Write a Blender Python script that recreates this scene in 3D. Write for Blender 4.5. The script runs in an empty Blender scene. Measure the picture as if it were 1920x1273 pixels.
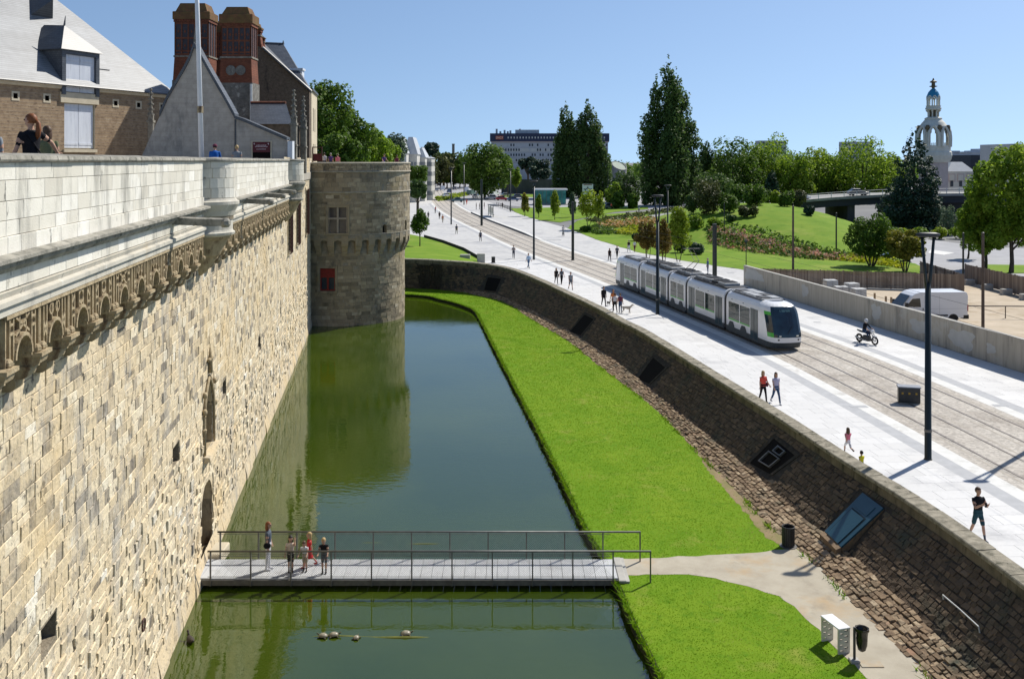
import bpy, math, random
import numpy as np
from mathutils import Vector, Matrix, kdtree, geometry
R = math.radians
rng = np.random.default_rng(7)
random.seed(7)
SC = bpy.context.scene
COL = SC.collection
CZ = 13.0; F = 1800.0; HY = 302.0          # camera height above the street, focal length (px of 1920), horizon row
cam = bpy.data.cameras.new('camera'); camo = bpy.data.objects.new('camera', cam); COL.objects.link(camo)
camo.location = (0, 0, CZ); camo.rotation_euler = (R(90), 0, 0)
cam.sensor_width = 36.0; cam.lens = 36.0*F/1920.0
cam.shift_y = -(636.5-HY)/1920.0
cam.clip_start = 0.3; cam.clip_end = 9000
SC.camera = camo
SUN = Vector((0.50, 0.475, 0.724)).normalized()
world = bpy.data.worlds.new('World'); SC.world = world; world.use_nodes = True
wn = world.node_tree.nodes; wl = world.node_tree.links
bg = wn['Background']; sky = wn.new('ShaderNodeTexSky'); sky.sky_type = 'NISHITA'; sky.sun_disc = False
sky.sun_elevation = math.asin(SUN.z); sky.sun_rotation = math.atan2(SUN.x, SUN.y)
sky.air_density = 1.0; sky.dust_density = 0.35; sky.ozone_density = 2.6; sky.altitude = 0
wtc = wn.new('ShaderNodeTexCoord'); wad = wn.new('ShaderNodeVectorMath'); wad.operation = 'ADD'; wad.inputs[1].default_value = (0, 0, 0.16)
wno = wn.new('ShaderNodeVectorMath'); wno.operation = 'NORMALIZE'
wl.new(wtc.outputs['Generated'], wad.inputs[0]); wl.new(wad.outputs[0], wno.inputs[0]); wl.new(wno.outputs[0], sky.inputs[0])
wl.new(sky.outputs[0], bg.inputs[0]); bg.inputs[1].default_value = 0.105
sl = bpy.data.lights.new('sun', 'SUN'); so = bpy.data.objects.new('sun', sl); COL.objects.link(so)
sl.energy = 4.8; sl.angle = R(0.53); sl.color = (1.0, 0.95, 0.86)
so.rotation_euler = (-SUN).to_track_quat('-Z', 'Y').to_euler(); so.location = (60, 60, 90)
SC.view_settings.view_transform = 'Standard'; SC.view_settings.look = 'None'
SC.view_settings.exposure = 0.28; SC.view_settings.gamma = 1.0
def W(px, py, z=0.0):
 y = F*(CZ-z)/(py-HY)
 return Vector(((px-960.0)*y/F, y, z))
def WY(px, py, Y):
 return Vector(((px-960.0)*Y/F, Y, CZ-(py-HY)*Y/F))
def proj(p):
 return 960+F*p[0]/p[1], HY+F*(CZ-p[2])/p[1]
MATS = {}
def mat(name, col, col2=None, rough=0.8, spec=0.3, nscale=2.0, detail=5.0, bump=0.0, bscale=20.0, tone=None,
  metal=0.0, transl=0.0, coat=0.0, stain=None, stretch=None, ramp=(0.35, 0.65), emit=None, alpha=None, trans=0.0, wp=False):
 if name in MATS: return MATS[name]
 m = bpy.data.materials.new(name); m.use_nodes = True
 N = m.node_tree.nodes; L = m.node_tree.links
 b = N['Principled BSDF']
 def rgb(c): return (c[0], c[1], c[2], 1.0)
 b.inputs['Roughness'].default_value = rough
 b.inputs['Specular IOR Level'].default_value = spec
 b.inputs['Metallic'].default_value = metal
 if coat: b.inputs['Coat Weight'].default_value = coat; b.inputs['Coat Roughness'].default_value = 0.08
 if trans: b.inputs['Transmission Weight'].default_value = trans
 TCO = N.new('ShaderNodeNewGeometry').outputs['Position'] if wp else N.new('ShaderNodeTexCoord').outputs['Object']; vec = TCO
 if stretch:
  mp = N.new('ShaderNodeMapping'); mp.inputs['Scale'].default_value = stretch
  L.new(vec, mp.inputs[0]); vec = mp.outputs[0]
 src = None
 if tone:
  at = N.new('ShaderNodeAttribute'); at.attribute_name = 'tone'
  cr = N.new('ShaderNodeValToRGB'); L.new(at.outputs['Fac'], cr.inputs[0])
  els = cr.color_ramp.elements
  els[0].position = tone[0][0]; els[0].color = rgb(tone[0][1]); els[1].position = tone[-1][0]; els[1].color = rgb(tone[-1][1])
  for p, c in tone[1:-1]:
   e = els.new(p); e.color = rgb(c)
  src = cr.outputs[0]
 else:
  v = N.new('ShaderNodeRGB'); v.outputs[0].default_value = rgb(col); src = v.outputs[0]
 if col2 is not None:
  nz = N.new('ShaderNodeTexNoise'); nz.inputs['Scale'].default_value = nscale; nz.inputs['Detail'].default_value = detail
  nz.inputs['Roughness'].default_value = 0.62
  L.new(vec, nz.inputs['Vector'])
  r2 = N.new('ShaderNodeMapRange'); r2.inputs[1].default_value = ramp[0]; r2.inputs[2].default_value = ramp[1]
  L.new(nz.outputs[0], r2.inputs[0])
  mx = N.new('ShaderNodeMix'); mx.data_type = 'RGBA'
  L.new(r2.outputs[0], mx.inputs[0]); L.new(src, mx.inputs[6]); mx.inputs[7].default_value = rgb(col2)
  src = mx.outputs[2]
 if stain:
  for (scol, sscale, lo, hi, sstr) in stain:
   nz = N.new('ShaderNodeTexNoise'); nz.inputs['Scale'].default_value = sscale; nz.inputs['Detail'].default_value = 6
   nz.inputs['Roughness'].default_value = 0.7
   mp = N.new('ShaderNodeMapping'); mp.inputs['Scale'].default_value = sstr if sstr else (1, 1, 1)
   mp.inputs['Location'].default_value = (sscale*3.1, 5.3, 1.7)
   L.new(TCO, mp.inputs[0]); L.new(mp.outputs[0], nz.inputs['Vector'])
   r2 = N.new('ShaderNodeMapRange'); r2.inputs[1].default_value = lo; r2.inputs[2].default_value = hi
   L.new(nz.outputs[0], r2.inputs[0])
   mx = N.new('ShaderNodeMix'); mx.data_type = 'RGBA'
   L.new(r2.outputs[0], mx.inputs[0]); L.new(src, mx.inputs[6]); mx.inputs[7].default_value = rgb(scol)
   src = mx.outputs[2]
 L.new(src, b.inputs['Base Color'])
 if bump:
  nb = N.new('ShaderNodeTexNoise'); nb.inputs['Scale'].default_value = bscale; nb.inputs['Detail'].default_value = 4
  L.new(vec, nb.inputs['Vector'])
  bp = N.new('ShaderNodeBump'); bp.inputs['Strength'].default_value = bump; bp.inputs['Distance'].default_value = 0.03
  L.new(nb.outputs[0], bp.inputs['Height']); L.new(bp.outputs[0], b.inputs['Normal'])
 if emit:
  b.inputs['Emission Color'].default_value = rgb(emit[0]); b.inputs['Emission Strength'].default_value = emit[1]
 if transl:
  tr = N.new('ShaderNodeBsdfTranslucent'); L.new(src, tr.inputs[0])
  ms = N.new('ShaderNodeMixShader'); ms.inputs[0].default_value = transl
  L.new(b.outputs[0], ms.inputs[1]); L.new(tr.outputs[0], ms.inputs[2])
  L.new(ms.outputs[0], N['Material Output'].inputs[0])
 MATS[name] = m
 return m
def tag(o, label=None, cat=None, group=None, kind=None):
 if label: o['label'] = label
 if cat: o['category'] = cat
 if group: o['group'] = group
 if kind: o['kind'] = kind
 return o
def thing(name, label, cat, loc=(0, 0, 0), rotz=0.0, group=None):
 o = bpy.data.objects.new(name, None); COL.objects.link(o); o.empty_display_size = 0.2
 o.location = loc; o.rotation_euler = (0, 0, rotz)
 return tag(o, label, cat, group)
def link(name, me, parent=None, loc=None):
 o = bpy.data.objects.new(name, me); COL.objects.link(o)
 if parent is not None: o.parent = parent
 if loc is not None: o.location = loc
 return o
def np_mesh(name, V, Fq, mats, tone=None, mi=None, smooth=False):
 V = np.asarray(V, dtype=np.float32); Fq = np.asarray(Fq, dtype=np.int32)
 me = bpy.data.meshes.new(name); n = len(V); m, k = Fq.shape
 me.vertices.add(n); me.vertices.foreach_set('co', V.ravel())
 me.loops.add(m*k); me.loops.foreach_set('vertex_index', Fq.ravel())
 me.polygons.add(m); me.polygons.foreach_set('loop_start', np.arange(0, m*k, k, dtype=np.int32))
 if smooth: me.polygons.foreach_set('use_smooth', np.ones(m, dtype=bool))
 for x in (mats if isinstance(mats, (list, tuple)) else [mats]): me.materials.append(x)
 if mi is not None: me.polygons.foreach_set('material_index', np.asarray(mi, dtype=np.int32))
 me.update(calc_edges=True)
 if tone is not None:
  a = me.attributes.new('tone', 'FLOAT', 'FACE'); a.data.foreach_set('value', np.asarray(tone, dtype=np.float32))
 return me
class MB:
 def __init__(s): s.v = []; s.f = []; s.m = []; s.t = []; s.cur = 0; s.tone = 0.5
 def add(s, vs, fs):
  o = len(s.v); s.v.extend([tuple(p) for p in vs])
  for f in fs: s.f.append(tuple(i+o for i in f)); s.m.append(s.cur); s.t.append(s.tone)
  return s
 def quad(s, a, b, c, d): return s.add([a, b, c, d], [(0, 1, 2, 3)])
 def box(s, x0, x1, y0, y1, z0, z1):
  v = [(x0, y0, z0), (x1, y0, z0), (x1, y1, z0), (x0, y1, z0), (x0, y0, z1), (x1, y0, z1), (x1, y1, z1), (x0, y1, z1)]
  return s.add(v, [(3, 2, 1, 0), (4, 5, 6, 7), (0, 1, 5, 4), (1, 2, 6, 5), (2, 3, 7, 6), (3, 0, 4, 7)])
 def cbox(s, c, sx, sy, sz): return s.box(c[0]-sx/2, c[0]+sx/2, c[1]-sy/2, c[1]+sy/2, c[2]-sz/2, c[2]+sz/2)
 def bbox(s, x0, x1, y0, y1, z0, z1, b=0.02):
  def ring(i, z): return [(x0+i, y0+b, z), (x0+b, y0+i, z), (x1-b, y0+i, z), (x1-i, y0+b, z), (x1-i, y1-b, z), (x1-b, y1-i, z), (x0+b, y1-i, z), (x0+i, y1-b, z)]
  return s.rings([ring(0, z0), ring(0, z1-b), ring(b, z1)])
 def rings(s, rs, cap=(True, True), closed=True):
  n = len(rs[0]); vs = [p for r in rs for p in r]; fs = []
  for i in range(len(rs)-1):
   for j in range(n if closed else n-1):
    k = (j+1) % n
    fs.append((i*n+j, i*n+k, (i+1)*n+k, (i+1)*n+j))
  if closed and cap[0]: fs.append(tuple(range(n-1, -1, -1)))
  if closed and cap[1]: fs.append(tuple(range((len(rs)-1)*n, len(rs)*n)))
  return s.add(vs, fs)
 def prism(s, poly, z0, z1):
  return s.rings([[(p[0], p[1], z0) for p in poly], [(p[0], p[1], z1) for p in poly]])
 def prismY(s, poly, y0, y1):
  return s.rings([[(p[0], y0, p[1]) for p in poly][::-1], [(p[0], y1, p[1]) for p in poly][::-1]])
 def prismX(s, poly, x0, x1):
  return s.rings([[(x0, p[0], p[1]) for p in poly], [(x1, p[0], p[1]) for p in poly]])
 def tube(s, pts, rad, n=6, cap=True):
  pts = [Vector(p) for p in pts]; rs = []
  if not isinstance(rad, (list, tuple)): rad = [rad]*len(pts)
  up = None
  for i, p in enumerate(pts):
   d = (pts[min(i+1, len(pts)-1)]-pts[max(i-1, 0)])
   if d.length < 1e-9: d = Vector((0, 0, 1))
   d.normalize()
   if up is None:
    up = Vector((0, 1, 0)) if abs(d.z) > 0.8 else Vector((0, 0, 1))
   a = up-d*up.dot(d)
   if a.length < 1e-5: a = d.orthogonal()
   a.normalize(); up = a; c = d.cross(a)
   rs.append([tuple(p+(a*math.cos(2*math.pi*k/n)+c*math.sin(2*math.pi*k/n))*rad[i]) for k in range(n)])
  return s.rings(rs, (cap, cap))
 def lathe(s, prof, c=(0, 0), n=16, a0=0.0, a1=2*math.pi):
  full = abs(a1-a0-2*math.pi) < 1e-6; k = n if full else n+1
  rs = [[(c[0]+r*math.cos(a0+(a1-a0)*j/n), c[1]+r*math.sin(a0+(a1-a0)*j/n), z) for j in range(k)] for r, z in prof]
  return s.rings(rs, (True, True), closed=full)
 def ell(s, c, rx, ry, rz, n=10, m=6):
  rs = []
  for i in range(1, m):
   t = -math.pi/2+math.pi*i/m
   rs.append([(c[0]+rx*math.cos(t)*math.cos(2*math.pi*j/n), c[1]+ry*math.cos(t)*math.sin(2*math.pi*j/n), c[2]+rz*math.sin(t)) for j in range(n)])
  return s.rings(rs)
 def map(s, fn, i0=0):
  for i in range(i0, len(s.v)): s.v[i] = tuple(fn(Vector(s.v[i])))
  return s
 def build(s, name, mats, parent=None, world=False, smooth=False, tones=False):
  me = bpy.data.meshes.new(name)
  v = s.v
  if world and parent is not None:
   l = parent.location
   v = [(p[0]-l.x, p[1]-l.y, p[2]-l.z) for p in v]
  me.from_pydata(v, [], s.f)
  for x in (mats if isinstance(mats, (list, tuple)) else [mats]): me.materials.append(x)
  if any(s.m): me.polygons.foreach_set('material_index', np.array(s.m, dtype=np.int32))
  if smooth: me.polygons.foreach_set('use_smooth', np.ones(len(s.f), dtype=bool))
  if tones:
   a = me.attributes.new('tone', 'FLOAT', 'FACE'); a.data.foreach_set('value', np.array(s.t, dtype=np.float32))
  me.update()
  return link(name, me, parent)
def copy_tree(o, parent=None):
 c = o.copy(); COL.objects.link(c)
 if parent is not None: c.parent = parent
 for ch in [x for x in bpy.data.objects if x.parent == o]: copy_tree(ch, c)
 return c
KIDS = {}
def kids(o): return list(o.children)
def dup(root, loc, rotz=None, label=None, group=None, scale=None):
 r = root.copy(); COL.objects.link(r); r.location = loc
 if rotz is not None: r.rotation_euler = (0, 0, rotz)
 if scale is not None: r.scale = (scale,)*3
 if label: r['label'] = label
 if group: r['group'] = group
 for ch in root.children:
  if ch.name in COL.objects and ch.parent == root:
   c = ch.copy(); COL.objects.link(c); c.parent = r
   for g in ch.children:
    d = g.copy(); COL.objects.link(d); d.parent = c
 return r
def struct(name, me, label=None):
 o = link(name, me); o['kind'] = 'structure'
 if label: o['label'] = label
 return o
def flat(name, poly, z, m, kind='structure', label=None, zf=None):
 vs = [Vector((p[0], p[1], 0)) for p in poly]
 tris = geometry.tessellate_polygon([vs])
 fs = []
 for t in tris:
  a, b, c = (vs[i] for i in t)
  fs.append(t if (b-a).cross(c-a).z > 0 else (t[0], t[2], t[1]))
 me = bpy.data.meshes.new(name)
 me.from_pydata([(v.x, v.y, z if zf is None else zf(v.x, v.y)) for v in vs], [], fs); me.materials.append(m); me.update()
 o = link(name, me); o['kind'] = kind
 if label: o['label'] = label
 return o
def pline(pts):
 P = np.array([(p[0], p[1]) for p in pts], float); n = len(P); out = []
 for i in range(n-1):
  p0, p1, p2, p3 = P[max(i-1, 0)], P[i], P[i+1], P[min(i+2, n-1)]
  for t in np.linspace(0, 1, 12, endpoint=False):
   out.append(0.5*((2*p1)+(-p0+p2)*t+(2*p0-5*p1+4*p2-p3)*t*t+(-p0+3*p1-3*p2+p3)*t**3))
 out.append(P[-1]); Q = np.array(out)
 s = np.concatenate([[0], np.cumsum(np.linalg.norm(np.diff(Q, axis=0), axis=1))])
 def f(a): return np.array([np.interp(a, s, Q[:, 0]), np.interp(a, s, Q[:, 1])])
 def tan(a):
  d = f(min(a+0.4, s[-1]))-f(max(a-0.4, 0)); return d/np.linalg.norm(d)
 return f, tan, s[-1], Q, s
def stone(mb, o, u, v, n, w, h, d, b, jit=0.0, jf=0.0):
 r = random.uniform
 def P(a, c, e): return (o[0]+u[0]*a+v[0]*c+n[0]*e, o[1]+u[1]*a+v[1]*c+n[1]*e, o[2]+u[2]*a+v[2]*c+n[2]*e)
 q = [(r(-jit, jit), r(-jit, jit)) for _ in range(4)]
 cs = [(0, 0), (w, 0), (w, h), (0, h)]
 ins = [(b, b), (-b, b), (-b, -b), (b, -b)]
 base = [P(c[0]+j[0], c[1]+j[1], -0.03) for c, j in zip(cs, q)]
 mid = [P(c[0]+j[0], c[1]+j[1], d-b) for c, j in zip(cs, q)]
 top = [P(c[0]+j[0]+i[0], c[1]+j[1]+i[1], d+r(-jf, jf)) for c, j, i in zip(cs, q, ins)]
 fs = [(8, 9, 10, 11)]
 for k in range(4):
  l = (k+1) % 4
  fs += [(k, l, 4+l, 4+k), (4+k, 4+l, 8+l, 8+k)]
 mb.add(base+mid+top, fs)
# ================================================================ SETTING: ground, street, moat
def area_px(ps):
 q = [proj(p) for p in ps if p[1] > 1]
 if len(q) < 3: return 0
 xs = [a[0] for a in q]; ys = [a[1] for a in q]
 if max(xs) < 0 or min(xs) > 1920 or max(ys) < 0 or min(ys) > 1273: return 0
 return abs(sum(q[i][0]*q[(i+1) % len(q)][1]-q[(i+1) % len(q)][0]*q[i][1] for i in range(len(q))))/2
def emit_pieces(pieces, name, stuffname, m, parent, limit=300, stuff_label=None, local=False):
 order = sorted(range(len(pieces)), key=lambda i: -pieces[i][0])
 big = set(order[:limit]); rest = MB(); l = parent.location if (parent and not local) else Vector((0, 0, 0))
 for i, (a, vs, fs, t) in enumerate(pieces):
  if i in big:
   me = bpy.data.meshes.new(name)
   c = Vector((0, 0, 0))
   for p in vs: c += Vector(p)
   c /= len(vs)
   me.from_pydata([(p[0]-c.x, p[1]-c.y, p[2]-c.z) for p in vs], [], fs); me.materials.append(m)
   at = me.attributes.new('tone', 'FLOAT', 'FACE'); at.data.foreach_set('value', np.full(len(fs), t, dtype=np.float32))
   link(name, me, parent, c-l)
  else:
   rest.tone = t; rest.add(vs, fs)
 if rest.v:
  o = rest.build(stuffname, m, parent, world=not local, tones=True); o['kind'] = 'stuff'
  if stuff_label: o['label'] = stuff_label
def patch(p00, p10, p11, p01, d, b, gap, jf=0.0, jit=0.0):
 P = [Vector(p) for p in (p00, p10, p11, p01)]
 c = (P[0]+P[1]+P[2]+P[3])/4
 n = (P[1]-P[0]).cross(P[3]-P[0])
 if n.length < 1e-9: n = Vector((0, 0, 1))
 n.normalize()
 def ins(p, g):
  q = c-p; l = q.length
  return p+q*min(0.45, g*1.35/max(l, 1e-6))
 r = random.uniform
 P = [p+Vector((r(-jit, jit), r(-jit, jit), r(-jit, jit))) for p in P]
 base = [ins(p, gap)-n*0.05 for p in P]; mid = [ins(p, gap)+n*(d-b) for p in P]; top = [ins(p, gap+b)+n*(d+r(-jf, jf)) for p in P]
 fs = [(8, 9, 10, 11)]
 for k in range(4):
  q = (k+1) % 4
  fs += [(k, q, 4+q, 4+k), (4+k, 4+q, 8+q, 8+k)]
 return [tuple(p) for p in base+mid+top], fs
M_asph = mat('asphalt', (0.14, 0.14, 0.145), (0.20, 0.20, 0.20), rough=0.9, nscale=0.05)
M_road = mat('pale_asphalt', (0.30, 0.30, 0.31), (0.36, 0.36, 0.37), rough=0.9, nscale=0.3)
SLAB_T = [(0, (0.53, 0.525, 0.515)), (0.5, (0.59, 0.585, 0.575)), (1, (0.65, 0.645, 0.635))]
M_slab = mat('granite_slab', wp=True, col=(0.5, 0.5, 0.5), col2=(0.53, 0.525, 0.515), tone=SLAB_T, rough=0.75, nscale=6, ramp=(0.4, 0.9), stain=[((0.40, 0.40, 0.405), 0.35, 0.56, 0.74, None), ((0.44, 0.43, 0.42), 2.4, 0.62, 0.78, None)])
M_pave = mat('granite_paving', (0.43, 0.425, 0.415), (0.53, 0.525, 0.515), rough=0.8, nscale=1.3, stain=[((0.36, 0.36, 0.37), 0.2, 0.5, 0.7, None)])
M_strip = mat('pale_kerb_stone', (0.66, 0.655, 0.63), (0.56, 0.555, 0.53), rough=0.8, nscale=1.5, stain=[((0.42, 0.40, 0.37), 0.6, 0.55, 0.72, None)])
M_grey = mat('grey_band_stone', (0.36, 0.365, 0.375), (0.42, 0.425, 0.435), rough=0.85, nscale=2)
M_rail = mat('rail_steel', (0.11, 0.09, 0.075), (0.2, 0.18, 0.16), rough=0.45, metal=0.5, nscale=3)
M_grass = mat('lawn', (0.12, 0.235, 0.008), (0.17, 0.275, 0.014), rough=0.9, spec=0.1, nscale=0.35, detail=9, bump=0.9, bscale=55,
   stain=[((0.09, 0.20, 0.006), 2.2, 0.5, 0.7, None), ((0.26, 0.29, 0.05), 0.55, 0.56, 0.74, None), ((0.33, 0.34, 0.11), 9, 0.66, 0.8, None)])
M_blade = mat('grass_blades', (0.1, 0.2, 0.02), None, tone=[(0, (0.10, 0.225, 0.006)), (0.5, (0.175, 0.31, 0.010)), (0.85, (0.30, 0.38, 0.03)), (1, (0.44, 0.43, 0.13))], rough=0.8, spec=0.1, transl=0.45)
M_earth = mat('bank_earth', (0.018, 0.022, 0.008), (0.045, 0.05, 0.015), rough=0.95, nscale=3, bump=1.0, bscale=12)
M_path = mat('gravel_path', (0.36, 0.32, 0.25), (0.43, 0.39, 0.31), rough=0.95, nscale=1.2, bump=0.3, bscale=70,
   stain=[((0.42, 0.30, 0.17), 0.25, 0.53, 0.7, None), ((0.27, 0.24, 0.19), 0.8, 0.56, 0.75, None)])
M_sand = mat('yard_sand', (0.50, 0.42, 0.32), (0.40, 0.33, 0.24), rough=0.95, nscale=0.4, bump=0.5, bscale=8, stain=[((0.28, 0.2, 0.12), 0.18, 0.52, 0.66, None)])
def sett_material():
 m = mat('granite_setts', (0.39, 0.355, 0.31), (0.46, 0.425, 0.375), rough=0.85, nscale=0.5,
   stain=[((0.25, 0.215, 0.18), 0.25, 0.52, 0.72, None), ((0.5, 0.46, 0.40), 0.6, 0.6, 0.75, None)])
 N = m.node_tree.nodes; L = m.node_tree.links; b = N['Principled BSDF']
 src = b.inputs['Base Color'].links[0].from_socket
 tc = N.new('ShaderNodeTexCoord'); mp = N.new('ShaderNodeMapping'); mp.inputs['Rotation'].default_value = (0, 0, R(50))
 mp.inputs['Scale'].default_value = (7.5, 7.5, 7.5); L.new(tc.outputs['Object'], mp.inputs[0])
 vo = N.new('ShaderNodeTexVoronoi'); vo.inputs['Scale'].default_value = 1.0; vo.inputs['Randomness'].default_value = 0.55; L.new(mp.outputs[0], vo.inputs['Vector'])
 hs = N.new('ShaderNodeSeparateColor'); L.new(vo.outputs['Color'], hs.inputs[0])
 mr = N.new('ShaderNodeMapRange'); mr.inputs[3].default_value = 0.76; mr.inputs[4].default_value = 1.18; L.new(hs.outputs[0], mr.inputs[0])
 mx = N.new('ShaderNodeMix'); mx.data_type = 'RGBA'; mx.blend_type = 'MULTIPLY'; mx.inputs[0].default_value = 1.0
 L.new(src, mx.inputs[6])
 cb = N.new('ShaderNodeCombineColor'); [L.new(mr.outputs[0], cb.inputs[i]) for i in range(3)]
 L.new(cb.outputs[0], mx.inputs[7]); L.new(mx.outputs[2], b.inputs['Base Color'])
 bp = N.new('ShaderNodeBump'); bp.inputs['Strength'].default_value = 0.5; bp.inputs['Distance'].default_value = 0.02; bp.invert = True
 L.new(vo.outputs['Distance'], bp.inputs['Height']); L.new(bp.outputs[0], b.inputs['Normal'])
 return m
M_sett = sett_material()
CREST_PX = [(757, 484, 1.7), (830, 487, 1.65), (900, 492, 1.5), (960, 502, 1.3), (1015, 522, 1.1), (1065, 545, 0.95), (1130, 575, 0.85), (1175, 600, 0.8), (1220, 622, 0.8),
   (1380, 719, 0.8), (1487, 784, 0.8), (1586, 847, 0.8), (1628, 873, 0.8), (1748, 946, 0.8), (1920, 1066, 0.8)]
crest3 = [(-34.0, 113.5, 1.7)]+[tuple(W(*p)) for p in CREST_PX]+[(15.75, 20.0, 0.8), (16.0, 10.0, 0.8), (16.2, 0.0, 0.8)]
BOT_PX = [(757, 541), (830, 544), (900, 555), (952, 570), (990, 595), (1065, 640), (1115, 680), (1220, 760), (1300, 840), (1380, 920), (1440, 985), (1489, 1028), (1539, 1066), (1575, 1107), (1620, 1157), (1690, 1220), (1745, 1273)]
ZB = -1.75
bot3 = [(-34.0, 112.0)]+[tuple(W(a, b, ZB))[:2] for a, b in BOT_PX]+[(12.3, 20.0), (12.7, 10.0), (13.0, 0.0)]
EDGE_PX = [(757, 552), (830, 562), (875, 575), (892, 585), (905, 607), (925, 647), (950, 695), (1000, 790), (1050, 890), (1097, 989), (1125, 1036), (1156, 1092), (1187, 1167), (1237, 1270)]
edge2 = [(-30.0, 107.0)]+[tuple(W(a, b, ZB))[:2] for a, b in EDGE_PX]+[(4.9, 19.0), (5.4, 10.0), (5.8, 0.0)]
cf, ctan, clen, CQ, CS = pline(crest3)
bf, btan, blen, BQ, BS = pline(bot3)
ef, etan, elen, EQ, ES = pline(edge2)
CZs = np.interp(CS, [0]+[CS[12*i] for i in range(1, len(crest3))], [p[2] for p in crest3])
def crest_z(s): return float(np.interp(s, CS, CZs))
TRK = [(21.6, 0), (21.3, 14), (20.9, 28), (19.75, 42.5), (18.7, 53.4), (17.3, 65), (14.1, 82), (10.3, 101), (5.6, 122), (0.2, 146), (-6.6, 182), (-13.0, 217), (-20.5, 265), (-28, 330), (-37, 420)]
tf, ttan, tlen, TQ, TS = pline(TRK)
def trk(s, off):
 p = tf(s); t = ttan(s); return (p[0]+t[1]*off, p[1]-t[0]*off)
def strip(name, s0, s1, o0, o1, z, m, step=3.0, kind='structure', parent=None, z1=None):
 n = max(2, int((s1-s0)/step)); vs = []; fs = []
 for i in range(n+1):
  s = s0+(s1-s0)*i/n
  a = trk(s, o0); b = trk(s, o1); vs += [(a[0], a[1], z), (b[0], b[1], z)]
  if i: fs.append((2*i-2, 2*i-1, 2*i+1, 2*i))
 me = bpy.data.meshes.new(name); me.from_pydata(vs, [], fs); me.materials.append(m); me.update()
 o = link(name, me, parent)
 if parent is None: o['kind'] = kind
 return o
BW = 6.4
gp = [(p[0], p[1]) for p in CQ[::3]]+[tuple(CQ[-1])]
flat('ground', [(-3500, 113.5)]+gp+[(16.2, -60), (3500, -60), (3500, 6000), (-3500, 6000)], -0.06, M_asph)
c_idx = [i for i in range(0, len(CQ), 4) if CQ[i][1] > 0]
left = [(CQ[i][0], CQ[i][1]) for i in c_idx][::-1]
right = [W(1395, 534), W(1395, 505), W(1300, 492), W(1200, 474), W(1120, 450), W(1064, 428), W(1010, 413), W(965, 398), W(935, 386), W(905, 374)]
street = left+[(-34, 150), (-75, 360), (-80, 430)]+[(float(p.x), float(p.y)) for p in right[::-1]]+[(31.4, 58.9), (36.4, 30), (40, 0)]
pav = flat('pavement', street, -0.012, M_pave)
bed = strip('tram_track', 0, tlen-1, 0, BW, -0.004, M_sett);
for o0, o1, nm, m in ((-0.75, 0, 'kerb_strip', M_strip), (-1.5, -0.75, 'paving_band', M_grey), (BW, BW+0.75, 'kerb_strip', M_strip), (BW+0.75, BW+1.5, 'paving_band', M_grey)):
 strip(nm, 0, 300, o0, o1, 0.0, m)
def rail(off):
 vs = []; fs = []; n = 130
 for i in range(n+1):
  s = 3+(tlen-8)*i/n
  for o, z in ((off-0.045, 0.0), (off-0.04, 0.012), (off+0.04, 0.012), (off+0.045, 0.0), (off+0.05, -0.003), (off+0.105, -0.003)):
   a = trk(s, o); vs.append((a[0], a[1], z))
  if i:
   for k in range(5):
    fs.append(((i-1)*6+k, (i-1)*6+k+1, i*6+k+1, i*6+k))
 me = bpy.data.meshes.new('rail'); me.from_pydata(vs, [], fs); me.materials.append(M_rail); me.update()
 link('rail', me, bed)
for o in (0.9, 2.335, 4.1, 5.535): rail(o)
M_srun = mat('stone_run', (0.42, 0.38, 0.32), (0.36, 0.32, 0.27), rough=0.85, nscale=1)
for o in (0.55, 2.75, 3.7, 5.9): strip('stone_run', 5, 200, o-0.05, o+0.05, 0.001, M_srun, parent=bed)
def slabs(o_in, o_out_fn, s0, s1, dirn, limit):
 out = []; s = s0; row = 0
 while s < s1:
  ds = 0.9; lim = o_out_fn(s+ds/2); a = abs(o_in)+(0.0); step = [1.5, 1.2, 1.35][row % 3]
  first = True
  while a < lim-0.05:
   w = (0.75 if (row % 2 and first) else step); first = False
   e = min(a+w, lim)
   if lim-e < 0.3: e = lim
   q = [trk(s, dirn*a), trk(s+ds, dirn*a), trk(s+ds, dirn*e), trk(s, dirn*e)]
   if dirn > 0: q = [q[0], q[3], q[2], q[1]]
   p = [(x[0], x[1], -0.004) for x in q]
   vs, fs = patch(p[0], p[1], p[2], p[3], 0.005, 0.002, 0.005, 0.001)
   out.append((area_px(p), vs, fs, float(np.clip(rng.normal(0.5, 0.22), 0, 1))))
   a = e
  s += ds; row += 1
 return out
def dist_crest(s):
 lo = 1.5
 p0 = tf(s); t = ttan(s)
 for o in np.arange(1.6, 16, 0.15):
  q = (p0[0]-t[1]*o, p0[1]+t[0]*o)
  if np.min(np.hypot(CQ[:, 0]-q[0], CQ[:, 1]-q[1])) < 0.16: return o-0.1
  lo = o
 return 8.0
CQd = np.column_stack([np.interp(np.arange(0, clen, 0.2), CS, CQ[:, 0]), np.interp(np.arange(0, clen, 0.2), CS, CQ[:, 1])])
def dist_crest(s):
 p0 = tf(s); t = ttan(s); n = np.array([-t[1], t[0]])
 d = CQd-p0; along = d@t; off = d@n
 k = (np.abs(along) < 0.35) & (off > 1)
 return min(float(off[k].min())-0.05, 11.0) if k.any() else 9.0
emit_pieces(slabs(-1.5, dist_crest, 22, 128, -1, 300), 'paving_slab', 'far_paving_slabs', M_slab, pav, 300)
def dist_wall(s):
 p0 = tf(s); t = ttan(s); n = np.array([t[1], -t[0]])
 a = np.array([31.4, 58.9]); b = np.array([24.2, 100.4])
 if p0[1] > 100: return 7.0+1.5+BW
 d = b-a; M = np.array([[n[0], -d[0]], [n[1], -d[1]]]); o, k = np.linalg.solve(M, a-p0)
 return float(o)-0.05
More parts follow.
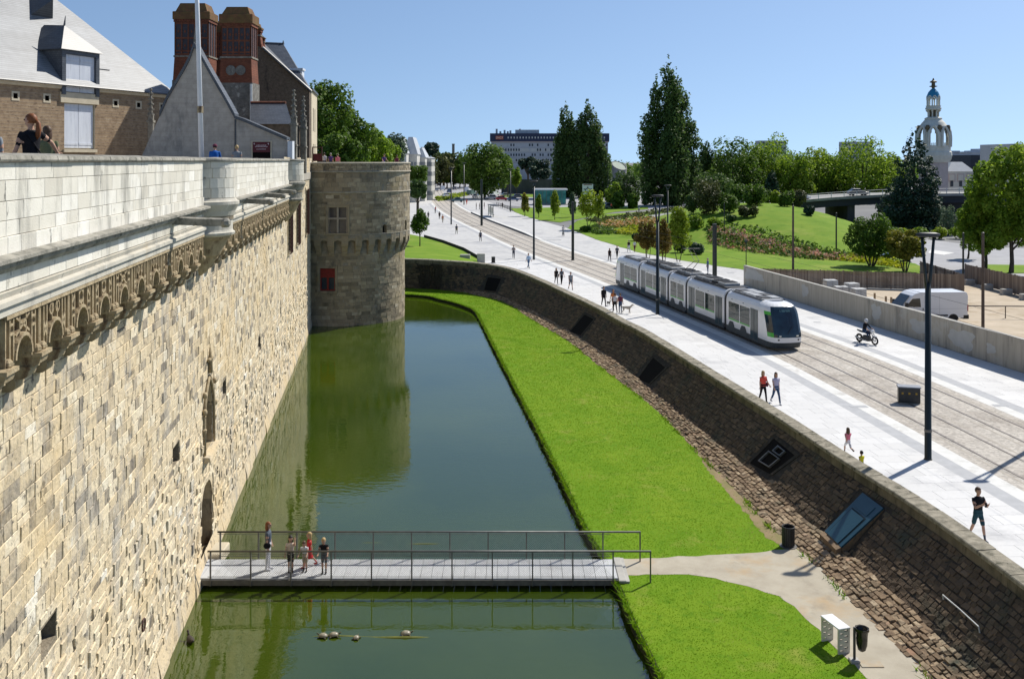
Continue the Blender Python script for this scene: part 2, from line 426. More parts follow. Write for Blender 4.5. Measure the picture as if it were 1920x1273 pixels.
pav2 = flat('far_pavement', [trk(18, BW+1.5), trk(18, BW+1.6), trk(20, BW+1.5)], -0.009, M_pave)
emit_pieces(slabs(BW+1.5, dist_wall, 30, 125, 1, 300), 'paving_slab', 'far_paving_slabs', M_slab, pav2, 300)
def water_material():
 m = bpy.data.materials.new('moat_water'); m.use_nodes = True; N = m.node_tree.nodes; L = m.node_tree.links; b = N['Principled BSDF']
 b.inputs['Roughness'].default_value = 0.03; b.inputs['IOR'].default_value = 1.8; b.inputs['Specular IOR Level'].default_value = 0.5
 tc = N.new('ShaderNodeTexCoord')
 nz = N.new('ShaderNodeTexNoise'); nz.inputs['Scale'].default_value = 0.12; nz.inputs['Detail'].default_value = 6; L.new(tc.outputs['Object'], nz.inputs['Vector'])
 cr = N.new('ShaderNodeValToRGB'); L.new(nz.outputs[0], cr.inputs[0])
 cr.color_ramp.elements[0].position = 0.35; cr.color_ramp.elements[0].color = (0.025, 0.046, 0.002, 1)
 cr.color_ramp.elements[1].position = 0.7; cr.color_ramp.elements[1].color = (0.044, 0.067, 0.004, 1)
 L.new(cr.outputs[0], b.inputs['Base Color'])
 mp = N.new('ShaderNodeMapping'); mp.inputs['Scale'].default_value = (1.0, 1.7, 1); L.new(tc.outputs['Object'], mp.inputs[0])
 n1 = N.new('ShaderNodeTexNoise'); n1.inputs['Scale'].default_value = 2.4; n1.inputs['Detail'].default_value = 3; L.new(mp.outputs[0], n1.inputs['Vector'])
 n2 = N.new('ShaderNodeTexNoise'); n2.inputs['Scale'].default_value = 0.3; n2.inputs['Detail'].default_value = 2; L.new(mp.outputs[0], n2.inputs['Vector'])
 mm = N.new('ShaderNodeMath'); mm.operation = 'MULTIPLY'; L.new(n1.outputs[0], mm.inputs[0]); L.new(n2.outputs[0], mm.inputs[1])
 bp = N.new('ShaderNodeBump'); bp.inputs['Strength'].default_value = 0.16; bp.inputs['Distance'].default_value = 0.05
 L.new(mm.outputs[0], bp.inputs['Height']); L.new(bp.outputs[0], b.inputs['Normal'])
 return m
ZW = -2.0
flat('moat_water', [(-40, -20), (12, -20), (12, 112), (-40, 112)], ZW, water_material(), label='green still moat water')
bank_poly = [tuple(EQ[i]) for i in range(0, len(EQ), 2)]+[tuple(EQ[-1])]+[tuple(p) for p in BQ[::-3]]
def outward(poly, d): return poly
bo = [(p[0]+0.7 if p[1] < 90 else p[0], p[1]+(0.8 if p[1] >= 90 else 0.1)) for p in BQ[::-3]]
bank_poly = [tuple(EQ[i]) for i in range(0, len(EQ), 2)]+[tuple(EQ[-1])]+bo
bank = flat('grass_bank', bank_poly, ZB, M_grass)
vs = []; fs = []
eb = np.arange(0, elen, 0.35)
for i, s in enumerate(eb):
 p = ef(s); t = etan(s); n = np.array([t[1], -t[0]])   # towards the water? fixed below
 n = -np.array([-t[1], t[0]]) if False else np.array([-t[1], t[0]])
 if (np.array([-4.0, 60.0])-p)@n < 0: n = -n
 j = rng.uniform(-0.06, 0.06, 3)
 vs += [(p[0]-n[0]*0.1, p[1]-n[1]*0.1, ZB+0.012), (p[0]+n[0]*(0.10+j[0]), p[1]+n[1]*(0.10+j[0]), ZB-0.04), (p[0]+n[0]*(0.04+j[1]), p[1]+n[1]*(0.04+j[1]), ZB-0.15), (p[0]+n[0]*(0.14+j[2]), p[1]+n[1]*(0.14+j[2]), ZB-0.5)]
 if i:
  for k in range(3): fs.append(((i-1)*4+k, i*4+k, i*4+k+1, (i-1)*4+k+1))
bm_ = np_mesh('bank_edge', vs, fs, M_earth); link('bank_edge', bm_, bank)
pp = [(1144, 1048), (1215, 1046), (1330, 1041), (1420, 1035), (1489, 1027), (1560, 1066), (1600, 1107), (1660, 1160), (1720, 1220), (1780, 1280), (1640, 1285), (1600, 1245), (1562, 1210), (1535, 1182), (1497, 1147), (1462, 1117), (1400, 1100), (1340, 1084), (1290, 1076), (1230, 1076), (1157, 1079)]
pts = [tuple(W(a, b, ZB))[:2] for a, b in pp]
k = pp.index((1780, 1280)); pts[k:k+2] = [pts[k], (13.3, 22), (13.6, 2), (11.9, 2), (11.0, 22), pts[k+1]]
def inpoly(poly):
 P = np.array(poly);
 def f(x, y):
  c = np.zeros(len(x), bool); j = len(P)-1
  for i in range(len(P)):
   k = ((P[i, 1] > y) != (P[j, 1] > y)) & (x < (P[j, 0]-P[i, 0])*(y-P[i, 1])/(P[j, 1]-P[i, 1]+1e-12)+P[i, 0])
   c ^= k; j = i
  return c
 return f
smooth_path = []
for i in range(len(pts)):
 a = np.array(pts[i]); b = np.array(pts[(i+1) % len(pts)]); n = max(1, int(np.linalg.norm(b-a)/0.35))
 for q in range(n):
  w = a+(b-a)*q/n; smooth_path.append((w[0]+rng.normal(0, 0.035), w[1]+rng.normal(0, 0.035)))
flat('path', smooth_path, ZB+0.006, M_path, label='beige gravel path along the foot of the quay wall')
foot = [tuple(W(a, b, ZB))[:2] for a, b in [(1300, 838), (1380, 918), (1440, 980), (1470, 1006), (1490, 1030), (1440, 1010), (1385, 945), (1330, 885)]]
fj = []
for i in range(len(foot)):
 a = np.array(foot[i]); b = np.array(foot[(i+1) % len(foot)]); n = max(1, int(np.linalg.norm(b-a)/0.25))
 for q in range(n):
  w = a+(b-a)*q/n; fj.append((w[0]+rng.normal(0, 0.06), w[1]+rng.normal(0, 0.06)))
flat('worn_earth', fj, ZB+0.004, mat('worn_earth', (0.26, 0.19, 0.11), (0.18, 0.17, 0.06), rough=0.95, nscale=1.5, bump=0.5, bscale=30))
in_bank = inpoly([tuple(EQ[i]) for i in range(0, len(EQ), 2)]+[tuple(EQ[-1])]+[tuple(p) for p in BQ[::-3]]); in_path = inpoly(pts); in_foot = inpoly(foot)
def blades(x, y, z, h, w, tone, name, m, lean=0.5):
 n = len(x); a = rng.uniform(0, 2*np.pi, n); dx = np.cos(a)*w; dy = np.sin(a)*w
 lx = rng.normal(0, lean, n)*h; ly = rng.normal(0, lean, n)*h
 V = np.empty((n, 3, 3), np.float32)
 V[:, 0] = np.stack([x-dx, y-dy, z-0.005], 1); V[:, 1] = np.stack([x+dx, y+dy, z-0.005], 1); V[:, 2] = np.stack([x+lx, y+ly, z+h], 1)
 return np_mesh(name, V.reshape(-1, 3), np.arange(3*n).reshape(-1, 3), m, tone=tone)
n0 = 480000
yy = 21+rng.random(n0)**1.7*92; xx = rng.uniform(-13, 13.5, n0)
k = in_bank(xx, yy) & ~in_path(xx, yy) & ~(in_foot(xx, yy) & (rng.random(n0) < 0.85)); xx, yy = xx[k], yy[k]
zz = np.full(len(xx), ZB); hh = rng.uniform(0.008, 0.024, len(xx))*(1+0.006*yy)
patchy = np.sin(xx*1.3+np.sin(yy*0.7)*2)*np.sin(yy*0.9+xx*0.4)
me = blades(xx, yy, zz, hh, 0.009+0.0004*yy, np.clip(rng.normal(0.46, 0.2, len(xx))+0.2*patchy+0.16*np.sin(xx*2.3+np.sin(yy*0.9)*1.5)*np.sin(yy*1.1+xx*0.6)+0.3*np.exp(-((xx-9.6)/1.3)**2-((yy-38.5)/3.0)**2), 0, 1), 'lawn_grass', M_blade)
o = link('lawn_grass', me); tag(o, 'short bright green mown grass on the moat bank', 'grass', kind='stuff')
ss = rng.uniform(0, elen, 9000); P = np.array([ef(s) for s in ss]); P += rng.normal(0, 0.05, P.shape)
k = P[:, 1] > 20; P = P[k]
me = blades(P[:, 0], P[:, 1], np.full(len(P), ZB), rng.uniform(0.06, 0.16, len(P)), 0.03, np.clip(rng.normal(0.35, 0.2, len(P)), 0, 1), 'edge_grass', M_blade, 0.9)
o = link('edge_grass', me); tag(o, 'long ragged grass along the edge of the water', 'grass', kind='stuff')
ss = rng.uniform(0, blen, 3500); ss = ss[(np.sin(ss*0.9)+np.sin(ss*2.3+1)) > 0.2]; P = np.array([bf(s) for s in ss]); P += rng.normal(0, 0.07, P.shape)-np.array([0.05, 0])
P = P[P[:, 1] > 20]
me = blades(P[:, 0], P[:, 1], np.full(len(P), ZB), rng.uniform(0.08, 0.22, len(P)), 0.03, np.clip(rng.normal(0.4, 0.25, len(P)), 0, 1), 'wall_foot_weeds', M_blade, 0.6)
o = link('wall_foot_weeds', me); tag(o, 'weeds growing along the foot of the sloping quay wall', 'weeds', kind='stuff')
# ================================================================ quay wall (sloping rubble wall with a stone coping)
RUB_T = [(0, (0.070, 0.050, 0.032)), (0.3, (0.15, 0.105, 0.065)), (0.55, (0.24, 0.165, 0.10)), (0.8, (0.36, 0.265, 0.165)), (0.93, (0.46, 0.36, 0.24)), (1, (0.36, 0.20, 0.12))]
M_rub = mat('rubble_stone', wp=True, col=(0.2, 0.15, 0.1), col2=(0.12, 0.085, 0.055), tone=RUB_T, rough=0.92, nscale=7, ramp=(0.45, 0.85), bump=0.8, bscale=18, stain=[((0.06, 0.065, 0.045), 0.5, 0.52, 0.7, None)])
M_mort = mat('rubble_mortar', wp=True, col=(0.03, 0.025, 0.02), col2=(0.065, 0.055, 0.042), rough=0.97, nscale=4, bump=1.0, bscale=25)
M_cop = mat('mossy_coping', wp=True, col=(0.34, 0.305, 0.235), col2=(0.17, 0.155, 0.115), rough=0.95, nscale=3.0, bump=0.7, bscale=30, stain=[((0.28, 0.26, 0.21), 8, 0.55, 0.75, None), ((0.045, 0.045, 0.025), 2.2, 0.54, 0.66, None)])
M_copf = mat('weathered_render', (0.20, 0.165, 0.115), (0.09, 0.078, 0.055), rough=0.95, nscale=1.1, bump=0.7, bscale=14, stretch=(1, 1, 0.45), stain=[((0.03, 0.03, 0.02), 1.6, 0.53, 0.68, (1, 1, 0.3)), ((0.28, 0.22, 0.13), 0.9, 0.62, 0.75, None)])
qw = thing('quay_wall', 'long curved sloping rubble quay wall with mossy stone coping beside the lawn', 'wall', (12.5, 34, ZB))
BQd = np.column_stack([np.interp(np.arange(0, blen, 0.1), BS, BQ[:, 0]), np.interp(np.arange(0, blen, 0.1), BS, BQ[:, 1])])
def station(s):
 p = cf(s); t = ctan(s); n = np.array([t[1], -t[0]])
 if (np.array([-6.0, 50.0])-p)@n < 0: n = -n
 z = crest_z(s)
 d = BQd-p; al = np.abs(d@t); off = d@n; k = (al < 0.3) & (off > 0.2)
 q = BQd[np.where(k)[0][np.argmin(off[k])]] if k.any() else BQd[np.argmin(np.hypot(d[:, 0], d[:, 1]))]
 f = p+n*0.58
 run = np.linalg.norm(q-f); hv = 0.5
 kf = 0.43*min(1, max(0.02, (run-0.8)/2.2)); top = f+n*0.03
 b = q+(top-q)*kf; zb = ZB-0.02+(z-hv-ZB)*(kf*0.40)
 return (p, f, top, b, q, z, z-hv, zb)
ST_S = np.arange(2.0, clen-0.5, 0.5)
ST = [station(s) for s in ST_S]
foot_ = np.array([st[4] for st in ST]); brk_ = np.array([st[3] for st in ST]); zb_ = np.array([st[7] for st in ST])
def smo(a, w=9):
 k = np.ones(w)/w; pad = w//2
 if a.ndim == 1: return np.convolve(np.pad(a, pad, mode='edge'), k, 'valid')
 return np.column_stack([np.convolve(np.pad(a[:, i], pad, mode='edge'), k, 'valid') for i in range(a.shape[1])])
foot_ = smo(foot_); brk_ = smo(brk_); zb_ = smo(zb_)
def PS(s, t):
 i = min(max((s-ST_S[0])/0.5, 0), len(ST)-1.001); a = int(i); w = i-a
 def at(j):
  st = ST[j]; q = np.array([*foot_[j], ZB-0.06]); b = np.array([*brk_[j], zb_[j]]); tp = np.array([*st[2], st[6]])
  return q+(b-q)*t if t <= 1 else b+(tp-b)*(t-1)
 return at(a)*(1-w)+at(a+1)*w
vs = []; fs = []
for i, s in enumerate(ST_S[::2]):
 for t in (0, 0.5, 1, 1.5, 2.0): vs.append(tuple(PS(s, t)))
 if i:
  for k in range(4): fs.append(((i-1)*5+k, i*5+k, i*5+k+1, (i-1)*5+k+1))
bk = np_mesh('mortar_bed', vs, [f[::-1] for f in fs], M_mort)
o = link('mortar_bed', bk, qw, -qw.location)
def s_at_px(px, py, z):
 w = W(px, py, z); return float(CS[np.argmin(np.hypot(CQ[:, 0]-w.x, CQ[:, 1]-w.y))])
OPEN = []
pieces = []
row = 0
smax = s_at_px(1920, 1066, 0.8)+6
ts = list(np.linspace(0, 1, 9))+list(np.linspace(1, 2, 14))[1:]
_sg = [s for s in ST_S if s < smax]; _tg = np.linspace(0.05, 2, 40)
_SG = np.array([[proj(PS(s, t)) for t in _tg] for s in _sg])
def find_st(px, py):
 d = np.hypot(_SG[:, :, 0]-px, _SG[:, :, 1]-py); i, j = np.unravel_index(np.argmin(d), d.shape); return float(_sg[i]), float(_tg[j])
HATCH_PX = [[(1617, 923), (1656, 952), (1577, 1025), (1546, 995)], [(1450, 814), (1498, 850), (1450, 893), (1402, 868)], [(1226, 667), (1256, 690), (1222, 722), (1196, 711)], [(1098, 587), (1118, 596), (1092, 630), (1069, 621)], [(913, 516), (945, 522), (931, 546), (905, 543)]]
HST = [[find_st(*p) for p in q] for q in HATCH_PX]
SKIP = [(min(p[0] for p in q), max(p[0] for p in q), min(p[1] for p in q), max(p[1] for p in q)) for q in HST]
for r_ in range(len(ts)-1):
 s = 4.0+rng.uniform(0, 0.3)
 while s < smax:
  near = PS(s, 1.0)[1] < 60
  w = rng.uniform(0.14, 0.42)*(1.0 if near else 1.5)
  t0, t1 = ts[r_], ts[r_+1]
  tm = (t0+t1)/2
  if not any(a < s+w and s < b and c < t1-0.02 and t0 < d-0.02 for a, b, c, d in SKIP):
   wob = 0.12*math.sin(s*1.9+r_*2.1)*(t1-t0); wob2 = 0.12*math.sin((s+w)*1.9+r_*2.1)*(t1-t0)
   cl = lambda v: min(max(v, 0), 2)
   p = [PS(s, cl(t0+wob)), PS(s, cl(t1+wob)), PS(s+w, cl(t1+wob2)), PS(s+w, cl(t0+wob2))]
   p = [p[0], p[1], p[2], p[3]]
   c = (np.array(p[1])-np.array(p[0])); e = np.array(p[3])-np.array(p[0])
   if np.cross(c, e)[2] < 0: p = [p[0], p[3], p[2], p[1]]
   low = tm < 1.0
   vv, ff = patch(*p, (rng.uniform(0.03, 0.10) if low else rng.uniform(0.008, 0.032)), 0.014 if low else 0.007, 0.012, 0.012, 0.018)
   tn = (0.25+0.75*rng.beta(2.2, 2.0)) if low else rng.beta(2.0, 3.4)*0.5  # coping shade put into the tone: upper stones darker, sunlit lower ones lighter
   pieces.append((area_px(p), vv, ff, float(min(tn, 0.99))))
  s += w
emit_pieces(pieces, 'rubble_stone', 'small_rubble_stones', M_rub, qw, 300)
s = 3.0; cops = []; bands = []
while s < clen-2:
 L_ = rng.uniform(1.1, 2.0); e = min(s+L_, clen-1.2)
 a, b = station(s), station(e)
 g = 0.012
 def v3(p, z): return Vector((p[0], p[1], z))
 ta = Vector((*ctan(s), 0)); tb = Vector((*ctan(e), 0)); j = rng.uniform(-0.012, 0.012, 4)
 A = [v3(a[0], a[5]+j[0])+ta*g, v3(a[1], a[5]-0.03+j[1])+ta*g, v3(b[1], b[5]-0.03+j[2])-tb*g, v3(b[0], b[5]+j[3])-tb*g]
 na = Vector((a[1][0]-a[0][0], a[1][1]-a[0][1], 0)).normalized(); nb = Vector((b[1][0]-b[0][0], b[1][1]-b[0][1], 0)).normalized()
 lip = 0.05
 v_ = [A[0], A[1]+na*(lip-0.03), A[1]+na*lip-Vector((0, 0, 0.03)), v3(a[1], a[5]-0.17)+na*lip+ta*g, v3(a[1], a[5]-0.17)+ta*g, v3(a[0], -0.05)+ta*g,
  A[3], A[2]+nb*(lip-0.03), A[2]+nb*lip-Vector((0, 0, 0.03)), v3(b[1], b[5]-0.17)+nb*lip-tb*g, v3(b[1], b[5]-0.17)-tb*g, v3(b[0], -0.05)-tb*g]
 f_ = [(k, (k+1) % 6, 6+(k+1) % 6, 6+k) for k in range(6)]+[(5, 4, 3, 2, 1, 0), (6, 7, 8, 9, 10, 11)]
 f_ = [q[::-1] for q in f_]
 cops.append((area_px(A), [tuple(p) for p in v_], f_, 0.5))
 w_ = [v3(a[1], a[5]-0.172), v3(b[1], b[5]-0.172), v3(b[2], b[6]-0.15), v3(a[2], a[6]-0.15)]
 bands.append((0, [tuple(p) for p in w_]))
 s = e
 if e >= clen-1.3: break
emit_pieces(cops, 'coping_stone', 'far_coping', M_cop, qw, 300)
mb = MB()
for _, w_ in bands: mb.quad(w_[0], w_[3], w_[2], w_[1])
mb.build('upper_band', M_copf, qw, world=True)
# ================================================================ CASTLE: curtain wall, turrets, round tower
ASH_T = [(0, (0.48, 0.45, 0.38)), (0.4, (0.62, 0.59, 0.51)), (0.75, (0.70, 0.675, 0.60)), (1, (0.77, 0.75, 0.69))]
M_ash = mat('white_ashlar', wp=True, col=(0.6, 0.6, 0.5), col2=(0.58, 0.555, 0.48), tone=ASH_T, rough=0.88, nscale=2.5, ramp=(0.4, 0.9), bump=0.25, bscale=30,
   stain=[((0.30, 0.29, 0.255), 1.1, 0.52, 0.70, (1, 1, 0.25)), ((0.17, 0.165, 0.145), 4.0, 0.62, 0.70, (1, 1, 0.5)), ((0.72, 0.71, 0.68), 5.0, 0.6, 0.8, (1, 1, 0.4)), ((0.42, 0.33, 0.2), 0.5, 0.62, 0.8, None)])
M_ashd = mat('grey_weathered_ashlar', wp=True, col=(0.36, 0.34, 0.29), col2=(0.20, 0.19, 0.16), rough=0.92, nscale=2.2, bump=0.5, bscale=20, stain=[((0.09, 0.09, 0.075), 3.5, 0.5, 0.7, (1, 1, 0.5)), ((0.48, 0.46, 0.40), 6, 0.58, 0.75, None)])
WST_T = [(0, (0.10, 0.088, 0.075)), (0.12, (0.16, 0.14, 0.115)), (0.25, (0.36, 0.31, 0.235)), (0.45, (0.58, 0.47, 0.305)), (0.7, (0.68, 0.57, 0.39)), (0.9, (0.74, 0.665, 0.51)), (1, (0.75, 0.71, 0.62))]
M_wst = mat('curtain_wall_stone', wp=True, col=(0.5, 0.4, 0.3), col2=(0.50, 0.42, 0.30), tone=WST_T, rough=0.92, nscale=4.5, ramp=(0.42, 0.9), bump=0.9, bscale=9,
   stain=[((0.30, 0.255, 0.18), 1.3, 0.56, 0.72, None), ((0.70, 0.66, 0.55), 2.3, 0.58, 0.74, None), ((0.12, 0.105, 0.085), 1.7, 0.60, 0.66, None), ((0.09, 0.08, 0.07), 5.0, 0.585, 0.66, None), ((0.24, 0.22, 0.19), 12.0, 0.57, 0.68, None), ((0.36, 0.33, 0.28), 0.8, 0.53, 0.66, (1, 1, 0.35)), ((0.60, 0.46, 0.26), 0.3, 0.5, 0.72, None)])
M_wmor = mat('wall_mortar', wp=True, col=(0.30, 0.25, 0.18), col2=(0.19, 0.16, 0.115), rough=0.95, nscale=5, bump=1.0, bscale=14, stain=[((0.08, 0.07, 0.055), 3.0, 0.54, 0.70, None)])
M_carv = mat('carved_stone', (0.44, 0.355, 0.225), (0.30, 0.235, 0.14), rough=0.92, nscale=3.5, bump=0.6, bscale=22, stain=[((0.12, 0.075, 0.045), 4.0, 0.53, 0.7, (1, 1, 0.35)), ((0.55, 0.49, 0.36), 6, 0.6, 0.76, None)])
M_void = mat('dark_interior', (0.012, 0.010, 0.009), rough=0.95, spec=0.1)
M_iron = mat('rusty_iron', (0.09, 0.035, 0.028), (0.05, 0.025, 0.02), rough=0.7, nscale=8)
M_oak = mat('oak_door', (0.07, 0.045, 0.03), (0.04, 0.028, 0.02), rough=0.8, nscale=6, stretch=(4, 4, 0.5))
def surface_grid(us, vs, holes, fn, depth=0.5, fine=None):
 U = sorted(set(list(us)+[h[0] for h in holes]+[h[1] for h in holes])); V = sorted(set(list(vs)+[h[2] for h in holes]+[h[3] for h in holes]))
 mb = MB()
 for i in range(len(U)-1):
  for j in range(len(V)-1):
   cu = (U[i]+U[i+1])/2; cv = (V[j]+V[j+1])/2
   if any(h[0] < cu < h[1] and h[2] < cv < h[3] for h in holes): continue
   mb.quad(fn(U[i], V[j], 0), fn(U[i+1], V[j], 0), fn(U[i+1], V[j+1], 0), fn(U[i], V[j+1], 0))
 recs = []
 for h in holes:
  u0, u1, v0, v1 = h[:4]; d = -(h[4] if len(h) > 4 else depth); r = MB()
  r.quad(fn(u0, v0, d), fn(u1, v0, d), fn(u1, v1, d), fn(u0, v1, d))
  r.quad(fn(u0, v0, 0), fn(u0, v0, d), fn(u0, v1, d), fn(u0, v1, 0)); r.quad(fn(u1, v0, d), fn(u1, v0, 0), fn(u1, v1, 0), fn(u1, v1, d))
  r.quad(fn(u0, v0, 0), fn(u1, v0, 0), fn(u1, v0, d), fn(u0, v0, d)); r.quad(fn(u0, v1, d), fn(u1, v1, d), fn(u1, v1, 0), fn(u0, v1, 0))
  recs.append(r)
 return mb, recs
WO = Vector((-11.2, 34.7, 0)); WA = math.atan2(0.134, 0.991); WN = Vector((math.cos(WA), math.sin(WA), 0)); WD = Vector((-math.sin(WA), math.cos(WA), 0))
def CWp(e, u, z): return WO+WN*e+WD*u+Vector((0, 0, z))
wall = thing('castle_curtain_wall', 'tall pale stone castle curtain wall with white parapet and carved frieze rising from the moat', 'wall', WO, WA)
def uY(y): return (y-34.7)/0.991
WIN = [(uY(66.0), uY(67.4), 6.7, 9.4), (uY(72.4), uY(73.8), 6.75, 9.7), (uY(81.2), uY(82.6), 6.85, 10.5)]
HOLES = [(-0.3, 2.05, -1.63, 1.15, 1.3), (0.25, 2.0, 2.3, 4.85, 0.5), (-5.0, -4.0, 3.42, 4.05, 0.7), (4.4, 5.3, 3.35, 3.95, 0.6), (uY(50.3), uY(51.2), 3.1, 3.7, 0.6),
  (uY(61.2), uY(61.6), 3.2, 4.0, 0.6), (uY(69.8), uY(70.2), 2.7, 3.8, 0.6), (-16.6, -15.7, 3.55, 4.05, 0.45), (uY(76), uY(76.4), 3.4, 4.3, 0.6), (uY(45.5), uY(45.9), 1.0, 1.4, 0.5)]
HOLES += [(a, b, c, d, 0.3) for a, b, c, d in WIN]
UT2 = uY(63.6); UEND = 54.5
fnw = lambda u, v, e: (e, u, v)
g1, recs = surface_grid(list(np.arange(-34, UEND+0.1, 4)), [-2.4, 0, 3, 6, 9.3], [h for h in HOLES if h[3] < 9.3], fnw)
g2, recs2 = surface_grid([UT2, 36, 42, 48, UEND], [9.3, 11, 13.2], [(h[0], h[1], 9.3, h[3], h[4]) for h in HOLES if h[3] >= 9.3], fnw)
g1, recs = surface_grid(list(np.arange(-34, UEND+0.1, 4)), [-2.4, 0, 3, 6, 9.3], [(h[0], h[1], h[2], min(h[3], 9.3), h[4]) for h in HOLES], fnw)
g1.add(g2.v, g2.f); g1.build('mortar_bed', M_wmor, wall)
for i_, r in enumerate(recs): r.build('recess', M_carv if i_ in (0, 1) else M_wmor, wall)
for r in recs2: r.build('recess', M_wmor, wall)
def blocked(u0, u1, z0, z1, pad=0.02):
 return any(a-pad < u1 and u0 < b+pad and c-pad < z1 and z0 < d+pad for a, b, c, d, *_ in HOLES)
def cut(u0, u1, z0, z1):
 segs = [(u0, u1)]
 for a, b, c, d, *_ in HOLES:
  if c < z1-0.03 and z0+0.03 < d:
   n = []
   for s0, s1 in segs:
    if b <= s0 or a >= s1: n.append((s0, s1)); continue
    if a-s0 > 0.06: n.append((s0, a))
    if s1-b > 0.06: n.append((b, s1))
   segs = n
 return segs
pieces = []
z = -1.3; zs = []
while z < 13.1:
 h = random.choice([0.18, 0.22, 0.26, 0.3, 0.24, 0.36]) if z < 5.5 else random.choice([0.24, 0.27, 0.3, 0.33])
 zs.append((z, z+h)); z += h
for (z0, z1) in zs:
 u = -30.0 if z0 < 9.2 else UT2
 z1c = z1
 wmul = random.uniform(0.8, 1.25)
 while u < UEND:
  w = max(0.2, random.gauss(0.46, 0.16))*wmul*(1 if u < 20 else 1.4)
  for a, b in cut(u, u+w, z0, z1c):
   big = 0
   if random.random() < 0.10 and b-a > 0.5:     # split into two small courses
    parts = [(a, b, z0, (z0+z1)/2), (a, b, (z0+z1)/2, z1)]
   else: parts = [(a, b, z0, z1)]
   for (a_, b_, y0, y1) in parts:
    mb = MB(); low = z0 < 3.2
    stone(mb, (0, a_+0.006, y0+0.006), (0, 1, 0), (0, 0, 1), (1, 0, 0), b_-a_-0.012, y1-y0-0.012, random.uniform(0.01, 0.065) if low else random.uniform(0.006, 0.03), 0.018 if low else 0.010, 0.026 if low else 0.012, 0.018 if low else 0.006)
    dark = 0.16 if (z0 > 4.6 and u < 24) else (0.04 if z0 > 3 else 0.01)
    dark *= (0.6+0.8*(math.sin(u*0.9+z0*1.7)*math.sin(u*0.37-z0) > -0.2))
    t = random.uniform(0.04, 0.28) if random.random() < dark else min(1, max(0.3, random.gauss(0.62, 0.15)))
    ar = area_px([CWp(0, a_, y0), CWp(0, b_, y0), CWp(0, b_, y1), CWp(0, a_, y1)]) if u > -21 else 0
    pieces.append((ar, mb.v, mb.f, t))
  u += w
emit_pieces(pieces, 'wall_stone', 'small_wall_stones', M_wst, wall, 300, local=True)
mb = MB()
u = -32.0
while u < UEND:
 w = random.uniform(1.0, 2.2); j = random.uniform(-0.03, 0.03)
 mb.rings([[(0, u, -2.5), (0.17+j, u, -2.5), (0.12+j, u, -1.8), (0.02, u, -1.28)], [(0, u+w, -2.5), (0.17+j, u+w, -2.5), (0.12+j, u+w, -1.8), (0.02, u+w, -1.25)]])
 u += w+0.015
mb.build('footing', M_wst, wall, tones=True)
def profile_run(name, prof, u0, u1, m, parent=wall, step=None):
 mb = MB(); mb.rings([[(e, u0, z) for e, z in prof], [(e, u1, z) for e, z in prof]]); return mb.build(name, m, parent)
T1U, T2U = -1.7, uY(62.0)
SECT = [(-32.0, T1U-1.1), (T1U+1.1, T2U-1.1)]
ash = []
def ashlar(u0, u1, z0, z1, e, d=0.05, wl=(0.55, 1.0)):
 u = u0
 while u < u1-0.05:
  w = min(random.uniform(*wl), u1-u)
  if u1-u-w < 0.25: w = u1-u
  mb = MB(); stone(mb, (e, u+0.004, z0+0.004), (0, 1, 0), (0, 0, 1), (1, 0, 0), w-0.008, z1-z0-0.008, d, 0.006, 0.002, 0.002)
  ar = area_px([CWp(e, u, z0), CWp(e, u+w, z0), CWp(e, u+w, z1), CWp(e, u, z1)]) if u > -21 else 0
  ash.append((ar, mb.v, mb.f, min(1, max(0, random.gauss(0.58, 0.2)))))
  u += w
for (a, b) in SECT:
 profile_run('parapet_core', [(0.0, 10.4), (0.5, 10.4), (0.5, 12.98), (0.0, 12.98)], a, b, M_wmor)
 for z0, z1 in ((12.69, 12.98), (12.36, 12.69), (12.05, 12.36), (11.80, 12.05)): ashlar(a, b, z0, z1, 0.505, 0.045)
 ashlar(a, b, 11.5, 11.80, 0.53, 0.055); ashlar(a, b, 10.95, 11.25, 0.50, 0.06, (0.6, 1.1))
 profile_run('cornice', [(0.45, 11.25), (0.62, 11.25), (0.66, 11.31), (0.70, 11.33), (0.71, 11.41), (0.80, 11.43), (0.80, 11.49), (0.6, 11.53), (0.45, 11.53)], a, b, M_ashd)
 profile_run('moulding', [(0.45, 10.56), (0.60, 10.56), (0.60, 10.70), (0.66, 10.72), (0.66, 10.80), (0.56, 10.83), (0.60, 10.93), (0.45, 10.95)], a, b, M_ash)
 u = a
 while u < b-0.1:
  w = min(random.uniform(0.8, 1.5), b-u); j = random.uniform(-0.008, 0.008)
  mb = MB(); mb.tone = 0.4; mb.rings([[(0.02, u, 12.985), (0.62+j, u, 12.985), (0.64+j, u, 13.02), (0.62+j, u, 13.09), (0.3, u, 13.13+j), (0.02, u, 13.11)], [(0.02, u+w-0.012, 12.985), (0.62+j, u+w-0.012, 12.985), (0.64+j, u+w-0.012, 13.02), (0.62+j, u+w-0.012, 13.09), (0.3, u+w-0.012, 13.13+j), (0.02, u+w-0.012, 13.11)]])
  mb.build('coping_stone', M_ashd, wall)
  u += w
emit_pieces(ash, 'ashlar_block', 'far_ashlar_blocks', M_ash, wall, 300, local=True)
BAY = 1.55
